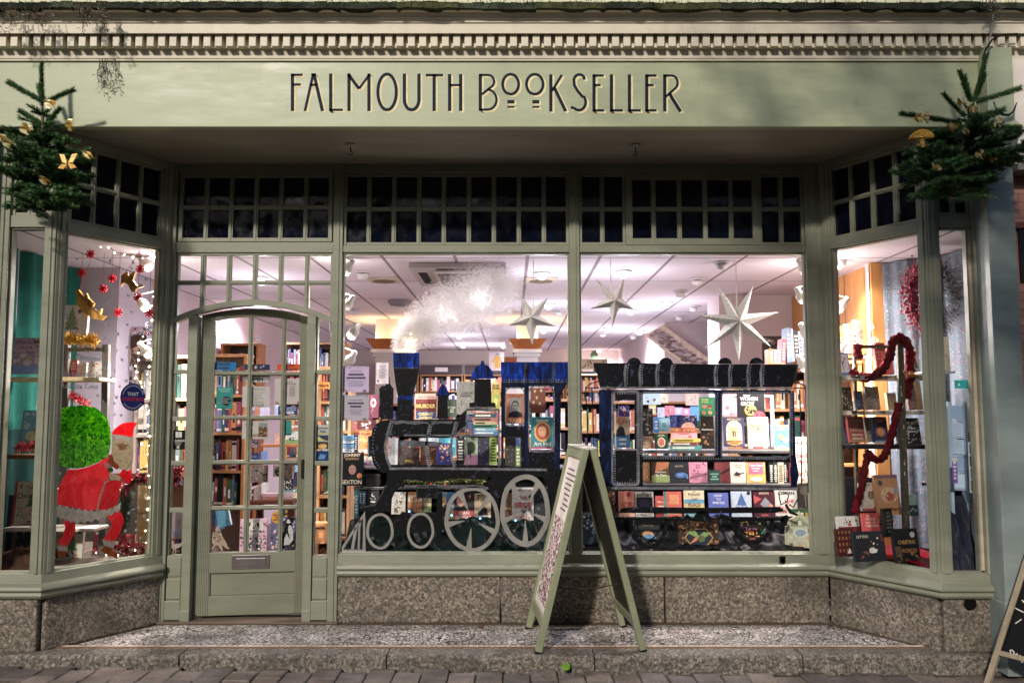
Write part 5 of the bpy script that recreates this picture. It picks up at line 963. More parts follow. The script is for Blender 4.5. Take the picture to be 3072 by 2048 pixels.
for g in (('TL', 300, 1210, 5.02, .035, 'bow', 'small gold bow low on the trunk of the fir above the green curtain'), ('TL', 590, 1040, 5.06, .03, 'bow', 'pale gold knot at the right branch tips beside the large butterfly'), ('TR', 1700, 1120, 4.95, .035, 'bow', 'gold bow low on the left of the leaning fir'), ('TR', 1960, 730, 5.02, .04, 'bow', 'pale gold ribbon just under the fork of the leaning fir'), ('TL', 340, 700, 5.17, .045, 'bow', 'crumpled gold bow near the top of the fir tree above the green curtain'), ('TL', 175, 870, 5.10, .05, 'bow', 'gold ribbon at the left of the fir tree above the green curtain'), ('TL', 470, 840, 5.10, .05, 'bow', 'gold ribbon on the right branch against the soffit'), ('TL', 68, 968, 5.08, .045, 'bow', 'gold ribbon low on the left edge of the picture'), ('TL', 8, 925, 5.08, .04, 'bow', 'gold ornament cut off by the left edge'),
          ('TL', 455, 1100, 5.02, .075, 'butterfly', 'large gold butterfly on the fir tree above the green curtain'), ('TR', 1610, 790, 5.02, .06, 'bow', 'gold sprig on the long left branch of the leaning fir'), ('TR', 1605, 930, 4.96, .065, 'mushroom', 'gold glitter mushroom on the leaning fir'), ('TR', 1880, 690, 5.08, .055, 'bow', 'gold bow near the top of the leaning fir'), ('TR', 2110, 825, 5.02, .045, 'bow', 'gold ribbon on the right of the leaning fir'),
          ('TR', 1815, 850, 4.98, .028, 'bow', 'tiny gold knot in the middle of the leaning fir'), ('TR', 2010, 1035, 4.98, .045, 'bow', 'pale gold bow beside the capital'), ('TR', 2085, 1062, 4.98, .04, 'bow', 'gold ribbon right of the pale bow by the capital'), ('TR', 1905, 885, 4.98, .026, 'bow', 'tiny gold knot right of the middle knot')): goldbit(*g)
def twigs(k, pts, n, Y, label, seed):
    rr = random.Random(seed); b = MB(); x0, y0, x1, y1 = pts
    for i in range(n):
        x = rr.uniform(x0, x1); p = at(k, x, y0, Y); L = rr.uniform(.3, 1)*(at(k, x, y0, Y).z-at(k, x, y1, Y).z); q = [p]
        for j in range(6): q.append(q[-1]+Vector((rr.gauss(0, .008), rr.gauss(0, .004), -L/6)))
        b.tube(q, [.0022*(1-.1*j) for j in range(7)], rr.choice(['#4a3c2c', '#3a3024', '#5a4a34']), 4, False)
        for j in range(2, 7):
            for _ in range(3): e = q[j]+Vector((rr.gauss(0, .014), rr.gauss(0, .008), rr.gauss(-.006, .012))); w_ = rr.uniform(.002, .005); b.face([q[j], e+Vector((w_, 0, 0)), e+Vector((0, 0, -w_*2))], rr.choice(['#4b4030', '#5c5138', '#38331f']))
    tag(b.build('dried_twigs', 'wood'), label, 'plant', 'dry plants hanging from the ledge')
twigs('TL', (10, 40, 110, 220), 9, 5.28, 'thin dry plant hanging over the cornice at the far left', 1); twigs('TL', (130, 40, 340, 190), 9, 5.28, 'short dry plant hanging beside the far left one', 2); twigs('TL', (520, 20, 740, 230), 22, 5.27, 'bushy dry plant hanging over the dentils', 4); twigs('TL', (660, 395, 790, 640), 9, 5.49, 'dry sprig dangling in front of the fascia', 6); twigs('TR', (2050, 0, 2130, 120), 8, 5.27, 'dry plant at the cornice above the leaning fir', 8)
b = MB(); b.tube([at('TR', x, y, 5.36) for x, y in ((2250,228),(2150,232),(2080,268),(2040,330),(2015,400))], .006, '#26241f', 5); b.tube([at('TR', x, y, 5.30) for x, y in ((2085,100),(2080,180),(2072,232),(2050,300))], .005, '#8a8474', 5); tag(b.build('tie_cable', 'cloth'), 'dark cable looping over the cornice to the leaning fir', 'cable')
b = MB(); b.tube([at('TR', x, y, 5.34) for x, y in ((2090,685),(2110,735),(2150,770),(2190,775),(2225,750),(2245,690))], [.004, .007, .009, .009, .007, .003], '#55605c', 6); tag(b.build('wall_hook', 'metal', smooth=True), 'curved grey metal hook on the console beside the leaning fir', 'hook')
# ================================================================== BOOKS
def artwork(b, art, w, h, y0, seed=0):
    rr = random.Random(seed); y = y0; st = .00035
    for e in art:
        y -= st; k = e[0]
        if k == 'r': b.plate([(e[1]*w, e[2]*h), (e[3]*w, e[2]*h), (e[3]*w, e[4]*h), (e[1]*w, e[4]*h)], y, None, e[5])
        elif k == 'e': b.ell(e[1]*w, e[2]*h, e[3]*w, e[4]*h, y, None, e[5], 20)
        elif k == 't': b.text(e[1], (e[5] if len(e) > 5 else .5)*w, e[2]*h, e[3]*h, y, e[4], (e[6] if len(e) > 6 else .86)*w, e[7] if len(e) > 7 else .02)
        elif k == 'p': b.plate([(px_*w, pz*h) for px_, pz in e[1]], y, None, e[2])
        elif k == 's': b.stroke([(px_*w, pz*h) for px_, pz in e[1]], e[2]*w, y, None, e[3])
        elif k == 'l':
            for i in range(e[3]):
                zz = e[1]+(e[2]-e[1])*i/max(1, e[3]-1); q = rr.uniform(.18, .38); t_ = (e[2]-e[1])/max(1, e[3]-1)*.28; b.plate([((.5-q)*w, (zz-t_)*h), ((.5+q)*w, (zz-t_)*h), ((.5+q)*w, (zz+t_)*h), ((.5-q)*w, (zz+t_)*h)], y, None, e[4])
        elif k == 'n':    # scattered motifs inside a box: n, cols, x0,y0,x1,y1, size
            for i in range(e[1]):
                cx = rr.uniform(e[3], e[5])*w; cz = rr.uniform(e[4], e[6])*h; s = e[7]*w*rr.uniform(.5, 1.2); a = rr.uniform(0, 6); m = rr.choice([3, 4, 5, 7]); q = [(cx+s*(.6+.4*rr.random())*cos(a+2*pi*j/m), cz+s*(.6+.4*rr.random())*sin(a+2*pi*j/m)) for j in range(m)]
                q = [(min(max(p[0], .01*w), .99*w), min(max(p[1], .01*h), .99*h)) for p in q]; b.plate(q, y-.00002*i, None, rr.choice(e[2]))
            y -= .00002*e[1]
        elif k == 'tree':
            cx, z0, s, c = e[1]*w, e[2]*h, e[3]*h, e[4]
            for i in range(4): zb = z0+s*(.12+.2*i); q = s*(.36-.075*i); b.plate([(cx-q, zb), (cx+q, zb), (cx, zb+s*.36)], y-.00005*i, None, c)
            y -= .0002
        elif k == 'face':
            cx, cz, s, sk, hr = e[1]*w, e[2]*h, e[3]*h, e[4], e[5]
            b.plate([(cx-s*1.5, cz-s*2.2), (cx-s*1.2, cz-s*1.35), (cx-s*.4, cz-s*1.0), (cx+s*.4, cz-s*1.0), (cx+s*1.2, cz-s*1.35), (cx+s*1.5, cz-s*2.2)], y, None, '#1b1b20'); b.ell(cx, cz+s*.12, s*.74, s*.98, y-.0001, None, hr); b.ell(cx, cz-s*.12, s*.66, s*.86, y-.0002, None, sk)
            for sg in (-1, 1): b.ell(cx+sg*s*.26, cz+s*.02, s*.09, s*.05, y-.0003, None, '#20160f', 8); b.plate([(cx+sg*s*.12, cz+s*.14), (cx+sg*s*.40, cz+s*.17), (cx+sg*s*.40, cz+s*.22), (cx+sg*s*.12, cz+s*.2)], y-.0003, None, hr)
            b.plate([(cx-s*.06, cz-s*.05), (cx+s*.07, cz-s*.22), (cx-s*.08, cz-s*.24)], y-.0003, None, tuple(q*.75 for q in C(sk))); b.plate([(cx-s*.2, cz-s*.46), (cx+s*.2, cz-s*.46), (cx+s*.12, cz-s*.52), (cx-s*.12, cz-s*.52)], y-.0003, None, '#6a2f2a'); y -= .0003
PAL = ['#b23a34', '#2d4d86', '#d9cfc2', '#1f2330', '#c98a3a', '#3b6b5a', '#7a3450', '#e6e0d6', '#6f86a8', '#a83f63', '#496a3a', '#d7b650', '#34343c', '#c5683c', '#8c9aa0', '#513a6a', '#e9d7d0', '#27594f', '#913030', '#5e7fb8']
CN = {'#b23a34': 'red', '#2d4d86': 'blue', '#d9cfc2': 'cream', '#1f2330': 'black', '#c98a3a': 'ochre', '#3b6b5a': 'green', '#7a3450': 'plum', '#e6e0d6': 'white', '#6f86a8': 'grey-blue', '#a83f63': 'pink', '#496a3a': 'olive', '#d7b650': 'yellow', '#34343c': 'charcoal', '#c5683c': 'orange', '#8c9aa0': 'grey', '#513a6a': 'violet', '#e9d7d0': 'pale-pink', '#27594f': 'teal', '#913030': 'maroon', '#5e7fb8': 'light-blue'}
BKN = [0]
def book(k, x0, y0, x1, y1, Y, base, label, art=(), tilt=7, rz=0, t=.026, group=None, seed=None, roll=0, name='book', cat='book', spine=None):
    xm = (x0+x1)/2; p0 = at(k, x0, (y0+y1)/2, Y); p1 = at(k, x1, (y0+y1)/2, Y); zb = at(k, xm, y1, Y).z; h = (at(k, xm, y0, Y).z-zb)/cos(radians(tilt)); w = (p1.x-p0.x)/max(.3, cos(radians(rz)))/max(.8, cos(radians(roll)))
    M = T((p0.x+p1.x)/2, Y, zb) @ RZ(rz) @ RX(-tilt) @ RY(roll) @ T(-w/2, 0, 0); b = MB(M); c = .003
    b.box(0, w, 0, c, 0, h, base); b.box(0, w, t-c, t, 0, h, base); b.box(0, c, c, t-c, 0, h, spine or base); b.box(c, w-.004, c, t-c, .004, h-.004, '#e2d8c6')
    o = tag(b.build(name, 'print'), label, cat, group); BKN[0] += 1
    if art: a = MB(M); artwork(a, art, w, h, -.0004, BKN[0] if seed is None else seed); a.build('cover_art', 'print', o)
    return o
def sheet(k, x0, y0, x1, y1, Y, col, label, name, cat, art=(), pl=None, th=.0012, mat='paper', group=None, rz=0, shape=None):
    if pl is not None: a = pl.at(k, x0, (y0+y1)/2, Y); c = pl.at(k, x1, (y0+y1)/2, Y); zt = pl.at(k, (x0+x1)/2, y0, Y)[1]; zb = pl.at(k, (x0+x1)/2, y1, Y)[1]; M = pl.M @ T(a[0], Y, zb); w = c[0]-a[0]
    else: p0 = at(k, x0, (y0+y1)/2, Y); p1 = at(k, x1, (y0+y1)/2, Y); zb = at(k, (x0+x1)/2, y1, Y).z; zt = at(k, (x0+x1)/2, y0, Y).z; w = (p1.x-p0.x)/cos(radians(rz)); M = T(p0.x, Y, zb) @ RZ(rz)
    h = zt-zb; b = MB(M)
    if shape: b.plate([(q[0]*w, q[1]*h) for q in shape], 0, th, col)
    else: b.box(0, w, 0, th, 0, h, col)
    o = tag(b.build(name, mat), label, cat, group)
    if art: a = MB(M); artwork(a, art, w, h, -.0003, len(label)); a.build('print', 'print', o)
    return o
USED = {}
def spines(M, w, zmin, zmax, phrase, group, n_ind=99, tmin=.016, tmax=.045, depth=.15, pal=PAL, lean=.12, fill=1.0, art=True):
    """a run of upright books, backs to the viewer; local x along the shelf, y away, z up"""
    x = 0; L = []
    while x < w*fill:
        t = R.uniform(tmin, tmax)
        if x+t > w: break
        c = R.choice(pal); L.append((x, t, R.uniform(zmin, zmax), c)); x += t+.0008
        if R.random() < .03: x += R.uniform(.02, .07)
    rest = MB(M)
    for i, (x, t, h, c) in enumerate(L):
        ind = i < n_ind; b = MB(M @ T(x, R.uniform(0, .012), 0) @ RY(R.choice([0, 0, 0, 0, R.uniform(-1, 3)]))) if ind else rest; B = b
        if not ind: B.M = M @ T(x, R.uniform(0, .012), 0)
        B.box(0, t, 0, depth, 0, h, c); f = R.random(); lc = R.choice(['#efe6d2', '#d9b96a', '#1a1a1e', '#ffffff', '#c04038'])
        if f < .7: z1 = h*R.uniform(.55, .7); z0 = z1-h*R.uniform(.15, .4); B.box(t*.3, t*.7, -.0006, 0, z0, z1, lc)
        if f > .35: B.box(0, t, -.0005, 0, h*.06, h*R.uniform(.1, .2), R.choice([lc, '#e0d8c8', '#26262c'])) 
        if f > .75: B.box(0, t, -.0005, 0, h*.86, h*.95, lc)
        if ind:
            nb = CN.get(L[i-1][3], 'dark') if i else None; na = CN.get(L[i+1][3], 'dark') if i+1 < len(L) else None; sz = 'thick' if t > (tmin+tmax)/2+.006 else ('thin' if t < (tmin+tmax)/2-.007 else 'upright'); cn = CN.get(c, 'dark')
            if nb and na: lab = f'{sz} {cn} spine, {phrase}, between {nb} and {na}'
            elif na: lab = f'{sz} {cn} spine, first, {phrase}, before {na}'
            else: lab = f'{sz} {cn} spine, last, {phrase}, after {nb}'
            USED[lab] = USED.get(lab, 0)+1; tag(b.build('book', 'print'), lab, 'book', group)
    return rest
STUFF = []
def fill_rest(rest):
    if rest.v: STUFF.append(rest)
def plank(x0, x1, y0, y1, z, th, col, label, name='shelf', mat='timber', cat='shelf', group=None):
    b = MB(); b.box(x0, x1, y0, y1, z-th, z, col); return tag(b.build(name, mat, bevel=.003), label, cat, group)
# -------- background bookcases
def bookcase(M, w, zs, top, depth, label, phrase, hmin, hmax, ind=0, wood='#9a6a44', back='#4a3a34', faceout=0, pal=PAL, tmin=.016, tmax=.045, group='bookcases in the shop'):
    o = M @ Vector((w/2, depth/2, 0)); t = thing('bookcase', o, label, 'bookcase', group)
    for x in (0, w-.025): b = MB(M); b.box(x, x+.025, 0, depth, .03, top, wood); b.build('side_panel', 'wood', t, .002)
    b = MB(M); b.box(.025, w-.025, depth-.012, depth, .03, top, back); b.build('back_panel', 'wood', t)
    b = MB(M); b.box(-.004, w+.004, -.006, depth+.003, top, top+.025, wood); b.build('top_board', 'timber', t, .002)
    for i, z in enumerate(zs):
        b = MB(M); b.box(.025, w-.025, .001, depth-.012, z-.022, z, wood); b.build('shelf', 'timber', t)
        nm = ['lowest', 'second', 'third', 'fourth', 'fifth', 'sixth', 'seventh'][i] if i < len(zs)-1 else 'top'
        fill_rest(spines(M @ T(.03, .02, z), w-.06, hmin, hmax, f'{nm} shelf, {phrase}', 'book spines on the '+phrase, min(ind, 5 if i == len(zs)-1 else 2) if i >= len(zs)-2 else 0, tmin, tmax, depth-.06, pal))
    return t
WARM = ['#b23a34', '#c5683c', '#d7b650', '#d9cfc2', '#e6e0d6', '#a83f63', '#e9d7d0', '#2d4d86', '#27594f', '#1f2330', '#c98a3a']
for i, (xa, xb) in enumerate([(-2.55, -1.75), (-1.72, -.92), (-.90, -.12), (.2, .98), (1.0, 1.85)]):
    z3 = [.35, .68, 1.0, 1.31, 1.62, 1.92]
    bookcase(T(xa, 16.22, 0), xb-xa, z3, 2.20, .3, ['bookcase on the back wall left of the white column', 'bookcase on the back wall behind the chimney', 'bookcase on the back wall below the plume of smoke', 'bookcase on the back wall behind the cab', 'bookcase on the back wall seen over the carriage'][i], ['far back bookcase by the column', 'far back bookcase behind the chimney', 'far back bookcase under the smoke', 'far back bookcase behind the cab', 'far back bookcase over the carriage'][i], .19, .27, 12 if i in (1, 2) else 5, pal=WARM, tmin=.022, tmax=.06, back='#4a3a38')
    b = MB(T(xa, 16.2, 2.30)); b.box(.02, xb-xa-.02, 0, .02, -.06, .10, '#4d4648'); b.box(.28, .52, -.004, 0, -.02, .06, '#d9d4d0'); tag(b.build('shelf_sign', 'paper'), ['dark pelmet with a pale label above the bookcase left of the white column', 'dark pelmet with a pale label above the chimney', 'dark pelmet with a pale label below the smoke', 'dark pelmet with a pale label behind the cab', 'dark pelmet with a pale label over the carriage'][i], 'sign', 'labels on the back wall bookcases')
bookcase(T(-1.55, 9.3, 0), 1.25, [.12, .42, .72, 1.02, 1.30], 1.58, .3, 'low bookcase in the middle of the shop behind the boiler', 'low bookcase behind the boiler', .17, .25, 14, back='#3a2e2c')
bookcase(T(-.22, 8.7, 0), .82, [.12, .45, .78, 1.08, 1.36], 1.62, .3, 'low bookcase in the middle of the shop behind the cab', 'low bookcase behind the cab', .17, .24, 12, back='#3a2e2c', wood='#b98a64')
bookcase(T(.66, 9.0, 0), 1.35, [.12, .42, .72, 1.02, 1.32], 1.60, .3, 'low bookcase behind the carriage windows', 'low bookcase behind the carriage', .17, .24, 14, back='#3a2e2c', wood='#b98a64')
bookcase(T(1.93, 7.55, 0) , .88, [.10, .48, .86, 1.20, 1.54], 1.86, .25, 'bookcase against the pink partition at the carriage end', 'bookcase at the carriage end', .2, .29, 12, wood='#b98a64', pal=WARM)
bookcase(T(2.84, 8.7, 0) @ RZ(-90), 1.7, [.1, .5, .9, 1.25, 1.58], 1.92, .24, 'bookcase on the right wall seen through the bay with the ladder', 'right wall bookcase', .22, .3, 12, wood='#b9824f', back='#6a4a34', pal=WARM)
bookcase(T(-3.22, 9.55, 0), .42, [.3, .62, .94, 1.26, 1.58, 1.9], 2.25, .28, 'narrow bookcase on the left wall seen through the door', 'narrow bookcase beyond the door', .2, .27, 8, wood='#b0764a')
bookcase(T(-2.72, 10.3, 0), .75, [.3, .64, .98, 1.32, 1.66, 2.0], 2.32, .28, 'tall bookcase at the back seen through the top of the door', 'tall bookcase beyond the door', .2, .29, 10, wood='#c09470', back='#5a4640')
bookcase(T(-1.86, 8.9, 0), .56, [.3, .62, .94, 1.25], 1.58, .28, 'bookcase seen through the right column of door panes', 'bookcase beyond the door hinges', .18, .26, 9, wood='#c08050')
bookcase(T(-2.66, 6.78, 0), .26, [.12, .42, .74, 1.04, 1.33, 1.62], 1.93, .2, 'narrow shelf unit right behind the left side light', 'left side light shelf unit', .2, .27, 10, wood='#c99a74', back='#6a5048')
bookcase(T(-2.63, 7.4, 0), .36, [.72, 1.02, 1.34, 1.66], 1.98, .2, 'small shelf unit seen through the left column of door panes', 'left door pane shelf unit', .2, .27, 9, wood='#c08a60', back='#b4a49c')
bookcase(T(-1.585, 7.1, 0), .27, [.2, .5, .84, 1.10, 1.36, 1.6], 1.86, .2, 'narrow stand of notebooks behind the right side light', 'right side light notebook stand', .18, .24, 10, wood='#b98a64', tmin=.012, tmax=.026)
bookcase(T(-3.24, 7.45, 0) , .5, [.3, .66, 1.0, 1.32, 1.62], 1.95, .24, 'bookcase beyond the ladder in the bay with the painted figure', 'bookcase behind the painted figure', .22, .29, 10, wood='#a89890', back='#8c8488', pal=['#5e7fb8', '#d7b650', '#e6e0d6', '#8c9aa0', '#6f86a8', '#d9cfc2', '#513a6a'])
# ---------------- locomotive window display
b = MB(); zs_ = at('M2', 700, 1088, 6.74).z
def drape(x0, x1, prof, amp, col, f=9.0, n=110, m=36, sd=0):
    def P(u, v):
        t = v*(len(prof)-1); i = min(int(t), len(prof)-2); g = t-i; y = prof[i][0]*(1-g)+prof[i+1][0]*g; z = prof[i][1]*(1-g)+prof[i+1][1]*g; X = x0+(x1-x0)*u
        q = amp*(sin(X*f+2.1*sin(v*5+sd)+sd)+.7*sin(X*f*2.3+v*6+sd*2+2*sin(v*3))+.5*sin(X*f*4.1-v*11+1.5*sin(X*7))+.35*sin(X*f*7.3+v*17)); return (X, y-abs(q)*.6, z+q*.5*(1 if .04 < v < .97 else .1))
    return MB().grid(P, n, m, col)
def stand(name, x0, x1, label, parts_):
    t = thing(name, ((x0+x1)/2, 6.9, .47), label, 'display stand', 'window display stands')
    for nm, (y0, y1, z0, z1, col, mt) in parts_: b = MB(); b.box(x0, x1, y0, y1, z0, z1, col); b.build(nm, mt, t, .003)
    return t
zB = at('M2', 700, 600, 6.92).z; zA1 = at('M2', 700, 782, 6.90).z
stand('display_stand', -1.245, .41, 'dark stepped window stand with silver shelf edges behind the locomotive', [('step', (6.74, 7.12, .45, zs_-.004, '#141517', 'plaster')), ('back_panel', (7.12, 7.14, .45, zB, '#0d0d10', 'plaster')), ('base', (6.46, 7.14, .30, .452, '#1a1a1c', 'plaster')), ('lower_shelf', (6.88, 7.11, zA1-.022, zA1, '#8c8a8c', 'metal')), ('upper_shelf', (6.90, 7.14, zB-.02, zB, '#6a6466', 'plaster'))])
tag(drape(-1.24, .41, [(6.475, .49), (6.50, .52), (6.58, .58), (6.68, zs_-.03), (6.76, zs_+.003), (6.84, zs_+.003)], .030, '#07120f').build('cloth', 'satin', smooth=True), 'dark teal satin cloth draped below the wheels', 'cloth')
A = 6.80
book('M2',190,820,225,1062,A,'#2f7f84','teal paperback spine standing at the far left behind the cowcatcher',[('t','BOOK',.5,.05,'#cfe0dc')][:0]+[('l',.2,.8,6,'#cfe0dc')],4); book('M2',262,825,290,950,A+.03,'#3a5f8a','blue spine beside the teal one by the cowcatcher',[('l',.2,.8,5,'#d6dcec')],2); book('M2',232,822,260,950,A+.03,'#27506a','dark blue spine left of the blue one by the cowcatcher',[('l',.2,.8,5,'#c6dcec')],2)
book('M2',305,820,410,950,A+.04,'#15181c','black book with a white moon above the front wheel',[('e',.5,.72,.16,.12,'#e6e6e0'),('e',.56,.75,.13,.1,'#15181c'),('r',.3,.2,.7,.3,'#e6e6e0'),('n',14,['#e0e0dc','#8a8a88'],.2,.35,.8,.6,.06)])
book('M2',525,832,650,1030,A,'#cfcac4','white book with tangled brown animals above the small wheels',[('n',46,['#4a3a28','#8a7048','#2c2a24','#b49a62','#efe6cc'],.18,.05,.9,.62,.09),('n',10,['#6a5a50'],.1,.72,.9,.95,.06)]); book('M2',672,830,800,1012,A+.02,'#bb7a3c','tan book with orange letters behind the cylinder',[('r',0,.52,1,.84,'#d8c49a'),('t','LIFE',.66,.2,'#b03828'),('n',8,['#2a4a6a','#d8682a'],.1,.08,.9,.4,.12)]); book('M2',800,832,885,1010,A+.03,'#d9c48e','cream and green book right of the tan one',[('r',0,0,1,.3,'#6a7a4a'),('l',.5,.85,4,'#7a6a4a')])
book('M2',942,832,1092,1078,A,'#7a98a0','book showing a standing man in a dark coat under a pale sky',[('r',0,0,1,.35,'#b8a878'),('r',0,.35,.5,.8,'#c8a050'),('p',[(.34,.05),(.6,.05),(.62,.5),(.52,.56),(.42,.56),(.3,.45)],'#22242a'),('e',.47,.62,.06,.06,'#c89a7c'),('r',.55,.6,1,1,'#3a6a9a')]); book('M2',1092,802,1270,1082,A,'#24201f','red banded biography with a man in portrait inside the first driving wheel',[('face',.34,.63,.21,'#c98a72','#3a2a22'),('r',0,.0,1,.30,'#b3222a'),('t','DAN',.22,.115,'#f0d8cc',.52,.62,.03),('t','BIGGAR',.08,.115,'#f0d8cc',.5,.86,.03),('p',[(.74,.76),(.8,.82),(.86,.76),(.8,.66)],'#c8282e')])
book('M2',1275,842,1425,1075,A,'#b49a78','tan book with a black bear shape inside the first driving wheel',[('p',[(.2,.05),(.3,.35),(.5,.5),(.75,.42),(.85,.05)],'#17161a'),('r',0,0,1,.14,'#d8d4cc'),('n',8,['#d8c8a4','#7a6448'],.1,.6,.9,.95,.1),('t','CITY',.88,.12,'#5a3a22',.5,.8)]); book('M2',1530,842,1612,1075,A+.02,'#6e4a2c','brown book with a gold title between the driving wheels',[('t','Time',.42,.12,'#d8b46a',.5,.9),('n',12,['#8a6438','#4a3018'],.1,.6,.9,.95,.1)])
book('M2',1615,792,1812,1085,A,'#cfc8c4','pale book with large red title words behind the rear driving wheel',[('t','BEN MACINTYRE',.92,.055,'#2a2626',.5,.9),('t','THE',.69,.10,'#c02a2e',.5,.42),('t','SIEGE',.47,.16,'#c02a2e',.5,.9,.03),('e',.86,.72,.09,.06,'#1a1a1e'),('n',10,['#8a7a74','#5a4a48'],.2,.16,.9,.4,.08),('l',.05,.14,3,'#a86a62')]); book('M2',1818,800,1950,1080,A+.02,'#20242c','dark patterned book behind the right rim of the rear driving wheel',[('n',26,['#3a424e','#555f6a','#0e1014'],.05,.05,.95,.95,.14)])
Bv = 6.94
book('M2',496,344,582,582,Bv,'#8d8f94','silver grey book at the left inside the boiler',[('r',.72,0,1,1,'#b4b6ba'),('n',8,['#c8a890','#6a6a70'],.05,.2,.4,.8,.1)]); book('M2',596,430,776,584,Bv,'#2a1c18','dark brown book with fine gold lettering inside the boiler',[('n',16,['#4a2c20','#1a100c'],.1,.4,.9,.95,.12),('t','SPELL',.22,.15,'#c09a4a',.5,.7),('s',[(.2,.1),(.8,.1)],.01,'#8a7038')]); book('M2',785,408,926,584,Bv,'#4a2a18','reddish brown book between two boiler bands',[('n',28,['#6a3c1c','#8a5428','#2a160c'],.05,.05,.95,.95,.12)])
book('M2',930,388,1060,582,Bv-.02,'#232c78','navy book with curling gold flourishes inside the boiler',[('n',26,['#e0a048','#d8742c','#f0c878'],.2,.06,.9,.9,.09)]); book('M2',780,340,956,420,Bv+.08,'#cfe2ee','pale sky coloured book lying high inside the boiler',[('r',0,0,1,.4,'#8ab8d8')],2); book('M2',960,340,1108,500,Bv+.07,'#2aa7c6','turquoise book behind the navy one',[('n',8,['#7ad4e4','#1a7a98'],.1,.2,.9,.9,.15)])
book('M2',1118,338,1182,582,Bv,'#1c1c20','black spine lettered vertically left of the park scene',[('l',.2,.85,7,'#c8c8c0')],2); book('M2',1180,336,1305,584,Bv,'#9fae92','pale green book with a park scene inside the firebox',[('r',0,0,1,.35,'#b07a98'),('e',.5,.62,.34,.22,'#3a4a30'),('e',.35,.45,.12,.1,'#22301c'),('r',.45,.25,.52,.5,'#2a2018')]); book('M2',1305,336,1412,584,Bv,'#2a2440','violet black book with rounded pattern beside the park scene',[('e',.5,.5,.48,.42,'#1a1630'),('n',18,['#5a4a98','#3a3470'],.1,.15,.9,.85,.08)]); book('M2',1412,336,1478,582,Bv,'#8aa63a','lime green spine beside the violet black book',[('l',.15,.9,8,'#20301a')],2)
book('M2',1552,338,1650,600,Bv,'#26221e','dark book in the low cab window',[('n',20,['#4a423a','#14120f','#6a6258'],.1,.1,.9,.9,.12)]); book('M2',1650,345,1692,600,Bv,'#7a9a3a','yellow green spine beside the dark book in the low cab window',[('r',0,.7,1,1,'#4a78b8'),('l',.1,.6,5,'#e8e4d8')],2)
zst = at('M2', 1370, 312, 6.95).z; plank(at('M2',1225,312,6.95).x, at('M2',1500,312,6.95).x, 6.94, 7.12, zst, .012, '#8a8684', 'narrow silver shelf under the flat stack in the firebox', mat='metal')
hs = [.030, .026, .024, .027, .022, .028, .034]; z = zst+.0008
for i, (h_, c, lb, w_) in enumerate([(.028,'#2f7fb4','bottom blue book of the flat stack in the firebox',.0),(.024,'#7ab4d0','pale blue book second from the bottom in the firebox stack',.02),(.026,'#2c7a5c','green book in the middle of the firebox stack',.01),(.024,'#c9b48a','cream book above the green one in the firebox stack',.015),(.03,'#b4705a','terracotta book in the upper firebox stack',.005),(.034,'#35606a','dark teal book second from the top of the firebox stack',.02),(.026,'#c8604c','coral book on top of the firebox stack',.03)]):
    xa = at('M2',1255,200,6.95).x+w_*.4; xb = at('M2',1495,200,6.95).x-w_; b = MB(); b.box(xa, xb, 6.95, 7.08, z, z+.003, c); b.box(xa, xb, 6.95, 7.08, z+h_-.003, z+h_, c); b.box(xa, xb, 6.95, 6.953, z+.003, z+h_-.003, c); b.box(xa+.004, xb-.004, 6.953, 7.075, z+.003, z+h_-.003, '#e0d6c4'); b.box(xa+.02, xa+(xb-xa)*R.uniform(.5, .85), 6.9494, 6.95, z+h_*.3, z+h_*.7, R.choice(['#efe8d8', '#1f2a30'])); tag(b.build('book', 'print'), lb, 'book', 'books lying flat in the firebox stack'); z += h_+.0006
Cv = 7.0
book('M1',735,1385,940,1625,Cv,'#d8a48a','orange bordered mystery book with large gold title behind the chimney',[('r',.05,.05,.95,.95,'#2c4a7c'),('t','Agatha Christie',.86,.09,'#2a2a5a',.5,.85,.01),('r',.05,.32,.95,.78,'#6a2420'),('r',.1,.66,.9,.76,'#8a2c24'),('t','MURDER',.52,.15,'#e8c860',.5,.84,.03),('t','ORIENT',.22,.12,'#e8d890',.5,.84,.03),('t','EXPRESS',.08,.10,'#e8d890',.5,.84,.03),('r',.05,.78,.95,.95,'#e0b49c'),('t','Agatha Christie',.86,.09,'#2a3a7a',.5,.84,.01)],3)
book('M1',1115,1278,1275,1575,Cv,'#8f8c86','grey book with rows of star motifs left of the steam dome',[('n',30,['#6a6762','#b4b0a8'],.12,.08,.9,.5,.06),('n',12,['#6a6762'],.12,.76,.9,.96,.06),('t','Lombroski',.66,.09,'#2a2a2a',.58,.7,.0),('l',.55,.58,2,'#55524e')],3); book('M1',1030,1440,1112,1600,Cv+.02,'#4a5a48','dark green book left of the grey starred one',[('t','PICNIC',.55,.1,'#d8dccc',.5,.9),('l',.3,.42,2,'#c0c8b8')],3); book('M1',1430,1295,1510,1560,Cv,'#d8b43c','yellow book right of the steam dome',[('t','BOB',.92,.08,'#2a2014',.5,.8),('t','MORTIMER',.83,.07,'#2a2014',.5,.92),('e',.5,.4,.42,.26,'#a8c050'),('e',.5,.38,.22,.14,'#e8d870')],3)
for q in ((735, 940), (1030, 1275), (1430, 1510)): pass
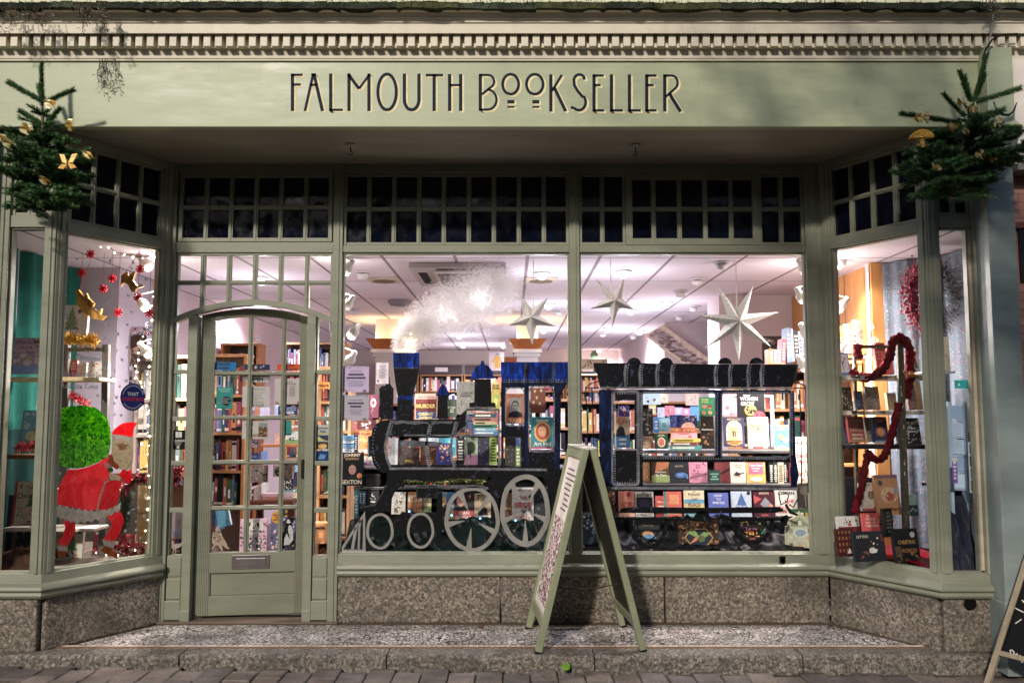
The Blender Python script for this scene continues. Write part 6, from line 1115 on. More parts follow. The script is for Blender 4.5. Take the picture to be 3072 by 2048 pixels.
book('M2',1560,-60,1722,210,Cv,'#b8622c','orange book with a grey portrait of a man in glasses in the cab window',[('r',.2,.22,.86,.86,'#8a8684'),('face',.53,.58,.17,'#8a8480','#2a2828'),('s',[(.36,.6),(.7,.6)],.03,'#141414'),('t','STANLEY',.92,.1,'#7a3414',.5,.9,.02),('t','TUCCI',.09,.1,'#f0d0a0',.5,.7,.03)],3); book('M1',1782,1335,1920,1562,Cv,'#7a3a1c','chestnut book with pale maple leaves in the larger cab window',[('p',[(x+dx*.11,y+dy*.09) for dx,dy in ((0,-1),(.2,-.2),(1,-.3),(.35,.15),(.6,.9),(0,.4),(-.6,.9),(-.35,.15),(-1,-.3),(-.2,-.2))],'#e8d4a4') for x,y in ((.3,.86),(.72,.88),(.42,.6),(.2,.42),(.62,.36))],3); book('M2',1786,152,1995,440,Cv-.03,'#1f8c9a','turquoise art book with a red circle face in the larger cab window',[('r',.03,.0,.97,.06,'#c83a6a'),('e',.5,.54,.36,.32,'#e8b83c'),('e',.5,.54,.29,.26,'#b8402c'),('e',.5,.55,.18,.17,'#e09a6c'),('e',.44,.58,.02,.015,'#2a1a14'),('e',.56,.58,.02,.015,'#2a1a14'),('t','Jackson',.88,.12,'#e8e4c8',.5,.8,.03),('t','Art Hol',.16,.13,'#e8e4c8',.5,.8,.03)],3)
zC = at('M2', 1700, 455, 7.0).z
plank(at('M2',1500,0,7.0).x, .41, 6.96, 7.14, at('M2', 1700, 445, 7.0).z, .012, '#7d7b80', 'silver shelf behind the cab windows', mat='metal'); plank(at('M1',700,0,7.0).x, at('M1',1500,0,7.0).x, 6.98, 7.14, at('M1', 900, 1626, 7.0).z, .012, '#5d5b60', 'shelf hidden behind the top of the boiler', mat='metal')
book('M2',65,474,268,772,6.86,'#191a1e','black biography with a short haired man in portrait beside the door post',[('r',0,0,1,1,'#17181c'),('face',.52,.5,.17,'#c9927c','#2c2420'),('t','JOHNNY',.91,.12,'#e6d6b8',.5,.88,.03),('t','SEXTON',.11,.13,'#f0e4d0',.5,.9,.03),('e',.84,.30,.12,.08,'#e07a3c'),('l',.79,.83,2,'#b08a4a')],4); book('M2',232,282,352,565,6.98,'#d98a3c','orange topped book with a floral lower half behind the smokebox',[('r',0,0,1,.42,'#ece4dc'),('n',22,['#2a2420','#c83c2c','#e8c050'],.05,.1,.9,.42,.1),('n',12,['#c8642a','#f0b060'],.05,.5,.95,.85,.14),('t','POPPY',.92,.08,'#8a3a1c',.5,.8),('t','R.F.KUANG',.05,.07,'#2a2a2a',.5,.9)],3)
for i, (y0, y1, c, lb) in enumerate([(320,352,'#4a9ac8','topmost blue book of the stack by the notices'),(354,388,'#d8e2ea','white blue book under the topmost blue one by the notices'),(390,424,'#5aa4d4','bright blue book in the stack by the notices'),(426,470,'#c8d8e4','lowest pale book in the stack by the notices')]): book('M2',78,y0,188,y1,7.0+.004*i,c,lb,[('l',.25,.75,3,'#2a5a8a')],0,0,.12)
book('M2',186,318,222,470,7.02,'#1d2a3a','dark blue spine right of the stack by the notices',[('l',.2,.85,6,'#c8d4e0')],0,0,.1); plank(at('M2',66,0,7.0).x, at('M2',350,0,7.0).x, 6.98, 7.2, at('M2',200,478,7.0).z, .016, '#a5714a', 'orange wooden shelf below the small blue stack'); plank(at('M2',66,0,7.25).x, at('M2',352,0,7.25).x, 7.25, 7.5, at('M2',200,272,7.25).z, .02, '#b07a50', 'orange wooden shelf below the notices')
for x0, x1, y0, c, lb in ((75,128,196,'#b4c4e0','small pale blue box on the orange shelf below the notices'),(130,215,190,'#d45a98','pink patterned box on the orange shelf below the notices'),(218,345,180,'#7a4a3a','brown patterned box on the orange shelf below the notices')): book('M2',x0,y0,x1,268,7.28,c,lb,[('n',12,['#e8e0e4','#3a2a34','#f0c8d8'],.1,.1,.9,.9,.14)],0,name='gift_box',cat='box')
book('M2',30+290,-50,410,160,7.15,'#6a2440','plum poster like book with a red flower behind the left lamp',[('e',.45,.65,.28,.2,'#d8c4c0'),('p',[(.2,.85),(.3,1.0),(.4,.85)],'#d03040'),('e',.45,.65,.14,.1,'#8a2a4a'),('n',8,['#c0708a','#2a1020'],.1,.1,.9,.4,.12)],3); b = MB(); p = at('M2',350,740,6.9); 
book('M2',270,668,420,770,6.92,'#2c2a2c','low black box beside the black biography',[('r',0,.9,1,1,'#5a5656')],0,t=.12,name='box',cat='box')
bm = MB()
def tinsel(name, pts, r, cols, n, label, seed=1):
    rr = random.Random(seed); b = MB(); L = len(pts)-1
    for i in range(n):
        u = rr.random()*L; j = min(int(u), L-1); f = u-j; c = pts[j]*(1-f)+pts[j+1]*f; d = Vector((rr.gauss(0, 1), rr.gauss(0, 1), rr.gauss(0, 1))).normalized(); e = c+d*r*rr.uniform(.5, 1.1); w_ = d.orthogonal().normalized()*.0022; b.face([c+d*r*.1-w_, c+d*r*.1+w_, e+w_, e-w_], rr.choice(cols))
    return tag(b.build(name, 'foil'), label, 'tinsel')
tinsel('tinsel', [at('M2', x, y, 6.86) for x, y in ((640,735),(760,728),(900,742),(1050,735),(1150,715),(1260,735),(1360,740))], .035, ['#4a5a2a', '#7a7a3a', '#2f4426', '#8a8a50', '#2a3420'], 900, 'dull green tinsel lying under the boiler', 3)
for x, y, c, lb in ((880,762,'#b8302c','red bauble glinting left of the hanging cord under the boiler'),(1012,768,'#c84a3a','red bauble glinting at the top of the hanging cord')): b = MB(); b.ball(at('M2', x, y, 6.70), .012, c); tag(b.build('bauble', 'foil', smooth=True), lb, 'bauble')
for i, (x, y) in enumerate(((686,1005),(770,1066),(1070,1040),(1328,1068),(1648,1086))): b = MB(); b.ball(at('M2', x, y, 6.60), .006, '#5ab4ff', 8, 6); tag(b.build('blue_light', 'bulb'), ['tiny blue light beside the white animal book', 'tiny blue light inside the second small wheel', 'tiny blue light at the left of the first driving wheel', 'tiny blue light under the red banded biography', 'tiny blue light under the pale book with red title'][i], 'light', 'tiny blue lights along the wheels')
NOTE = lambda ttl: [('n',14,['#8a7a9a','#5a4a6a'],.05,.93,.95,.98,.03),('t',ttl,.80,.07,'#5a4a7a',.5,.5,.0),('l',.55,.68,2,'#4a3f60'),('l',.24,.44,5,'#a79cb4'),('r',.06,.02,.16,.10,'#b08a60'),('r',.78,.02,.9,.1,'#7a5a48')]
sheet('M1',88,1140,322,1375,YG+.0335,'#cbb6d6','lilac notice stuck inside the window at the left of the locomotive','notice','notice',NOTE('Christmas Party')); sheet('M1',82,1400,322,1632,YG+.0335,'#b9b0bc','greyer notice stuck below the lilac one','notice','notice',NOTE('Late Night Shopping'))
sheet('M1',388,1108,498,1300,7.6,'#d8d2d8','white notice hung on the column behind the chimney','notice','notice',[('l',.3,.85,9,'#a8a0aa'),('r',.08,.08,.24,.2,'#6a646a')]); t_ = sheet('M1',1408,1012,1545,1180,12.5,'#d8ccd0','pale panel with a yellow coat figure on the rear column','poster','poster',[('p',[(.35,.15),(.75,.15),(.68,.6),(.78,.45),(.84,.5),(.68,.8),(.42,.8),(.2,.45),(.3,.4),(.42,.62)],'#d8a820'),('e',.55,.88,.16,.07,'#8fa4b8')])
tag(MB().tube([at('M2', x, y, 6.66) for x, y in ((1012,775),(985,830),(962,900),(955,1000),(965,1060))], .003, '#0c0c0c', 5).build('cable', 'cloth'), 'thin black cord hanging beside the cylinder', 'cable')
# ---------------- carriage window display
z1 = at('R2', 1000, 866, 6.92).z; z2 = at('R2', 1000, 1150, 6.80).z; z0_ = at('R2', 1000, 585, 7.02).z
stand('display_stand', .52, 2.18, 'dark stepped window stand with silver shelf edges behind the carriage', [('base', (6.46, 7.2, .30, .452, '#17171a', 'plaster')), ('step', (6.76, 7.2, .452, z2-.004, '#0f0f12', 'plaster')), ('back_panel', (7.2, 7.22, .45, z0_-.06, '#0d0d10', 'plaster'))])
xs0 = at('R2',640,880,6.92).x; xs1 = at('R2',1880,880,6.92).x; b = MB(); b.box(xs0, xs1, 6.88, 7.19, z1-.030, z1, '#b4b0b4'); tag(b.build('shelf', 'metal', bevel=.003), 'silver edged shelf under the row of books below the carriage windows', 'shelf')
b = MB(); b.box(at('R2',640,600,7.0).x, at('R2',1880,600,7.0).x, 6.97, 7.19, z0_-.026, z0_, '#a8a4a8'); tag(b.build('shelf', 'metal', bevel=.003), 'silver edged shelf inside the two large carriage windows', 'shelf'); b = MB(); b.box(at('R2',400,575,7.0).x, at('R2',600,575,7.0).x, 6.98, 7.19, z0_-.01, z0_, '#8e8a90'); tag(b.build('shelf', 'metal'), 'short silver shelf in the carriage door window', 'shelf')
tag(drape(.52, 2.18, [(6.47, .49), (6.50, .50), (6.60, .52), (6.72, .60), (6.765, z2-.01), (6.80, z2+.002)], .020, '#030405', 8, 110, 36, 2).build('cloth', 'satin', smooth=True), 'black satin cloth crumpled below the carriage', 'cloth')
U = 7.02
book('R2',410,306,530,566,U,'#cdb894','pale book with an orange title and a dark suited man in the carriage door',[('r',0,0,1,.4,'#2e78b4'),('p',[(0,.36),(.7,.36),(.62,.62),(.44,.7),(.3,.7),(.1,.56)],'#2a2a2e'),('e',.38,.72,.1,.06,'#b89078'),('t','ALIN',.84,.13,'#c8442c',.42,.8,.02),('t','MICHAEL',.95,.06,'#c8642c',.4,.8,.01),('l',.12,.26,2,'#dce8f0')],3); book('R2',438,214,528,304,U+.03,'#3a2478','purple patterned card above the pale book in the carriage door',[('n',14,['#e8c8f0','#c03a5a','#f0e4f8'],.1,.1,.9,.9,.1),('e',.5,.62,.18,.18,'#f0e8f4')],2)
book('R2',640,238,726,572,U+.02,'#3a332e','tall dark card of pebble shapes at the left of the first carriage window',[('n',26,['#8a8478','#6a645a','#b4aea0','#4a443c'],.1,.32,.9,.98,.2),('r',0,0,1,.3,'#c8a080'),('n',10,['#a84a2c','#7a3a24'],.05,.03,.95,.28,.1)],2); book('R2',742,446,852,575,U-.04,'#1f4a34','green book with a cream oval in the first carriage window',[('e',.5,.42,.3,.32,'#e0d0b0'),('e',.5,.42,.22,.24,'#c8583c'),('l',.84,.9,2,'#d8cca4')],4)
zz = z0_+.001
for x0, x1, h_, c, lb in ((868,1135,.034,'#4f8f90','bottom teal book of the flat pile in the first carriage window'),(876,1095,.028,'#7a3a30','maroon book near the bottom of the flat pile'),(890,1125,.026,'#d8c030','yellow book in the flat pile')):
    xa, xb = at('R2',x0,500,U-.03).x, at('R2',x1,500,U-.03).x; b = MB(); b.box(xa, xb, U-.03, U+.1, zz, zz+.003, c); b.box(xa, xb, U-.03, U+.1, zz+h_-.003, zz+h_, c); b.box(xa, xb, U-.03, U-.026, zz+.003, zz+h_-.003, c); b.box(xa+.004, xb-.004, U-.026, U+.096, zz+.003, zz+h_-.003, '#e6dcc8'); b.box(xa+.02, xb-.06, U-.0306, U-.03, zz+h_*.3, zz+h_*.65, '#f0e8d0' if c != '#d8c030' else '#3a3010'); tag(b.build('book', 'print'), lb, 'book', 'flat pile in the first carriage window'); zz += h_+.0006
book('R2',878,398,1096,488,U-.02,'#e0623a','coral and pink book standing on the flat pile',[('r',0,0,1,.5,'#e8a0a8'),('n',14,['#e8c040','#c83a3a','#f0b060'],.03,.6,.97,.97,.08),('t','Companion',.42,.2,'#c8343c',.5,.7),('e',.72,.14,.06,.12,'#c83a30')],3); book('R2',870,292,950,398,U+.02,'#22388a','navy book with white swirls behind the coral one',[('n',18,['#e0e4f4','#7a8ad0'],.08,.1,.92,.9,.09)],3); book('R2',948,296,1095,398,U+.01,'#232a66','dark blue book with an orange half sun behind the coral one',[('p',[(.1,.0)]+[(.5+.4*cos(pi-pi*i/10), .45*sin(pi*i/10)) for i in range(11)]+[(.9,0)],'#e0b09a'),('n',14,['#e88a3a','#f0c060','#c8d0f0'],.05,.5,.95,.95,.06)],3)
book('R2',1115,142,1245,298,U+.06,'#1c7a50','green playing card book with a red heart in the first carriage window',[('t','Queen',.88,.12,'#e0c860',.35,.6,.01),('t','of Arts',.75,.10,'#e0c860',.35,.55,.01),('p',[(.18,.5),(.27,.58),(.33,.52),(.39,.58),(.48,.5),(.33,.36)],'#d83a30'),('e',.68,.46,.13,.09,'#c88a5a'),('e',.68,.5,.15,.09,'#7a3a20'),('e',.28,.14,.13,.09,'#b86a4a'),('e',.68,.16,.13,.1,'#d0985a')],2); book('R2',1132,300,1240,576,U-.02,'#1b1714','black book with brown food pictures at the right of the first carriage window',[('n',22,['#6a4224','#8a5a30','#3a2414','#a8743c'],.1,.05,.9,.9,.14),('t','Mepotarians',.58,.07,'#e8e0d4',.5,.9,.01)],3)
for i, (x0, y0, x1, y1, c, lb) in enumerate([(640,112,790,205,'#b8cce0','pale blue wall print with a sketched hand at the window corner'),(795,118,852,190,'#e0d4c8','cream card with a brown heart'),(690,208,752,290,'#c8c090','yellowish card behind the pebble card'),(764,228,824,312,'#c4c8ec','lilac card with a flower sprig'),(826,214,905,300,'#d8889c','pink card with a teal shape'),(906,228,975,292,'#b4b4e0','plain lilac card in the back row'),(976,234,1036,296,'#e090c0','bright pink card in the back row'),(1040,218,1110,340,'#6aa0e0','sky blue card left of the green card book'),(775,318,860,430,'#8fc4d8','pale teal card with a framed pale panel'),(728,312,775,440,'#4a8ad0','blue spine left of the pale teal card'),(1000,110,1110,212,'#c8b0b0','dusty pink poster behind the card row')]): sheet('R2',x0,y0,x1,y1,7.3-.01*(i > 2)*i/3,c,lb,'greeting_card','card',[('n',7,['#3a3a4a','#e8e4ec','#7a5aa0','#2a8a9a'],.2,.2,.8,.8,.1)] if i not in (2,5,6,8,9) else ([('r',.25,.2,.75,.8,'#cfe8ee'),('r',.3,.3,.7,.7,'#5aa4bc')] if i == 8 else [('l',.3,.7,3,'#f0ecf4')]),None,.006,group='cards behind the carriage window')
book('R2',1440,112,1668,480,U+.08,'#1e1c22','tall black book with white title and a red rose in the second carriage window',[('t','WHY',.99-.04,.05,'#ece8e4',.35,.3,.02),('t','WOMEN',.88,.09,'#ece8e4',.42,.66,.02),('t','GROW',.77,.09,'#ece8e4',.37,.5,.02),('e',.47,.62,.22,.13,'#b89a44'),('n',12,['#1e1c22','#d8bc60'],.3,.55,.64,.7,.07),('e',.78,.46,.24,.14,'#c03050'),('n',10,['#e06080','#901c38'],.6,.38,.95,.54,.09),('n',10,['#3a4a6a','#4a5a3a'],.05,.2,.5,.5,.1)],2)
b = MB(); xa, xb, za, zb_ = at('R2',1400,0,7.16).x, at('R2',1735,0,7.16).x, at('R2',1500,565,7.16).z, at('R2',1500,125,7.16).z
for q in ((xa, xb, zb_-.02, zb_), (xb-.03, xb, za, zb_-.02)): b.box(q[0], q[1], 7.15, 7.18, q[2], q[3], '#dcd8dc')
tag(b.build('display_surround', 'gloss_paint', bevel=.008), 'white rounded display frame behind the black rose book', 'frame')
book('R2',1322,312,1494,556,U-.03,'#4a4468','violet arched book with two small figures in the second carriage window',[('p',[(.12,.1),(.12,.6)]+[(.5-.38*cos(pi*i/10), .6+.3*sin(pi*i/10)) for i in range(11)]+[(.88,.1)],'#d8ccb4'),('p',[(.28,.1),(.28,.5)]+[(.5-.22*cos(pi*i/8), .5+.2*sin(pi*i/8)) for i in range(9)]+[(.72,.1)],'#e8c87a'),('r',.42,.34,.49,.54,'#2a2440'),('r',.52,.34,.58,.52,'#2a2440'),('e',.5,.14,.34,.11,'#e0a040'),('t','MERMAIDS',.93,.07,'#d8c89a',.5,.8,.01),('l',.1,.17,2,'#5a3c1c')],5,-4); book('R2',1524,310,1702,558,U-.04,'#c9c2a6','cream book with a tower sketch in the second carriage window',[('p',[(.47,.62),(.5,.96),(.53,.62)],'#4a4638'),('r',.44,.58,.56,.66,'#5a5444'),('n',16,['#c89a4a','#a87a3a','#8a8a5a'],.1,.5,.9,.72,.08),('t','THE',.38,.05,'#f0ead4',.5,.3),('t','TOLKIEN',.28,.08,'#f4eedc',.5,.7,.02),('t','Mr. Bliss',.12,.07,'#7a7258',.5,.6,.01)],4,4); book('R2',1740,378,1868,580,U-.03,'#2a6ab8','blue book with a yellow border at the right of the second carriage window',[('r',0,0,1,.06,'#e8c84a'),('r',0,0,.05,1,'#e8c84a'),('r',.0,.94,1,1,'#e8c84a'),('t','THE',.9,.05,'#f0e0a0',.5,.3),('t','WIZARDS',.82,.06,'#f0e0a0',.5,.8),('e',.5,.5,.16,.12,'#b07a3a'),('e',.78,.38,.17,.11,'#d8e4f0'),('t','ERIC HILL',.12,.06,'#e8e4d8',.5,.7)],4)
sheet('R2',1305,116,1440,300,7.4,'#e0b8cc','pink sheet leaning behind the violet arched book','notice','notice',[('n',6,['#e06a7a','#f0d8e0'],.2,.05,.9,.4,.15)])
Sx = 6.93
for a in ((642,690,700,856,'#8a5a2c','brown gold edged book at the left end of the row below the carriage windows',[('n',8,['#c89a50','#4a2c14'],.1,.2,.9,.9,.15)]),(714,688,865,858,'#4a3422','dark green and tan book with white title in the row below the carriage windows',[('r',0,0,1,.35,'#8a9a5a'),('p',[(.2,.5),(.9,.7),(1,1),(.3,1)],'#b0622c'),('t','Small Things',.5,.1,'#f0ead8',.5,.8,.02),('t','Like These',.36,.1,'#f0ead8',.5,.75,.02)]),(868,684,1026,858,'#20242c','charcoal book with a blue brush stroke below the carriage windows',[('e',.6,.35,.34,.13,'#3a66a4'),('n',6,['#5a86c4','#2a4a7a'],.3,.25,.9,.45,.12),('t','MARTIN',.78,.08,'#b8a08a',.5,.7)]),(1030,686,1184,860,'#c97a98','pink book with dark hearts and a diagonal band below the carriage windows',[('n',16,['#4a2034','#2a1020'],.08,.06,.92,.95,.06),('p',[(.05,.16),(.95,.36),(.95,.5),(.05,.3)],'#8a4a64'),('t','Such',.84,.08,'#4a1c34',.5,.5),('t','Merry',.72,.08,'#4a1c34',.5,.6)]),(1196,755,1290,862,'#1c3a34','small dark green book in front of the maroon one below the carriage windows',[('l',.3,.7,3,'#6a9a84')]),
  (1246,684,1372,856,'#6a1c24','maroon book behind the small dark green one',[('p',[(0,.2),(1,.6),(1,.7),(0,.3)],'#2a1418')]),(1378,688,1506,862,'#cfc0ae','cream book with a dark curved animal below the carriage windows',[('t','Wish We',.86,.07,'#4a3c34',.5,.7),('t','Cat Me',.76,.07,'#4a3c34',.5,.6),('s',[(.2,.36),(.4,.52),(.65,.44),(.9,.5)],.06,'#25252a'),('e',.45,.42,.2,.08,'#25252a'),('n',4,['#c83a34'],.3,.2,.7,.36,.07)]),(1512,686,1672,862,'#c49a3c','gold book with a magenta block and a plate below the carriage windows',[('r',.12,.42,.88,.96,'#c23a6a'),('t','Table Plates',.84,.1,'#f0d8d0',.5,.7,.02),('t','Women',.7,.09,'#f0d8d0',.5,.6,.02),('t','Recipes',.57,.08,'#f0d8d0',.5,.6,.02),('e',.5,.18,.32,.1,'#e8e0d0')])):
    book('R2',a[0],a[1],a[2],a[3],Sx-(.03 if a[0] == 1196 else 0),a[4],a[5],a[6],5)
for x0, x1, c, lb in ((1702,1738,'#16161c','black lettered spine at the right end of the row below the carriage windows'),(1740,1774,'#2a3a2c','green lettered spine beside the black one'),(1776,1824,'#c0b49c','cream spine tied with string'),(1826,1850,'#1e2a22','dark spine right of the string tied one')): book('R2',x0,690,x1,874,Sx,c,lb,[('l',.15,.85,9,'#d8d4c8' if c != '#c0b49c' else '#6a5a44')],1)
Tx = 6.82
for a in ((345,930,412,1146,'#3a1c14','dark red brown book at the left of the lowest row',[('n',10,['#8a3a1c','#c0622c'],.1,.4,.9,.9,.15)]),(440,932,572,1146,'#d97a5a','salmon book with a magenta disc in the lowest row',[('r',0,.0,1,.3,'#d8a088'),('e',.62,.88,.14,.1,'#8a2a4a'),('n',12,['#c0503a','#f0a080'],.1,.3,.9,.75,.12),('t','URK',.5,.18,'#a83a2a',.5,.8,.02)]),(580,936,732,1146,'#e4dcd4','white bordered black book with a bold name in the lowest row',[('r',.05,.18,.95,.78,'#1f1b26'),('e',.5,.5,.3,.2,'#332a44'),('t','SALLY',.95,.06,'#26262c',.5,.6,.03),('t','ROONEY',.86,.11,'#26262c',.5,.92,.04),('t','INTERMEZZO',.07,.1,'#26262c',.5,.9,.03)]),(748,972,838,1146,'#b8302c','red book with pale lettering in the lowest row',[('t','Merry',.7,.12,'#f0d8c0',.5,.8),('l',.3,.5,3,'#f0d8c0')]),(820,936,968,1146,'#d4483c','red and teal book with gold square in the lowest row',[('r',0,0,.14,1,'#3a8a84'),('r',.3,.5,.85,.88,'#e08a4a'),('l',.14,.34,3,'#f0e0c0')]),
  (990,926,1158,1146,'#e0cfae','cream and blue seaside book with a dark title in the lowest row',[('r',0,.5,1,.66,'#5a98b8'),('r',0,.0,1,.3,'#6aa0b4'),('r',0,.3,1,.5,'#d8b878'),('t','James',.95,.05,'#3a3428',.5,.4),('t','Rebanks',.86,.10,'#3a3428',.5,.7,.01),('t','THE',.66,.09,'#2c3a48',.5,.4,.02),('t','PLACE',.45,.12,'#2c3a48',.5,.8,.02)]),(1196,946,1362,1146,'#4a5ab0','blue violet book with pale winter title in the lowest row',[('t','HOW',.88,.1,'#d8d8ec',.5,.45,.02),('t','TO',.73,.1,'#d8d8ec',.5,.3,.02),('t','WINTER',.58,.1,'#d8d8ec',.5,.8,.02),('l',.2,.32,2,'#a8aee0')]),(1388,934,1556,1146,'#b4c0d4','pale book with a large blue tent shape in the lowest row',[('p',[(.15,.25),(.5,.95),(.85,.25)],'#2c5a9c'),('e',.86,.93,.1,.07,'#2a2a30'),('t','TTUC',.38,.12,'#dfe6f0',.5,.5,.02)]),(1575,936,1750,1146,'#4a1626','dark red book with a grey diamond in the lowest row',[('t','MOON',.93,.09,'#d8b8a8',.5,.5,.02),('p',[(.3,.5),(.55,.78),(.85,.5),(.55,.3)],'#8a8894'),('p',[(0,.5),(.4,.7),(.0,.85)],'#b82a34'),('e',.82,.42,.1,.08,'#d87a4a'),('t','GETH',.06,.08,'#d84a3c',.5,.6,.02)]),(1755,926,1942,1140,'#cfc9c2','white book with a big black surname in the lowest row',[('t','OSMAN',.90,.14,'#1c1c20',.52,.92,.04),('t','We',.34,.12,'#c82a2e',.22,.3,.03),('t','Solve',.2,.12,'#c82a2e',.3,.4,.03),('n',8,['#2a2a2e','#c83a34'],.4,.2,.9,.6,.1)]),(1944,872,2075,1075,'#2a2722','dark book with a pale bare tree at the right of the lowest row',[('s',[(.5,.05),(.48,.4),(.3,.8)],.05,'#6a6458'),('s',[(.49,.4),(.7,.85)],.04,'#6a6458'),('e',.5,.72,.34,.2,'#4a463e')])):
    book('R2',a[0],a[1],a[2],a[3],Tx-(.02 if a[0] in (820,) else 0)+(.04 if a[0] == 748 else 0),a[4],a[5],a[6],5)
Gx = 6.60
book('R2',140,1136,316,1455,Gx,'#162a3c','night blue book with white blossom and a leaping hare at the folding sign',[('n',34,['#d8dce4','#a8b0bc'],.05,.62,.98,.98,.07),('p',[(.2,.2),(.35,.42),(.55,.46),(.5,.34),(.35,.2)],'#5a6a7a'),('e',.5,.55,.09,.06,'#6a8aa4'),('n',8,['#e0e0d8'],.5,.1,.95,.3,.04)],8); book('R2',575,1180,792,1450,Gx+.02,'#23272c','dark book with an orange moon and blue hills inside the first bogie spring',[('e',.5,.52,.25,.16,'#d8963c'),('p',[(.2,.42),(.5,.6),(.85,.5),(.8,.44),(.2,.38)],'#4a8ac0'),('t','Colouring',.84,.08,'#a88468',.5,.6,.0),('r',0,0,1,.18,'#5a7a64'),('n',10,['#c8b060','#3a4a3a'],.1,.2,.9,.4,.08)],8); book('R2',945,1172,1285,1448,Gx,'#3a2412','brown ornate book with a green dragon in a dark hexagon',[('n',150,['#8a5c2a','#6a421c','#a87438','#2a180a'],.03,.03,.97,.97,.045),('p',[(.14,.45),(.3,.72),(.7,.72),(.86,.45),(.7,.2),(.3,.2)],'#b08a4a'),('p',[(.17,.45),(.32,.69),(.68,.69),(.83,.45),(.68,.23),(.32,.23)],'#1d2436'),('p',[(.2,.6),(.4,.68),(.5,.5),(.62,.62),(.8,.58),(.66,.46),(.5,.4),(.36,.5)],'#7a9a4a'),('p',[(.25,.25),(.4,.45),(.52,.52),(.44,.36)],'#c8762c'),('e',.56,.42,.09,.1,'#5a6a3a'),('t','Dragons',.9,.09,'#a8783a',.5,.7,.02)],9); book('R2',1465,1182,1662,1448,Gx+.02,'#1a1416','black book with bright coloured title inside the second bogie spring',[('n',10,['#d83a6a','#e8b030','#3aa84a'],.05,.86,.95,.97,.07),('t','Let me',.74,.09,'#e86a9a',.5,.5,.01),('t','TELL',.58,.17,'#f0a030',.5,.7,.04),('t','you',.42,.08,'#d84a5a',.5,.4,.01),('n',10,['#e0c060','#c83a5a','#4a9a5a'],.1,.12,.9,.36,.06),('r',.25,.09,.75,.17,'#e0dcd4'),('e',.93,.66,.08,.07,'#3aa85a')],8)
hb = [(0,0),(.98,0),(1,.62),(.9,.62),(.88,.78),(.56,.92),(.5,.99),(.44,.9),(.12,.76),(.1,.62),(.02,.62)]
sheet('R2',1832,1095,2085,1440,Gx-.01,'#b4b49a','house shaped advent card with little windows at the right end','advent_card','card',[('r',.08,.05,.94,.6,'#c4c2aa'),('p',[(.14,.62),(.5,.84),(.86,.62)],'#8c9a80'),('e',.52,.46,.22,.11,'#d8dcd8'),('e',.52,.46,.18,.09,'#8aa0b0')]+[('r',x,y,x+.12,y+.11,c) for x,y,c in ((.14,.1,'#6a6a5a'),(.44,.08,'#c8a858'),(.72,.1,'#d8c890'),(.14,.28,'#d0ccb4'),(.74,.28,'#d88a7a'),(.14,.46,'#9a9a88'),(.76,.46,'#7a8a90'),(.44,.64,'#e0dcc8'))],None,.012,shape=hb); sheet('R2',1880,1080,2085,1110,Gx+.05,'#3a5a44','dark green card edge behind the house shaped card','card','card')
book('R2',1925,476,2080,860,7.05,'#dcd8cc','tall white book with red lettering and floral border at the carriage end',[('n',40,['#c83a34','#e0784a','#2a2a2e','#5a8a7a'],.03,.82,.97,.97,.07),('n',40,['#e0784a','#c8a050','#2a3a3a','#c83a34'],.03,.03,.97,.28,.08),('n',16,['#2a2a2e','#4a4a40'],.75,.3,.98,.8,.06),('t','Books',.60,.11,'#c8342c',.45,.75,.02),('t','Magic',.46,.11,'#c8342c',.45,.75,.02)],3)
for k,x0,y0,x1,y1,c,lb,rl in (('R1',1990,795,2030,1105,'#6a86a8','tall grey blue book upright on the wooden shelf by the window edge',0),('R1',2034,800,2060,1098,'#a4acc0','pale grey book leaning beside the grey blue one',-2),('R1',2062,815,2105,1092,'#26262c','dark spine between two pale books by the window edge',-2),('R1',2108,825,2140,1088,'#c4ccd8','silver pale book fourth on the wooden shelf by the window edge',-3),('R1',2142,850,2186,1080,'#5a7aa0','blue book last on the wooden shelf by the window edge',-4),('R1',1832,985,1872,1116,'#c8823c','orange spine low by the white framed picture end',0),('R1',1874,990,1935,1118,'#cfc8dc','lilac white book beside the orange spine',3),('R1',1938,892,1975,1118,'#c83a4a','red book leaning by the dark stone picture',4)): book(k,x0,y0,x1,y1,7.3,c,lb,[('l',.2,.8,6,'#e8e4dc' if c not in ('#cfc8dc','#c4ccd8') else '#5a5a6a')],0,0,.13,roll=rl)
plank(at('R1',1800,0,7.3).x, 2.30, 7.28, 7.5, at('R1',2000,1112,7.3).z, .025, '#b98a5c', 'orange wooden shelf holding the leaning books at the window edge')
sheet('R1',1768,868,1985,1115,7.9,'#3a3432','dark picture of grey stones near the window edge','picture','picture',[('n',14,['#8a827c','#5a5450','#a8a09a'],.05,.2,.75,.95,.16)])
FP = thing('framed_picture', at('R1', 1000, 960, 11.3), 'long framed picture hung on a steep slope beside the staircase', 'picture'); q = [at('R1', x, y, 11.3) for x, y in ((708,860),(872,768),(1380,1140),(1150,1190))]; i_ = [at('R1', x, y, 11.3) for x, y in ((742,862),(850,806),(1250,1112),(1090,1120))]
b = MB(); b.plate([(p.x, p.z) for p in q], 11.28, 11.36, '#d8c4ae'); b.build('frame', 'wood', FP); b = MB(); b.plate([(p.x, p.z) for p in i_], 11.272, None, '#8a6f68'); qx = i_
for j in range(90):
    u, v = R.random(), R.random(); p = (qx[0]*(1-u)+qx[1]*u)*(1-v)+(qx[3]*(1-u)+qx[2]*u)*v; s = R.uniform(.02, .07); b.face([(p.x-s, 11.27-.0002*j*.1, p.z), (p.x, 11.27-.00002*j, p.z-s*.4), (p.x+s, 11.27-.00002*j, p.z), (p.x, 11.27-.00002*j, p.z+s*.4)], R.choice(['#a08a84', '#c4b0a4', '#6a544e', '#b09a9c', '#7a6464']))
b.build('canvas', 'print', FP)
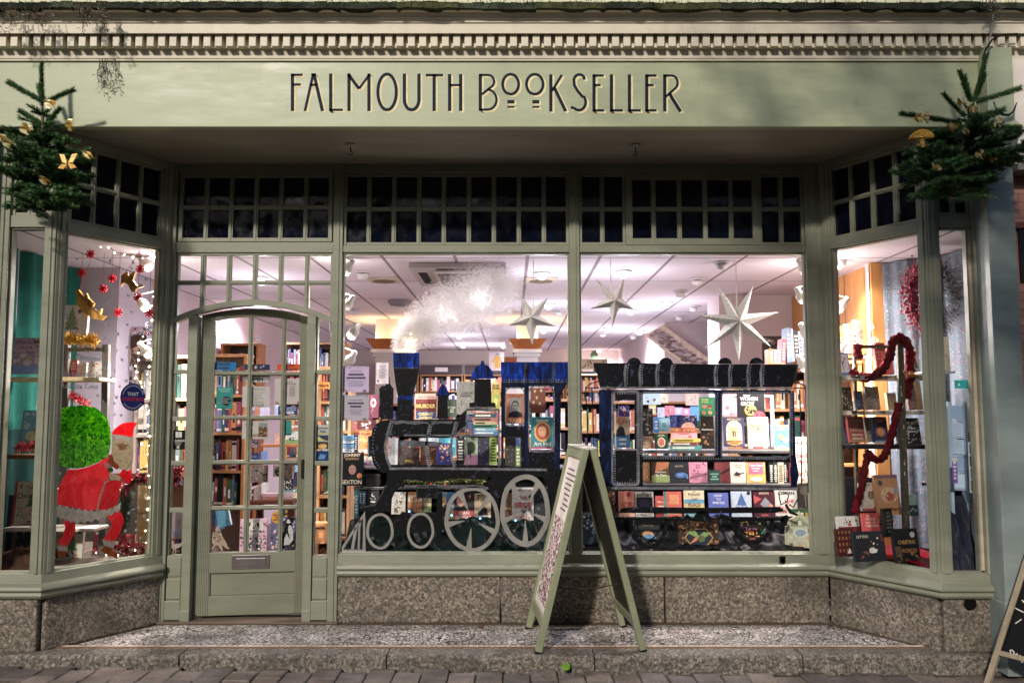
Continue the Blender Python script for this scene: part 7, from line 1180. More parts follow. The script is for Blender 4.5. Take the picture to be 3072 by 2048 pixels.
sheet('R1',1290,788,1380,1052,8.7+2.6,'#2c5a94','blue illustrated banner left of the pink partition','poster','poster',[('l',.82,.94,3,'#c8d8ec'),('n',24,['#7aa4d4','#d8e4f0','#1a3a6a'],.1,.1,.9,.75,.12)]); sheet('R1',135,1075,370,1165,15.9,'#c9bfa0','painted border of leaves on the back wall over the carriage','frieze','frieze',[('n',36,['#3a4a2a','#c8842c','#2a3a5a','#6a7a4a'],.02,.1,.98,.9,.05)])
for x, y, c, lb in ((242,1042,'#3a4a34','dark leaf motif on the back wall over the carriage roof'),(818,1032,'#4a4a2a','brown green leaf motif nearest the sloping picture'),(775,1052,'#c88a3c','orange leaf motif beside the brown green one'),(715,1080,'#3a3450','dark butterfly motif on the back wall')):
    p = at('R1', x, y, 16.4); b = MB(T(p.x, p.y, p.z)); b.plate([(-.06, 0), (-.02, -.10), (.05, -.08), (.09, .02), (.04, .1), (-.03, .08)], -.004, 0, c); tag(b.build('wall_decoration', 'paper'), lb, 'decoration', 'leaf motifs on the back wall')
# ================================================================== DOOR: things stuck on the panes and seen beyond
DP = Plane((DOX, DOY), (DOX+cos(radians(8)), DOY+sin(radians(8)))); yo = .0265
for k,x0,y0,x1,y1,c,lb,a in (('DA',222,520,530,618,'#2f78b4','low blue card in the top left door pane',[('l',.25,.75,2,'#1a3a5a')]),('DA',628,548,948,618,'#2a3a5c','low navy card in the top middle door pane',[('n',16,['#c8b0a8','#8a4a5a','#1a1a24'],.15,.1,.85,.8,.05)]),('DA',1040,542,1342,626,'#d4592e','low orange card in the top right door pane',[('l',.25,.75,2,'#8a2a10')])): sheet(k,x0,y0,x1,y1,yo,c,lb,'window_card','card',a,DP,group='cards along the top door panes')
b = MB(DP.M); c = DP.at('DA', 790, 243, yo); b.stroke([(c[0]+.022*cos(2*pi*i/20), c[1]+.026*sin(2*pi*i/20)) for i in range(20)], .004, yo, None, '#e4dede', True); b.ell(c[0], c[1], .008, .010, yo-.0004, None, '#d0c8c8'); tag(b.build('suction_cup', 'paper'), 'round clear suction cup in the top middle door pane', 'suction cup')
sheet('DA',284,832,488,1096,yo,'#3d8f88','teal sticker with a black disc on the left door pane','sticker','sticker',[('e',.62,.36,.30,.22,'#15191c'),('l',.28,.46,3,'#7a8a8a'),('l',.82,.92,2,'#7ab8b0'),('l',.05,.09,1,'#184a46')],DP)
sheet('DA',612,690,948,770,yo,'#8d8684','grey OPEN sign at the top of the middle door pane','open_sign','sign',[('r',.1,.02,.98,.36,'#c0bab8'),('t','OPEN',.5,.62,'#16161a',.5,.56,.05)],DP)
sheet('DA',606,820,942,1075,yo,'#c6c0be','white opening hours sheet under the OPEN sign','notice','notice',[('t','FALMOUTH',.87,.12,'#6a6664',.5,.62,.0),('t','OPENING HOURS',.70,.06,'#8a8684',.5,.62,.0),('t','Monday to Saturday',.56,.06,'#4a4644',.5,.62,.01),('l',.44,.47,1,'#6a6664'),('t','Sunday',.36,.055,'#4a4644',.5,.24,.01),('l',.24,.28,1,'#6a6664'),('t','BOOKSELLER',.10,.12,'#6a6664',.5,.62,.0)],DP)
sheet('DA',1006,722,1336,1040,yo,'#c9bebc','cream sheet of festive opening hours on the right door pane','notice','notice',[('n',16,['#8a7a78','#5a4a4a'],.05,.94,.95,.98,.025),('t','Christmas',.87,.06,'#5a4a4a',.5,.34,.0),('t','OPENING HOURS',.79,.055,'#4a3c3c',.5,.7,.01)]+[('r',.22,.70-.055*i,.48,.712-.055*i,'#8a7c7a') for i in range(8)]+[('r',.54,.70-.055*i,.76,.712-.055*i,'#8a7c7a') for i in range(8)]+[('r',.02,.02,.14,.11,'#b08a60'),('r',.86,.02,.98,.11,'#7a5a48')],DP)
sheet('DA',1048,1066,1286,1172,yo,'#23498a','dark blue MEMBER sticker on the right door pane','sticker','sticker',[('t','MEMBER',.27,.32,'#eef0f6',.5,.86,.04),('r',.1,.55,.26,.9,'#cfd8ec'),('t','BOOKSELLERS',.8,.17,'#cfd8ec',.62,.62,.02),('t','ASSOCIATION',.58,.17,'#cfd8ec',.62,.62,.02)],DP)
sheet('DA',602,1244,934,1470,yo,'#c4bcb4','white guide sticker with a crowd photograph on the middle door pane','sticker','sticker',[('t',"I'm in",.8,.14,'#1c3a5a',.27,.38,.02),('t','the',.63,.12,'#1c3a5a',.27,.2,.02),('t','guide',.44,.16,'#1c3a5a',.27,.38,.02),('l',.16,.24,2,'#8a5a3a'),('r',.62,.68,.94,.88,'#8f979c'),('r',.62,.12,.94,.66,'#5a3a24'),('n',40,['#a8764a','#2a1a10','#d8b48a','#7a4a2a'],.63,.14,.93,.64,.035)],DP)
sheet('DA',1106,1244,1216,1424,yo,'#3f8f8a','teal bookmark shaped sticker with a small lantern on the right door pane','sticker','sticker',[('p',[(.18,.36),(.3,.34),(.32,.5),(.24,.7),(.14,.5)],'#12302e'),('r',0,0,1,.1,'#1d4a48'),('l',.72,.76,1,'#6ab0aa')],DP)
bird = [(.03,.02),(.10,.02),(.30,.24),(.42,.26),(.60,.05),(.66,.04),(.60,.27),(.78,.14),(.98,.10),(.86,.2),(.80,.34),(.62,.55),(.50,.78),(.40,.98),(.34,.90),(.20,.72),(.10,.52),(.12,.36),(.24,.28)]
sheet('DB',190,1120,466,1470,yo,'#b09a88','brown speckled paper bird in the lowest left door pane','paper_bird','decoration',[('n',70,['#5a463a','#3a2c24','#d8c8b4','#7a6454'],.2,.36,.55,.82,.04)],DP,shape=bird); sheet('D2',60,878,164,990,YG+.0335,'#a8978a','smaller paper bird in the bottom pane of the left side light','paper_bird','decoration',[('n',20,['#6a5848','#d8ccbc'],.2,.4,.8,.8,.06)],None,shape=[(0,.9),(.1,1),(.25,.92),(.45,.62),(.8,.66),(1,.8),(1,.62),(.8,.42),(.55,.32),(.56,0),(.5,0),(.46,.3),(.4,.3),(.36,0),(.3,0),(.34,.32),(.12,.45),(.04,.7)])
book('DB',578,1058,902,1466,6.62,'#d3a9bb','pink book with a dog face and a fir tree in the lowest middle door pane',[('e',.5,.74,.38,.26,'#c9c4c0'),('e',.5,.78,.17,.12,'#e4dcd8'),('p',[(.28,.86),(.4,.9),(.36,.78),(.3,.72)],'#1c1a1c'),('p',[(.72,.86),(.6,.9),(.64,.78),(.7,.72)],'#1c1a1c'),('e',.43,.80,.02,.015,'#1c1a1c'),('e',.57,.80,.02,.015,'#1c1a1c'),('e',.5,.735,.045,.025,'#1c1a1c'),('s',[(.38,.65),(.5,.62),(.62,.65)],.03,'#8a4a4a'),('e',.24,.61,.05,.035,'#2a2428'),('e',.76,.62,.05,.035,'#2a2428'),('l',.48,.52,2,'#a8a09e'),('n',46,['#2f5044','#1f3a34','#e0dcd8','#4a6a58'],.22,.04,.8,.42,.07),('n',12,['#7a3a4a','#5a2a34'],.02,.1,.16,.9,.06),('n',12,['#7a3a4a','#6a4a4a'],.86,.1,.98,.9,.06)],3,5); sheet('DB',966,960,1118,1112,yo,'#e0a23c','round yellow sticker with hearts in the lowest right door pane','sticker','sticker',[('l',.3,.7,3,'#8a4a1c'),('n',6,['#c8442c'],.2,.2,.8,.85,.07)],DP,shape=[(.5+.5*cos(2*pi*i/24), .5+.5*sin(2*pi*i/24)) for i in range(24)])
book('DB',958,1040,1296,1440,6.66,'#54507a','violet floral book behind the penguin shape in the lowest right door pane',[('n',90,['#d8cce8','#c06a84','#2a2a44','#e8b8a0','#8a86b8'],.03,.03,.97,.97,.06)],3,5)
pg = [(.10,.02),(.34,.03),(.30,.10),(.55,.12),(.80,.14),(.98,.20),(.90,.26),(.86,.55),(.80,.70),(.72,.80),(.98,.97),(.70,.98),(.50,1.0),(.38,.94),(.34,.80),(.24,.62),(.08,.42),(.02,.28),(.06,.14)]
sheet('DB',1080,1030,1268,1432,yo,'#0e0e10','black and white standing penguin emblem in the lowest right door pane','emblem','emblem',[('p',[(.24,.13),(.60,.14),(.84,.30),(.82,.55),(.74,.70),(.58,.76),(.50,.70),(.48,.58),(.62,.36),(.60,.32),(.40,.50),(.26,.34)],'#c8c2c6'),('p',[(.38,.82),(.42,.92),(.56,.95),(.60,.88),(.66,.82),(.52,.80)],'#d8d4d6'),('e',.56,.93,.05,.024,'#0e0e10')],DP,shape=pg)
# side light stickers
sheet('D2',80,96,184,236,YG+.0335,'#0f0f11','black square sticker with an open book mark on the left side light','sticker','sticker',[('r',.30,.62,.52,.92,'#d8d4d0'),('r',.54,.62,.74,.92,'#d8d4d0'),('t','MOLESKINE',.46,.1,'#e4e0dc',.5,.92,.02),('l',.26,.36,2,'#8a8684'),('r',.42,.05,.6,.2,'#c4c0bc')])
sheet('D2',1130,58,1226,236,YG+.0335,'#b9bcb4','payment card sticker with a blue top line on the right side light','sticker','sticker',[('r',.1,.84,.9,.88,'#1c2a5a'),('t','VISA',.73,.1,'#1c2a5a',.5,.5,.03),('r',.08,.62,.92,.66,'#c8b848'),('p',[(.08,.58),(.92,.58),(.92,.36),(.5,.42)],'#1f2c50'),('p',[(.08,.36),(.92,.36),(.92,.34),(.08,.5)],'#d8c860'),('r',.08,.03,.92,.32,'#3a3438'),('e',.38,.13,.2,.1,'#e0a030'),('e',.62,.13,.2,.1,'#e8b848')]); sheet('D2',1124,245,1220,320,YG+.0335,'#1c3a6a','second payment sticker in dark blue below the first','sticker','sticker',[('p',[(.2,.2),(.4,.7),(.8,.6),(.7,.2)],'#4a86c0')])
sheet('D1',1215,1165,1336,1216,7.05,'#d98a4a','orange header strip lettered in dark type behind the right side light','shelf_sign','sign',[('t','erblank',.5,.5,'#2a1a10',.5,.95,.03)]); sheet('D2',1095,768,1210,916,6.95,'#e0a070','orange box front lettered in dark type at the foot of the right side light','box','box',[('t','aperbla',.76,.18,'#2a1a10',.5,.95,.03)],None,.12)
sheet('D2',60,690,166,880,6.62,'#b0a0a4','grey box with a barcode leaning in the bottom left side light','box','box',[('r',.3,.08,.85,.3,'#8a90b0'),('s',[(.6,.5),(.6,.75)],.03,'#3a3034'),('s',[(.75,.5),(.75,.75)],.03,'#3a3034')],None,.06); book('D2',62,490,174,652,6.74,'#7a5436','brown carton in the fourth pane of the left side light',[],0,t=.1,name='carton',cat='box')
tinsel('tinsel', [at('D2', x, y, 6.70) for x, y in ((66,380),(110,400),(150,380),(120,470),(75,480))], .06, ['#5a0f1a', '#8a1c2c', '#3a0a12', '#a83a44'], 500, 'dark red tinsel spilling over the carton in the left side light', 5)
# beyond the door
tb = thing('table', at('DB', 900, 825, 8.0), 'dark wooden table carrying book piles beyond the door', 'table'); z = at('DB', 900, 826, 8.0).z; xa, xb = at('DB',578,0,8.0).x, at('DB',1250,0,8.0).x
b = MB(); b.box(xa, xb, 7.98, 8.6, z-.035, z, '#6a3f2a'); b.build('tabletop', 'timber', tb, .004)
for x in (at('DB',630,0,8.0).x, at('DB',1225,0,8.0).x):
    for y in (8.0, 8.54): b = MB(); b.box(x-.03, x+.03, y, y+.05, .03, z-.035, '#5a3424'); b.build('leg', 'wood', tb)
zz = z+.001
for i in range(5): p0, p1 = at('DB',582,0,8.02).x, at('DB',742,0,8.02).x; b = MB(); b.box(p0, p1-.006*(i % 2), 8.02, 8.2, zz, zz+.030, '#5a2f3a'); b.box(p0+.003, p1, 8.018, 8.19, zz+.004, zz+.027, '#e4d4d0'); tag(b.build('book', 'print'), ['bottom book of the five book pile on the table', 'second book of the five book pile on the table', 'middle book of the five book pile on the table', 'fourth book of the five book pile on the table', 'top book of the five book pile on the table'][i], 'book', 'five book pile on the table beyond the door'); zz += .031
for i, x in enumerate((745,770,795,820)): book('DB',x,668-i*14,x+23,816,8.06,'#d2bfae' if i < 2 else '#b9a0a0',['first','second','third','fourth'][i]+' cream spine standing on the table beside the five book pile',[('l',.2,.8,4,'#a08a80')],0,t=.15)
book('DB',846,616,882,760,8.1,'#dfe2ea','white upright book at the end of the cream spines on the table',[],0,t=.14); book('DB',852,742,1048,778,8.05,'#c9a4a8','pink book lying on top of a low pile on the table',[],0,t=.14); book('DB',852,780,1050,816,8.04,'#b87a70','rose book at the bottom of the low pile on the table',[],0,t=.14); book('DB',1056,742,1230,776,8.04,'#d8c0c0','pale book in the pile topped with turquoise on the table',[],0,t=.15); book('DB',1056,778,1232,814,8.03,'#c8acac','lowest pale book in the pile topped with turquoise on the table',[],0,t=.15); book('DB',1054,704,1234,740,8.05,'#4ab4c4','turquoise book topping the right pile on the table',[('r',0,0,1,.5,'#d8d4d4')],0,t=.15)
book('DB',1086,560,1232,700,8.12,'#15161a','black book with white speckled flowers standing on the right pile',[('n',46,['#d8d8d0','#8a8a80'],.06,.06,.94,.94,.07)],6); sheet('DB',690,390,920,602,8.5,'#8d8272','grey brown marbled board at the back of the table','board','board',[('n',70,['#5a5246','#b8ae9c','#3a342c','#a89c88'],.03,.03,.97,.97,.07)],None,.02); sheet('DB',1120,390,1226,556,8.5,'#7f7466','second grey brown marbled board behind the speckled black book','board','board',[('n',36,['#5a5246','#b8ae9c','#3a342c'],.03,.03,.97,.97,.1)],None,.02); sheet('DB',986,390,1118,536,8.45,'#c4bcb8','pale card with a black feathered bird behind the table','card','card',[('e',.5,.45,.36,.38,'#26241f'),('n',24,['#8a8478','#c8c0b0'],.25,.2,.75,.75,.06)],None,.02)
book('DB',1010,1270-1300+30,1090,130,8.3,'#e0a08a','salmon book on the shelf in the right door panes',[('n',10,['#f0c8b8','#c86a5a'],.1,.1,.9,.9,.12)],3); book('DB',1140,-30,1300,130,8.3,'#d8dccc','white book with green hills and black animal on the shelf in right door panes',[('r',0,0,1,.35,'#7aa45a'),('n',9,['#1c1c1e','#e8e8e4'],.2,.3,.8,.6,.1),('t','ISLAND',.9,.09,'#2a3a5a',.5,.8,.01)],3); book('DB',1302,-10,1326,128,8.3,'#c03a4a','red spine at the end of the shelf in the right door panes',[],0); plank(at('DB',838,0,8.25).x, at('DB',1330,0,8.25).x, 8.25, 8.5, at('DB',1000,134,8.25).z, .025, '#c07c4a', 'orange wooden shelf crossing the right door panes')
book('DB',610,80,806,172,8.6,'#5a4650','dark landscape print in a wooden frame beyond the middle door panes',[('n',50,['#8a7a84','#3a2c34','#b0a0a4'],.02,.05,.98,.95,.08)],0,name='framed_print',cat='picture'); book('DB',690,236,812,328,8.7,'#2c62a8','blue book with white script under the wooden framed print',[('t','Coast',.5,.2,'#e8ecf4',.5,.6,.01)],3); book('DB',846,222,918,330,8.7,'#6a98d8','light blue leaning book right of the blue script book',[],3,roll=-6); book('DB',440,14,540,76,8.7,'#8ab4e0','pale blue book in the second column of door panes',[('t','Oxen',.5,.3,'#f0f4fa',.5,.7)],3)
sheet('DB',190,60,330,330,7.5,'#4a4854','dark framed print leaning in the left door panes','picture','picture',[('r',0,0,1,1,'#2c2a34'),('n',24,['#6a6470','#8a4a34','#c0b8bc'],.05,.05,.85,.95,.14),('r',.88,0,1,1,'#c87a54')],None,.02)
for k,x0,y0,x1,y1,c,lb,rl in (('DB',186,1010,262,1210,'#a8342c','red book leaning low in the left door panes',-12),('DB',262,930,378,1196,'#1f4a78','dark blue book leaning in the lowest left door pane',-16),('DB',318,900,470,1150,'#2f7a9a','teal blue book leaning over the dark blue one',-14),('DB',250,1195,300,1320,'#d88a6a','orange card corner behind the paper bird',0)): book(k,x0,y0,x1,y1,6.9,c,lb,[],2,t=.05,roll=rl)
# ================================================================== BAY WITH THE PAINTED FIGURE
b = MB()
def curt(u, v):
    X = -3.58+.03*sin(u*26)+.018*sin(u*61+v*3); return (X, 5.68+1.38*u, .5+2.19*v+.02*sin(u*17)*(1-v))
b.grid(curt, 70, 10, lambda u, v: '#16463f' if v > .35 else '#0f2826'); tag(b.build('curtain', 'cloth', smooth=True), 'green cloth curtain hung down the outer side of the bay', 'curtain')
b = MB(); zg = at('L1', 450, 1262, 6.12).z; b.box(-3.56, -2.86, 6.0, 6.26, zg-.028, zg, '#cdb68c'); tag(b.build('plank', 'wood', bevel=.006), 'paint splashed gold plank laid across the ladder in the bay', 'plank')
LD = thing('step_ladder', (-2.95, 6.2, .5), 'dark wooden step ladder frame behind the lettering in the bay', 'ladder')
for k, xa, xb in (('L1', 516, 505), ('L1', 830, 812)):
    p, q = at(k, xa, 1000, 6.28), at('L2', xb, 900, 6.28); b = MB(); d = (q-p); b.hexa([(p.x-.022, 6.27, p.z), (p.x+.022, 6.27, p.z), (p.x+.022, 6.31, p.z), (p.x-.022, 6.31, p.z)], [(q.x-.024, 6.27, .50), (q.x+.024, 6.27, .50), (q.x+.024, 6.31, .50), (q.x-.024, 6.31, .50)], '#55524e'); b.build('stile', 'wood', LD)
p, q = at('L1', 516, 1040, 6.28), at('L1', 830, 1040, 6.28); b = MB(); b.box(p.x+.022, q.x-.022, 6.275, 6.305, p.z-.014, p.z+.014, '#5a5650'); b.build('tread', 'wood', LD)
p, q = at('L2', 500, 420, 6.28), at('L2', 815, 420, 6.28); b = MB(); b.box(p.x+.022, q.x-.022, 6.275, 6.33, p.z-.014, p.z+.014, '#4a463f'); b.build('tread', 'wood', LD)
y6 = 6.12
book('L1',484,690,682,935,6.34,'#e8e4e0','white book with a drawn fir tree above the gold tinsel',[('tree',.36,.12,.78,'#7a9a74'),('n',30,['#c84a44','#e0b060','#4a6a4a'],.1,.12,.62,.7,.035),('e',.66,.8,.09,.07,'#4a3a80')],6)
book('L1',88,945,330,1228,6.06,'#c98fae','pink and violet picture book with dark title leaning on the gold plank',[('r',0,0,1,.22,'#8a9ad8'),('r',0,.6,1,.8,'#d8a0b8'),('t','Where',.88,.1,'#5a2a4a',.3,.5,.0),('t','to the',.74,.1,'#5a2a4a',.4,.5,.0),('t','Star',.6,.1,'#5a2a4a',.55,.4,.0),('e',.55,.4,.08,.07,'#e0a060'),('n',10,['#f0d0d8','#e8b0c0'],.1,.25,.9,.55,.14),('n',6,['#6a4a3a'],.6,.75,.95,.92,.06)],8)
book('L2',160,78,330,330,6.10,'#6ab0d4','sky blue picture book with white title on the tinsel tray',[('r',0,0,.04,1,'#a83a5a'),('t','Mr Santa',.88,.11,'#e4f0f6',.5,.85,.01),('e',.55,.2,.34,.16,'#e8dcb0'),('e',.25,.5,.16,.1,'#c4dce4'),('e',.75,.38,.14,.13,'#a85a5a'),('n',8,['#f0f4f0'],.1,.5,.9,.8,.04)],8)
book('L2',90,640,345,985,6.06,'#ddd4c4','cream picture book with a decorated fir tree and red spine',[('r',0,0,.08,1,'#c8382e'),('tree',.62,.38,.5,'#3a7a44'),('t','THAT',.86,.09,'#3a2a24',.55,.4,.01),('t','Christmas',.68,.13,'#3a2a24',.5,.8,.01),('n',22,['#6a4a40','#c84a3c','#8a7a6a','#e0b060'],.14,.08,.95,.4,.06),('p',[(.16,.9),(.2,.95),(.24,.9),(.22,.84),(.18,.84)],'#8a6a4a'),('l',.04,.07,1,'#c84a3c')],8,spine='#c8382e')
book('L2',42,745,110,1195,6.2,'#23284a','tall navy book with a red spine at the far left of the bay',[('r',.7,0,1,1,'#c8382e')],4); book('L2',112,1015,235,1290,6.2,'#4a4a48','grey patterned book low behind the narrow bay pane',[('n',24,['#22221f','#7a7a74','#a8a8a0'],.05,.05,.95,.95,.12)],6)
b = MB(); zt_ = at('L2', 190, 425, 6.05).z; b.box(at('L2',90,0,6.05).x, at('L2',330,0,6.05).x, 6.0, 6.2, zt_-.03, zt_, '#7a5334'); tag(b.build('tray', 'wood', bevel=.004), 'small brown tray under the sky blue book', 'tray')
zt2 = at('L2', 190, 1000, 6.05).z; b = MB(); b.box(at('L2',70,0,6.05).x, -2.86, 6.02, 6.24, zt2-.022, zt2, '#cfc8bc'); tag(b.build('plank', 'wood', bevel=.004), 'pale plank under the cream picture book with a red spine', 'plank')
RED = ['#c81c2c', '#8a0f1c', '#e85060', '#f0a0a8', '#6a0a14']; tinsel('tinsel', [at('L2', x, y, 6.02) for x, y in ((125,375),(200,365),(270,355),(320,350))], .045, RED, 380, 'red tinsel on the small brown tray', 2)
tinsel('tinsel', [at('L1', x, y, 6.22) for x, y in ((495,960),(580,950),(650,975),(720,955),(740,985))], .055, ['#d8a83a', '#b07c1c', '#f0d070', '#8a5c14'], 900, 'gold tinsel under the white fir tree book', 4); tinsel('tinsel', [at('L1', x, y, 6.3) for x, y in ((545,1395),(600,1420),(650,1450),(690,1470))], .04, RED, 350, 'red tinsel above the green sack', 6)
tinsel('tinsel', [at('L2', x, y, 6.36) for x, y in ((730,1180),(850,1160),(950,1150),(1050,1140),(1150,1150),(1120,1200),(950,1190))], .045, RED+['#1f5a34'], 1100, 'red and green tinsel at the bottom corner of the bay', 8); tinsel('tinsel', [at('L2', x, y, 6.45) for x, y in ((940,760),(985,690),(1040,640),(1100,605),(1150,620))], .05, ['#7a1620', '#b02a38', '#3a0c12', '#d8606a', '#1f4a2c'], 800, 'dark red tinsel hung beside the mitten', 9)
tinsel('garland', [at('L2', x, y, 6.5) for x, y in ((1010,690),(980,780),(990,880),(960,960),(930,1040))], .06, ['#16281c', '#24402a', '#0e1a12', '#30502f'], 800, 'dark green fir garland right of the red coat', 10)
for k,x0,y0,x1,y1,Y,c,lb,a in (('L2',418,990,640,1285,6.22,'#d6cdbc','second cream picture book with a fir tree behind the rear boot',[('r',0,0,.06,1,'#c8382e'),('tree',.6,.3,.55,'#3a7a44'),('n',30,['#6a4a40','#c84a3c','#8a7a6a','#e0b060'],.1,.05,.9,.4,.06),('e',.86,.86,.09,.07,'#4a3a80')]),('L2',724,1035,862,1205,6.40,'#a8202a','red patterned book behind the front leg',[('n',24,['#d8903c','#6a1018','#e8c080'],.06,.06,.94,.94,.07)]),('L2',934,1048,1056,1135,6.46,'#c82a34','small red box with a white label near the front boot',[('r',.5,.2,.85,.55,'#d8b0a8'),('r',.1,.7,.9,.8,'#8a1420')]),('L2',460,0,530,62,6.34,'#d8ccb4','cream spine beside the ladder above the sack',[('l',.2,.8,4,'#c84a3c')]),('L1',540,1120,600,1262,6.30,'#b8242c','red book standing on the gold plank behind the lettering',[('l',.5,.8,3,'#e8c8b8')]),('L1',602,1140,672,1255,6.32,'#e0dcd8','white book with a little giraffe on the gold plank',[('p',[(.4,.1),(.6,.1),(.58,.8),(.46,.8)],'#d89a3c'),('n',8,['#3a6ab0','#c84a3c'],.1,.5,.9,.95,.08)]),('L1',690,1130,800,1250,6.32,'#e4dcd4','white book with red and blue figures on the gold plank',[('n',20,['#c8342c','#3a6ab0','#d89a3c','#2a2a30'],.1,.2,.9,.95,.1)]),('L2',1075,672,1172,1100,6.66,'#a8884c','tall tan carton beside the garland',[('r',0,.5,1,.52,'#7a6234'),('e',.7,.8,.2,.06,'#e8d89a')])):
    book(k,x0,y0,x1,y1,Y,c,lb,a,6 if c != '#a8884c' else 0,name='carton' if c == '#a8884c' else 'book',cat='box' if c == '#a8884c' else 'book')
zbd = .49; b = MB(); b.face([(-3.6, 5.70, zbd-.01), (-3.02, 5.70, zbd-.01), (-2.60, 6.42, zbd-.01), (-2.60, 7.05, zbd-.01), (-3.6, 7.05, zbd-.01)], '#7a7068'); b.box(-3.6, -2.62, 7.05, 7.07, .3, 1.02, '#3a3430'); tag(b.build('window_bed', 'timber'), 'boarded floor of the bay with the painted figure', 'display bed')
tag(drape(-3.56, -3.10, [(5.72, .49), (5.80, .56), (5.92, .60), (6.08, .56), (6.2, .50)], .035, '#3a2a20', 13, 30, 20, 4).build('cloth', 'satin', smooth=True), 'crumpled brown cloth behind the narrow bay pane', 'cloth')
for k,x0,y0,x1,y1,Y,c,lb,nm,a in (('L1',660,770,930,925,7.38,'#8a7e6a','mottled gold frieze on the wall behind the ornaments','frieze',[('n',60,['#c0b494','#5a5040','#a89c7c'],.02,.08,.98,.92,.035),('r',0,.94,1,1,'#d8d0cc'),('r',0,0,1,.06,'#d8d0cc')]),('L1',930,860,1205,935,7.37,'#a898a8','frieze of small book pictures right of the mottled one','frieze',[('n',40,['#c84a5a','#4a5a9a','#e0d4d8','#2a3a5a'],.02,.08,.98,.92,.05)]),('L1',930,925,1142,1165,7.36,'#3a2a26','dark poster of pale hands on the wall behind the star stickers','poster',[('p',[(.5,.55),(.95,.75),(.9,.6),(.6,.45)],'#b08a78'),('p',[(.5,.4),(.9,.3),(.95,.4),(.6,.5)],'#a07a68'),('n',30,['#5a4a44','#7a6a60','#1a1412'],.5,.05,.98,.35,.05),('p',[(0,.35),(.48,.55),(.46,.1),(.2,.2)],'#a88c6c')]),('L1',918,1198,1050,1335,7.36,'#8a7c80','small sheet of nine little pictures behind the badge','poster',[('r',.08+.3*i,.1+.3*j,.3+.3*i,.32+.3*j,c2) for i,j,c2 in ((0,0,'#4a2a2c'),(1,0,'#6a3a3a'),(2,0,'#3a3034'),(0,1,'#c4bcbc'),(1,1,'#8a4a4a'),(2,1,'#2a2428'),(0,2,'#5a4a4a'),(1,2,'#b0a4a4'),(2,2,'#6a5a5e'))])): sheet(k,x0,y0,x1,y1,Y,c,lb,nm,nm,a,None,.01)
# ================================================================== BAY WITH THE LADDER AND RED SCARF
b = MB()
def bdp(u, v):
    P = [(2.955, 6.84), (3.27, 6.42), (3.27, 5.70)]; t = u*2; i = min(int(t), 1); f = t-i; j = .012*sin(u*31)+.01*sin(u*67+v*4); return (P[i][0]*(1-f)+P[i+1][0]*f+j, P[i][1]*(1-f)+P[i+1][1]*f+j*(i == 0), .49+2.2*v)
b.grid(bdp, 50, 8, '#56606c'); tag(b.build('backdrop', 'sprigged_fabric', smooth=True), 'blue grey sprigged fabric backdrop behind the wreath', 'fabric')
b = MB(); b.box(2.86, 2.96, 6.84, 6.88, .03, 2.70, '#b9844e'); tag(b.build('wooden_pier', 'wood'), 'narrow orange wooden pier between the shelves and the sprigged fabric', 'panel'); b = MB(); b.box(2.845, 2.858, 6.95, 8.75, 1.98, 2.68, '#c0864e')
for y in (7.35, 7.8, 8.25): b.box(2.842, 2.846, y, y+.008, 1.98, 2.68, '#6a4424')
tag(b.build('wood_panelling', 'wood'), 'orange wood panelling high on the right wall beyond the ladder', 'panelling')
b = MB(); b.face([(2.40, 6.44, .482), (2.84, 5.70, .482), (3.1, 5.70, .482), (3.1, 6.85, .482), (2.40, 6.85, .482)], '#5a1a20'); b.box(2.40, 3.05, 6.85, 6.87, .3, 1.0, '#14161c'); tag(b.build('window_bed', 'cloth'), 'red covered floor of the bay with the ladder', 'display bed')
RL = thing('step_ladder', (2.75, 6.2, .49), 'old paint splashed step ladder standing in the right bay', 'ladder')
for Y, k0, xt, yt, k1, xb_, w_, nm in ((6.12,'B1',735,975,'B2',785,.021,'front stile'),(6.46,'B1',380,1010,'B2',400,.010,'thin rear stile')):
    p = at(k0, xt, yt, Y); q = at(k1, xb_, 1000, Y); b = MB(); b.hexa([(q.x-w_, Y, .485), (q.x+w_, Y, .485), (q.x+w_, Y+.03, .485), (q.x-w_, Y+.03, .485)], [(p.x-w_, Y, p.z), (p.x+w_, Y, p.z), (p.x+w_, Y+.03, p.z), (p.x-w_, Y+.03, p.z)], '#4a4638')
    for i in range(26): zz = R.uniform(.6, p.z); f = (zz-.485)/(p.z-.485); xx = q.x+(p.x-q.x)*f+R.uniform(-w_*.7, w_*.5); b.box(xx, xx+.006, Y-.0012, Y, zz, zz+R.uniform(.006, .03), R.choice(['#c8c4b8', '#8a867a', '#2a2822']))
    part(b.build('stile', 'wood', RL), nm)
p = at('B1', 380, 1022, 6.46); q = at('B1', 735, 1022, 6.3); b = MB(); b.box(p.x, q.x, 6.40, 6.43, p.z-.012, p.z+.012, '#3f3b30'); b.build('cross_bar', 'wood', RL)
for ky, (k, y, c, lb) in enumerate((('B1',1250,'#c9c0ae','paint splashed plank level with the blue patterned book'),('B1',1520,'#c4b8a6','second pale plank across the right ladder'),('B2',345,'#1f2024','black plank under the row of festive books'))):
    zz = at(k, 600, y, 6.34).z; xa = at(k, 205, y, 6.5).x; b = MB(); b.box(xa, 3.03, 6.22, 6.50, zz-.03, zz, c)
    for i in range(30 if ky < 2 else 0): xx = R.uniform(xa, 2.98); b.box(xx, xx+R.uniform(.01, .04), 6.2188, 6.22, zz-R.uniform(.01, .028), zz-.002, R.choice(['#8a8272', '#e8e2d4', '#6a6252', '#b0a488']))
    tag(b.build('plank', 'wood', bevel=.005), lb, 'plank', 'planks across the right ladder')
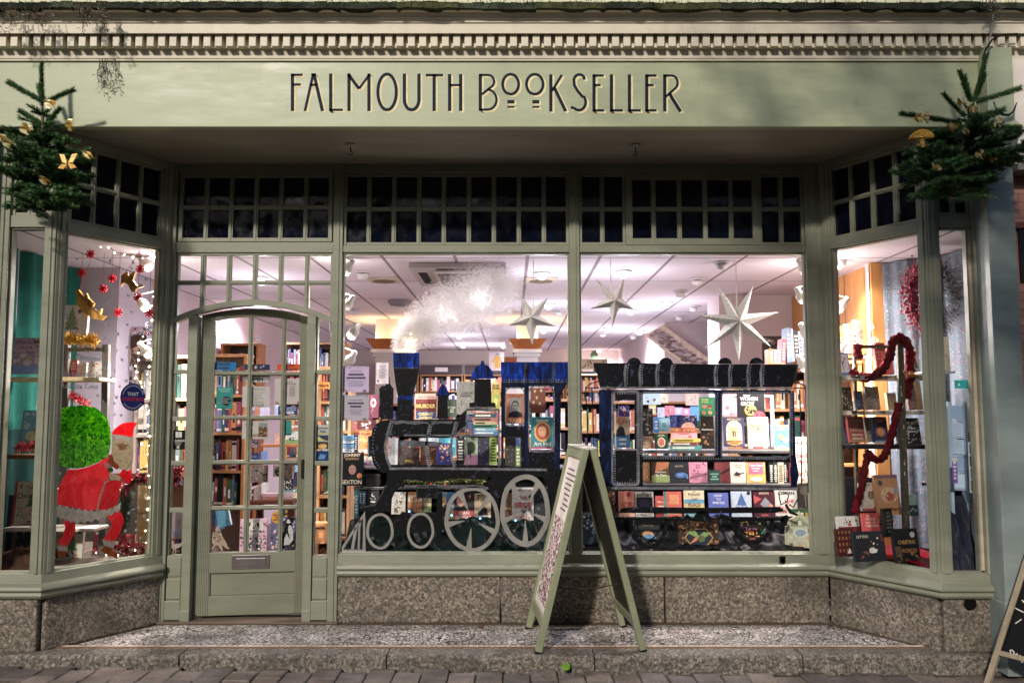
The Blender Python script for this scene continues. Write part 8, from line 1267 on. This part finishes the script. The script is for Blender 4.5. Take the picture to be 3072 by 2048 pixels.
def scarf(name, k, pts, Y, r, label):
    q = []; raw = [at(kk, x, y, Yy) for kk, x, y, Yy in pts]
    for i in range(len(raw)-1):
        for s in range(6): q.append(raw[i]+(raw[i+1]-raw[i])*(s/6))
    q.append(raw[-1]); sm = [sum((q[max(0, min(len(q)-1, i+j))] for j in (-3, -2, -1, 0, 1, 2, 3)), Vector())/7 for i in range(len(q))]; b = MB(); n = 16; vs = []; fs = []
    for i, p in enumerate(sm):
        t = (sm[min(i+1, len(sm)-1)]-sm[max(i-1, 0)]).normalized(); a = t.cross(Vector((0, 1, 0))); a = a.normalized() if a.length > .01 else Vector((1, 0, 0)); c = t.cross(a)
        for j in range(n): th = 2*pi*j/n; rr = r*(.8+.30*sin(4*th+i*.8)+.22*sin(7*th-i*1.3)+.1*sin(i*2.1)); vs.append(p+a*rr*cos(th)+c*rr*.7*sin(th))
    for i in range(len(sm)-1):
        for j in range(n): fs.append((i*n+j, i*n+(j+1) % n, (i+1)*n+(j+1) % n, (i+1)*n+j))
    b.add(vs, fs, '#610f1b'); return b, sm
SCF = thing('scarf', at('B1', 600, 1000, 6.1), 'long crimson chiffon scarf twisted around the right ladder', 'scarf')
for r, pts in ((.030, [('B1',400,990,6.40),('B1',395,1060,6.38),('B1',420,1120,6.36)]),(.031, [('B1',345,1195,6.30),('B1',400,1255,6.26),('B1',500,1265,6.22),('B1',580,1215,6.18),('B1',640,1130,6.12),('B1',660,1040,6.08),('B1',690,950,6.06),('B1',745,945,6.06),('B1',790,980,6.12),('B1',815,1060,6.18),('B1',810,1180,6.2),('B1',800,1330,6.2),('B1',780,1440,6.18)]),(.026, [('B1',725,1440,6.08),('B1',705,1560,6.08),('B2',690,160,6.08),('B2',650,330,6.10),('B2',610,450,6.12),('B2',560,480,6.18),('B2',505,440,6.24),('B2',475,390,6.3)]),(.026, [('B2',480,400,6.28),('B2',460,540,6.26),('B2',430,680,6.24),('B2',395,800,6.22),('B2',370,900,6.2)])): b, _ = scarf('scarf', '', pts, 0, r, ''); b.build('fold', 'cloth', SCF, smooth=True)
wc = at('B1', 985, 620, 6.18); WR = thing('wreath', wc, 'shaggy wreath of pink berries and dark twigs hung before the sprigged fabric', 'wreath'); wb, wt = MB(), MB(); rr = random.Random(4)
for i in range(3200):
    a = rr.uniform(0, 2*pi); r = rr.gauss(.175, .035); p = Vector((wc.x+r*cos(a)*.92, wc.y+rr.uniform(-.05, .05), wc.z+r*1.15*sin(a)))
    if cos(a) < .25 and rr.random() < .75: wb.ball(p, rr.uniform(.005, .010), rr.choice(['#c0506a', '#a83a54', '#d87a8c', '#8a2c40']), 5, 4)
    else: d = Vector((cos(a)+rr.gauss(0, .6), rr.uniform(-.7, .3), sin(a)+rr.gauss(0, .6)-.3)).normalized()*rr.uniform(.03, .09); w_ = d.orthogonal().normalized()*.0022; wt.face([p-w_, p+w_, p+d], rr.choice(['#2e2420', '#4a3a30', '#1d1815', '#5a4438']))
wb.build('berries', 'paper', WR); wt.build('twigs', 'wood', WR)
for k,x0,y0,x1,y1,Y,c,lb,a,tl in (('B1',242,1062,352,1258,6.42,'#4a78b8','blue bordered book with white branches on the upper plank',[('r',.1,.2,.9,.92,'#c8d8ea'),('s',[(.5,.25),(.45,.55),(.3,.8)],.05,'#2a4a7a'),('s',[(.47,.5),(.7,.82)],.05,'#2a4a7a'),('n',14,['#2a4a7a'],.2,.4,.8,.85,.05)],10),('B1',548,985,640,1235,6.40,'#b8302c','scarlet book under the scarf on the upper plank',[('l',.5,.7,3,'#e0b0a0')],8),('B1',600,1060,690,1235,6.38,'#c83a34','second red book tucked beside the front stile',[],6),('B1',776,1092,900,1250,6.34,'#d8ccc0','cream book with a fir tree right of the front stile',[('tree',.75,.35,.5,'#2a4a3a'),('e',.3,.85,.09,.07,'#7a4a9a'),('n',10,['#a83a34','#4a4a44'],.3,.1,.95,.4,.07)],8),
   ('B1',240,1335,372,1512,6.42,'#2e261f','black book covered with cream floral dots on the second plank',[('n',90,['#d8c8a8','#b89a70'],.05,.05,.95,.95,.045)],9),('B1',390,1365,452,1512,6.44,'#2c3452','navy book with white snowflakes on the second plank',[('n',34,['#c8d0e4'],.08,.08,.92,.92,.05)],8),('B1',465,1330,585,1512,6.43,'#8a837a','grey floral book on the second plank',[('n',44,['#5a544c','#b0a89c','#6a625a'],.05,.05,.95,.95,.07),('r',.5,.05,.95,.35,'#a88a84')],8),('B1',635,1380,715,1512,6.44,'#b09a72','tan card behind the scarf on the second plank',[],8),('B1',800,1300,868,1512,6.42,'#7a5a54','rose brown book beside the gold one on the second plank',[('r',.1,.05,.8,.3,'#a88078')],8),('B1',868,1290,915,1512,6.44,'#b08a3c','gold book at the end of the second plank',[],8),
   ('B2',206,120,285,335,6.46,'#28487a','deep blue book with green leaves at the left of the festive row',[('n',14,['#4a7a5a','#7a9ad0'],.1,.3,.9,.9,.12)],8),('B2',290,122,332,330,6.48,'#2a5a94','blue spine second in the festive row',[('r',.8,0,1,1,'#d8d4d0')],4),('B2',332,128,468,328,6.40,'#c8382a','red book with pale lettering in the festive row',[('r',0,0,1,.08,'#e0a060'),('t','COOKING',.84,.1,'#f0d8c0',.5,.7,.01),('t','OF',.62,.08,'#f0d8c0',.5,.2,.01),('t','CHRISTMAS',.46,.1,'#f0d8c0',.5,.86,.01),('l',.14,.28,2,'#f0d8c0')],9),('B2',468,135,528,328,6.44,'#b8a890','beige book with black figure in the festive row',[('n',10,['#2a2a28','#6a4a3a'],.2,.1,.9,.5,.1)],8),('B2',526,130,652,332,6.38,'#243a62','midnight blue book with an orange lantern glow in the festive row',[('e',.5,.42,.3,.2,'#d8602c'),('e',.5,.42,.2,.13,'#f0a04a'),('s',[(.2,.2),(.18,.7),(.5,.88),(.82,.7),(.8,.2)],.04,'#5a7ab0'),('e',.5,.86,.3,.06,'#a85a3c'),('r',0,0,1,.08,'#8ab0d0')],9),('B2',778,140,908,342,6.34,'#1e1512','black book with bold white leaves in the festive row',[('n',44,['#e0d8d0','#c8c0b8'],.04,.04,.96,.96,.09),('r',.2,.45,.75,.62,'#1e1512'),('l',.48,.6,2,'#e0d8d0')],9),('B2',700,150,735,340,6.4,'#c8ccd4','white blue spine beside the front stile in the festive row',[('n',8,['#4a6a9a','#a83a4a'],.1,.1,.9,.9,.2)],6),
   ('B2',430,648,552,866,6.34,'#d8cec6','white round faced book with a red corner on the low pile',[('p',[(0,0),(.6,0),(1,.2),(1,.1),(1,0)],'#b8302c'),('r',0,0,1,.08,'#b8302c'),('e',.72,.55,.22,.16,'#8a8a6a'),('n',14,['#4a5a3a','#6a2a2a'],.5,.45,.95,.7,.06),('t','ROOT',.92,.08,'#3a2a24',.5,.5,.01)],9),('B2',552,588,752,900,6.28,'#c98a58','large golden cookbook with a plate picture on the low pile',[('e',.55,.5,.36,.2,'#e0b88a'),('e',.6,.46,.2,.12,'#b84a34'),('n',16,['#d88a5a','#f0d0a0','#a83a2c'],.3,.35,.85,.6,.07),('e',.22,.80,.1,.07,'#3a5a5a'),('e',.86,.6,.08,.06,'#6aa8c8'),('t','CHRISTMAS',.14,.08,'#7a4a1c',.5,.9,.01),('r',0,.92,1,1,'#8a6a7a')],9),('B2',802,738,880,905,6.22,'#8fb0a4','pale green card right of the front stile',[('r',0,0,1,.5,'#2a4a44'),('s',[(.1,.2),(.4,.35),(.7,.2),(.95,.3)],.06,'#d8dcd8')],6),
   ('B2',440,885,620,1032,6.12,'#c82c26','bright red festive book with cream lettering',[('t','The',.84,.1,'#f0dcc8',.28,.24,.01),('t','TWELVE',.68,.12,'#f0dcc8',.36,.55,.01),('t','DAYS OF',.5,.11,'#f0dcc8',.36,.5,.01),('t','CHRISTMAS',.33,.12,'#f0dcc8',.42,.65,.01),('n',10,['#8a1410','#e8b060'],.65,.45,.95,.95,.07),('e',.82,.4,.06,.07,'#2a2a2a')],8),('B2',604,850,700,1070,6.05,'#1f1b1a','black book with pale lettering standing at an angle by the front stile',[('l',.2,.85,6,'#8a8478')],4),('B2',240,910,428,1035,6.2,'#d8d4cc','white topped red house advent box at the left of the low pile',[('r',0,0,1,.35,'#6a1c1c'),('p',[(.45,.4),(.55,.7),(.65,.4)],'#a83a2c'),('n',10,['#2a2a28'],.05,.5,.95,.8,.05)],8),('B2',240,1010,390,1222,6.08,'#4a1414','dark red house front with tiny gold windows',[('r',.1+.2*i,.15+.22*j,.2+.2*i,.27+.22*j,'#8a5a30') for i in range(4) for j in range(4)]+[('p',[(.5,.1),(.65,.3),(.8,.1)],'#d8ccc0')],8),
   ('B2',370,1030,640,1262,5.98,'#23262b','wide charcoal book with festive letters and a white sleigh',[('t','LETTERS',.82,.09,'#c8bfa8',.3,.4,.01),('n',9,['#b89a60','#d8d4cc','#8a3a34'],.45,.45,.95,.9,.04),('e',.58,.36,.11,.1,'#c8c4bc'),('p',[(.45,.28),(.7,.28),(.75,.4),(.5,.34)],'#d8d4cc'),('n',8,['#8a3a34','#6a5a48'],.1,.1,.5,.4,.05)],9),('B2',690,1010,908,1285,5.96,'#26292a','dark green book with golden festive title and a white seal',[('t','CHRISTMAS',.62,.11,'#d8a040',.52,.7,.02),('t','CHRONICLES',.38,.11,'#c88a34',.52,.74,.02),('e',.78,.82,.10,.08,'#d8d8d4'),('n',20,['#b8823c','#7a4a2a','#8a8a5a'],.05,.05,.95,.3,.07),('r',.02,.3,.25,.5,'#7a5a44')],9)): book(k,x0,y0,x1,y1,Y,c,lb,a,tl,14 if x0 not in (604,) else 40)
b = MB(); q = [at('B1', 1040, 935, 6.0), at('B1', 1118, 925, 6.0)]; book('B1',1042,935,1118,1205,6.1,'#d8d0b0','cream patterned book on the shelf in the narrow pane beside the pilaster',[('n',30,['#8a8a5a','#c8b070','#5a5a44'],.05,.05,.95,.95,.08)],12,-20,t=.035); b.box(2.86, 3.06, 5.98, 6.25, at('B1', 1150, 1215, 6.1).z-.015, at('B1', 1150, 1215, 6.1).z, '#c8ccd4'); tag(b.build('shelf', 'gloss_paint'), 'pale shelf in the narrow pane beside the pilaster', 'shelf')
for k,x0,y0,x1,y1,c,lb,nm,a in (('B2',1272,328,1336,725,'#c4ccd6','strip of four small photo cards by the pilaster','photo_strip',[('r',.1,.77,.9,.97,'#6a86a8'),('r',.1,.52,.9,.72,'#4a4a54'),('r',.1,.28,.9,.48,'#8a98a8'),('r',.1,.04,.9,.24,'#7a7a62'),('n',16,['#a84a44','#d8d8dc','#2a3a4a'],.15,.06,.85,.94,.06)]),('B1',1160,1280,1318,1345,'#2fa8ac','turquoise arrow label in the narrow pane beside the pilaster','label',[('p',[(.15,.2),(.22,.75),(.29,.2),(.22,.4)],'#d8f0f0'),('r',.72,0,.78,1,'#1d5a66')]),('B2',1142,452,1182,650,'#7a5aa0','purple rounded sticker in the narrow pane','sticker',[('l',.2,.8,5,'#d8cce8'),('r',0,.85,1,1,'#d8d4c8')])): sheet(k,x0,y0,x1,y1,.10 if nm != 'photo_strip' else .08,c,lb,nm,'sticker' if nm != 'photo_strip' else 'card',a,PF)
tinsel('tinsel', [at('B1', x, y, 6.12) for x, y in ((780,1225),(810,1240),(845,1235))], .03, ['#b06a1c', '#8a4a10', '#d89a3a'], 200, 'copper tinsel on the upper plank right of the front stile', 12)
b = MB(); q = [at('B2', x, y, 6.0) for x, y in ((1165,760),(1190,690),(1230,680),(1250,760))]; tag(drape(2.84, 3.05, [(5.74, .49), (5.80, .62), (5.90, .86), (5.98, 1.0), (6.1, 1.02)], .03, '#2c2f3c', 17, 26, 20, 1).build('cloth', 'satin', smooth=True), 'dark cloth heap in the narrow pane beside the pilaster', 'cloth')
rd = drape(0, 1, [(5.74, .485), (5.85, .50), (6.0, .505), (6.2, .50), (6.4, .49)], .012, '#8a1420', 9, 40, 16, 7)
for p in rd.v: xl = 2.33+(6.44-p.y)*.595+.03; p.x = xl+(3.06-xl)*p.x
tag(rd.build('cloth', 'satin', smooth=True), 'red cloth rumpled over the floor of the right bay', 'cloth')
# every remaining, very small spine of the far shelves as one mass
allr = MB()
for s in STUFF:
    n = len(allr.v); allr.v += s.v; allr.f += [tuple(i+n for i in f) for f in s.f]; allr.c += s.c
o = allr.build('distant_books', 'print'); o['label'] = 'hundreds of tiny book spines filling the lower and far shelves of the shop'; o['kind'] = 'stuff'

ST = thing('street_tree', (3.3, .9, -.1), 'bare street tree standing across from the shop, casting branch shadows on the name board', 'tree'); rr = random.Random(21)
b = MB(); b.tube([(3.3, .9, -.1), (3.25, .95, 1.8), (3.0, 1.1, 3.2), (2.3, 1.2, 4.9)], [.13, .11, .08, .05], '#4a4036', 10); b.build('trunk', 'wood', ST, smooth=True); b = MB()
def limb(p, d, L, r, dep):
    q = [p]
    for i in range(4): d = (d+Vector((rr.gauss(0, .16), rr.gauss(0, .16), rr.gauss(.02, .12)))).normalized(); q.append(q[-1]+d*L/4)
    b.tube(q, [r*(1-.16*i) for i in range(5)], '#4a4036', 5, False)
    if dep < 3:
        for i in (1, 2, 3, 4): limb(q[i], (d+Vector((rr.gauss(0, .8), rr.gauss(0, .5), rr.gauss(.1, .5)))).normalized(), L*rr.uniform(.45, .7), r*.5, dep+1)
for a in range(13): limb(Vector((2.6-.05*a, 1.2, 3.5+.13*a)), Vector((-.8+.3*rr.random(), .4*rr.gauss(0, 1), .35+rr.gauss(0, .4))).normalized(), rr.uniform(1.2, 2.2), .05, 0)
b.build('branches', 'wood', ST)

for k,x0,y0,x1,y1,c,lb,a in (('B1',182,895,204,1085,'#c8282c','red spine first of the tall books high in the right bay',[('l',.3,.8,4,'#e8d8c8')]),('B1',208,905,256,1085,'#5a6a78','slate patterned book after the red spine high in the right bay',[('n',12,['#8a9aa8','#3a4450'],.1,.1,.9,.9,.14)]),('B1',258,858,294,1075,'#e0b020','tall yellow book high in the right bay',[('l',.2,.7,3,'#8a6410')]),('B1',297,842,330,1070,'#e4e0d8','tall white book between two yellow ones high in the right bay',[('l',.2,.8,5,'#7a7a80')]),('B1',332,832,362,1068,'#e0982c','tall amber book right of the white one high in the right bay',[('l',.3,.7,3,'#f4e4c0')]),('B1',366,806,396,1065,'#dcd8d4','second tall white book before the grey lettered one',[('l',.2,.8,5,'#a84a3a')]),('B1',398,808,512,1012,'#8d8078','grey book with dark title letters high in the right bay',[('t','PLAN',.52,.13,'#4a403a',.55,.7,.01),('t','BOOK',.33,.12,'#5a4e46',.55,.7,.01)])): book(k,x0,y0,x1,y1,7.0,c,lb,a,2)
plank(2.44, 2.84, 6.98, 7.2, at('B1', 300, 1088, 7.0).z, .02, '#b9824f', 'orange shelf under the tall books high in the right bay')
for k,x0,y0,x1,y1,Y,c,lb,a in (('DA',470,1250,545,1372,7.9,'#d4d0dc','white card with small blue print beside the guide sticker',[('l',.3,.8,3,'#4a5a8a')]),('DA',610,1076,762,1180,8.0,'#8a7a84','grey purple landscape book below the opening hours sheet',[('n',36,['#5a4a58','#b8a8b4','#3a3040'],.03,.03,.97,.6,.1),('r',0,.62,1,1,'#9ab0cc')]),('DA',764,1076,802,1180,8.02,'#d07a3c','orange spine below the opening hours sheet',[]),('DA',820,1080,938,1182,8.0,'#d4d0e4','white book with pale pink and blue doodles below the opening hours sheet',[('n',26,['#c88aa0','#8a9ac8','#e0a0b0'],.06,.06,.94,.94,.07)]),('DA',1006,1050,1046,1172,8.0,'#cfe0e8','pale blue book left of the MEMBER sticker',[('l',.2,.8,4,'#7a9ab0')]),('DA',440,1080,512,1172,7.9,'#c8c0a0','olive and white leaflet under the teal disc sticker',[('n',14,['#5a6a3a','#e8e4d8'],.1,.1,.9,.9,.12)]),
   ('DA',486,850,520,985,7.8,'#e8b04a','yellow pencil patterned spine right of the teal disc sticker',[('r',0,.2,1,.5,'#2a2a30')]),('D2',500,90,552,165,7.9,'#6a8ab8','blue seaside print in the third row of door panes',[('r',0,0,1,.4,'#c8a878')]),('DB',1250,390,1312,476,7.9,'#4a9ac4','turquoise lettered book at the right edge of the fourth pane row',[('l',.2,.8,3,'#e0ecf4')]),('DB',1262,690,1308,800,7.9,'#e0c060','yellow and teal book at the right end of the table',[('r',0,.6,1,1,'#4aa0a8')])): book(k,x0,y0,x1,y1,Y,c,lb,a,2)
OH = thing('opposite_house', (0, -10, -.1), 'dark terraced house across the street that the shop panes reflect', 'house'); b = MB(); b.box(-26, 26, -11, -9.6, -.1, 7.2, '#2b2724'); b.build('wall', 'painted_brick', OH)
for i in range(12):
    for z in (1.0, 4.3): b = MB(); b.box(-24+i*4.1, -22.7+i*4.1, -9.62, -9.55, z, z+1.7, '#0b0c10'); f_ = b.build('window', 'dark_glass', OH); b = MB(); b.box(-24.06+i*4.1, -22.64+i*4.1, -9.64, -9.50, z-.12, z, '#6a655c'); b.build('sill', 'plaster', f_)

bookcase(T(2.42, 6.98, 0), .40, [.55, .83, 1.10, 1.36, 1.62], 1.90, .2, 'narrow bookcase behind the thin rear stile in the right bay', 'bookcase behind the right ladder', .17, .24, 9, wood='#b9824f')
BS = thing('reflection_stand', at('B2', 1165, 300, 5.88), 'added pale blue shelves imitating blurred reflections in the narrow pane', 'stand');  # pale blue shapes added in place of blurred reflections in the glass
for x in (1128, 1255): p = at('B2', x, 300, 5.86); b = MB(); b.box(p.x-.010, p.x+.010, 5.86, 5.88, .5, 1.58, '#a8bcd0'); b.build('upright', 'plaster', BS)
for i in range(5):
    p, q = at('B2', 1085, 300, 5.88), at('B2', 1250, 300, 5.88); z = 1.0+.115*i; b = MB(); b.box(p.x, q.x, 5.88, 5.89, z, z+.095, R.choice(['#b8cce4', '#c4d8ec', '#9ab4d4'])); b.box(p.x, q.x, 5.865, 5.93, z-.012, z-.004, '#a8bcd4'); b.build('reflection_shelf', 'paper', BS)

b = MB(); b.box(-3.62, -3.405, 5.45, 5.62, -.1, 3.372, '#85908c'); b.box(-3.63, -3.40, 5.44, 5.63, -.1, .34, '#85908c'); part(b.build('pilaster', 'gloss_paint', SF, .006), 'grey green pilaster at the left end of the shop front')
NL = thing('neighbour_house', (-4.6, 5.7, -.1), 'pale rendered house wall left of the shop beyond the pilaster', 'house'); b = MB(); b.box(-8, -3.64, 5.56, 5.8, -.2, 3.36, '#b9b2a4'); b.build('wall', 'plaster', NL); b = MB(); b.box(-4.9, -4.1, 5.54, 5.575, .9, 2.4, '#1c1e22'); b.build('window', 'dark_glass', NL)

_seen = {}
for o in bpy.data.objects:
    if o.parent is None and 'label' in o and len(str(o['label']).replace('-', ' ').split()) > 16: o['label'] = str(o['label']).replace('grey-blue', 'grey').replace('light-blue', 'blue').replace('pale-pink', 'pink')
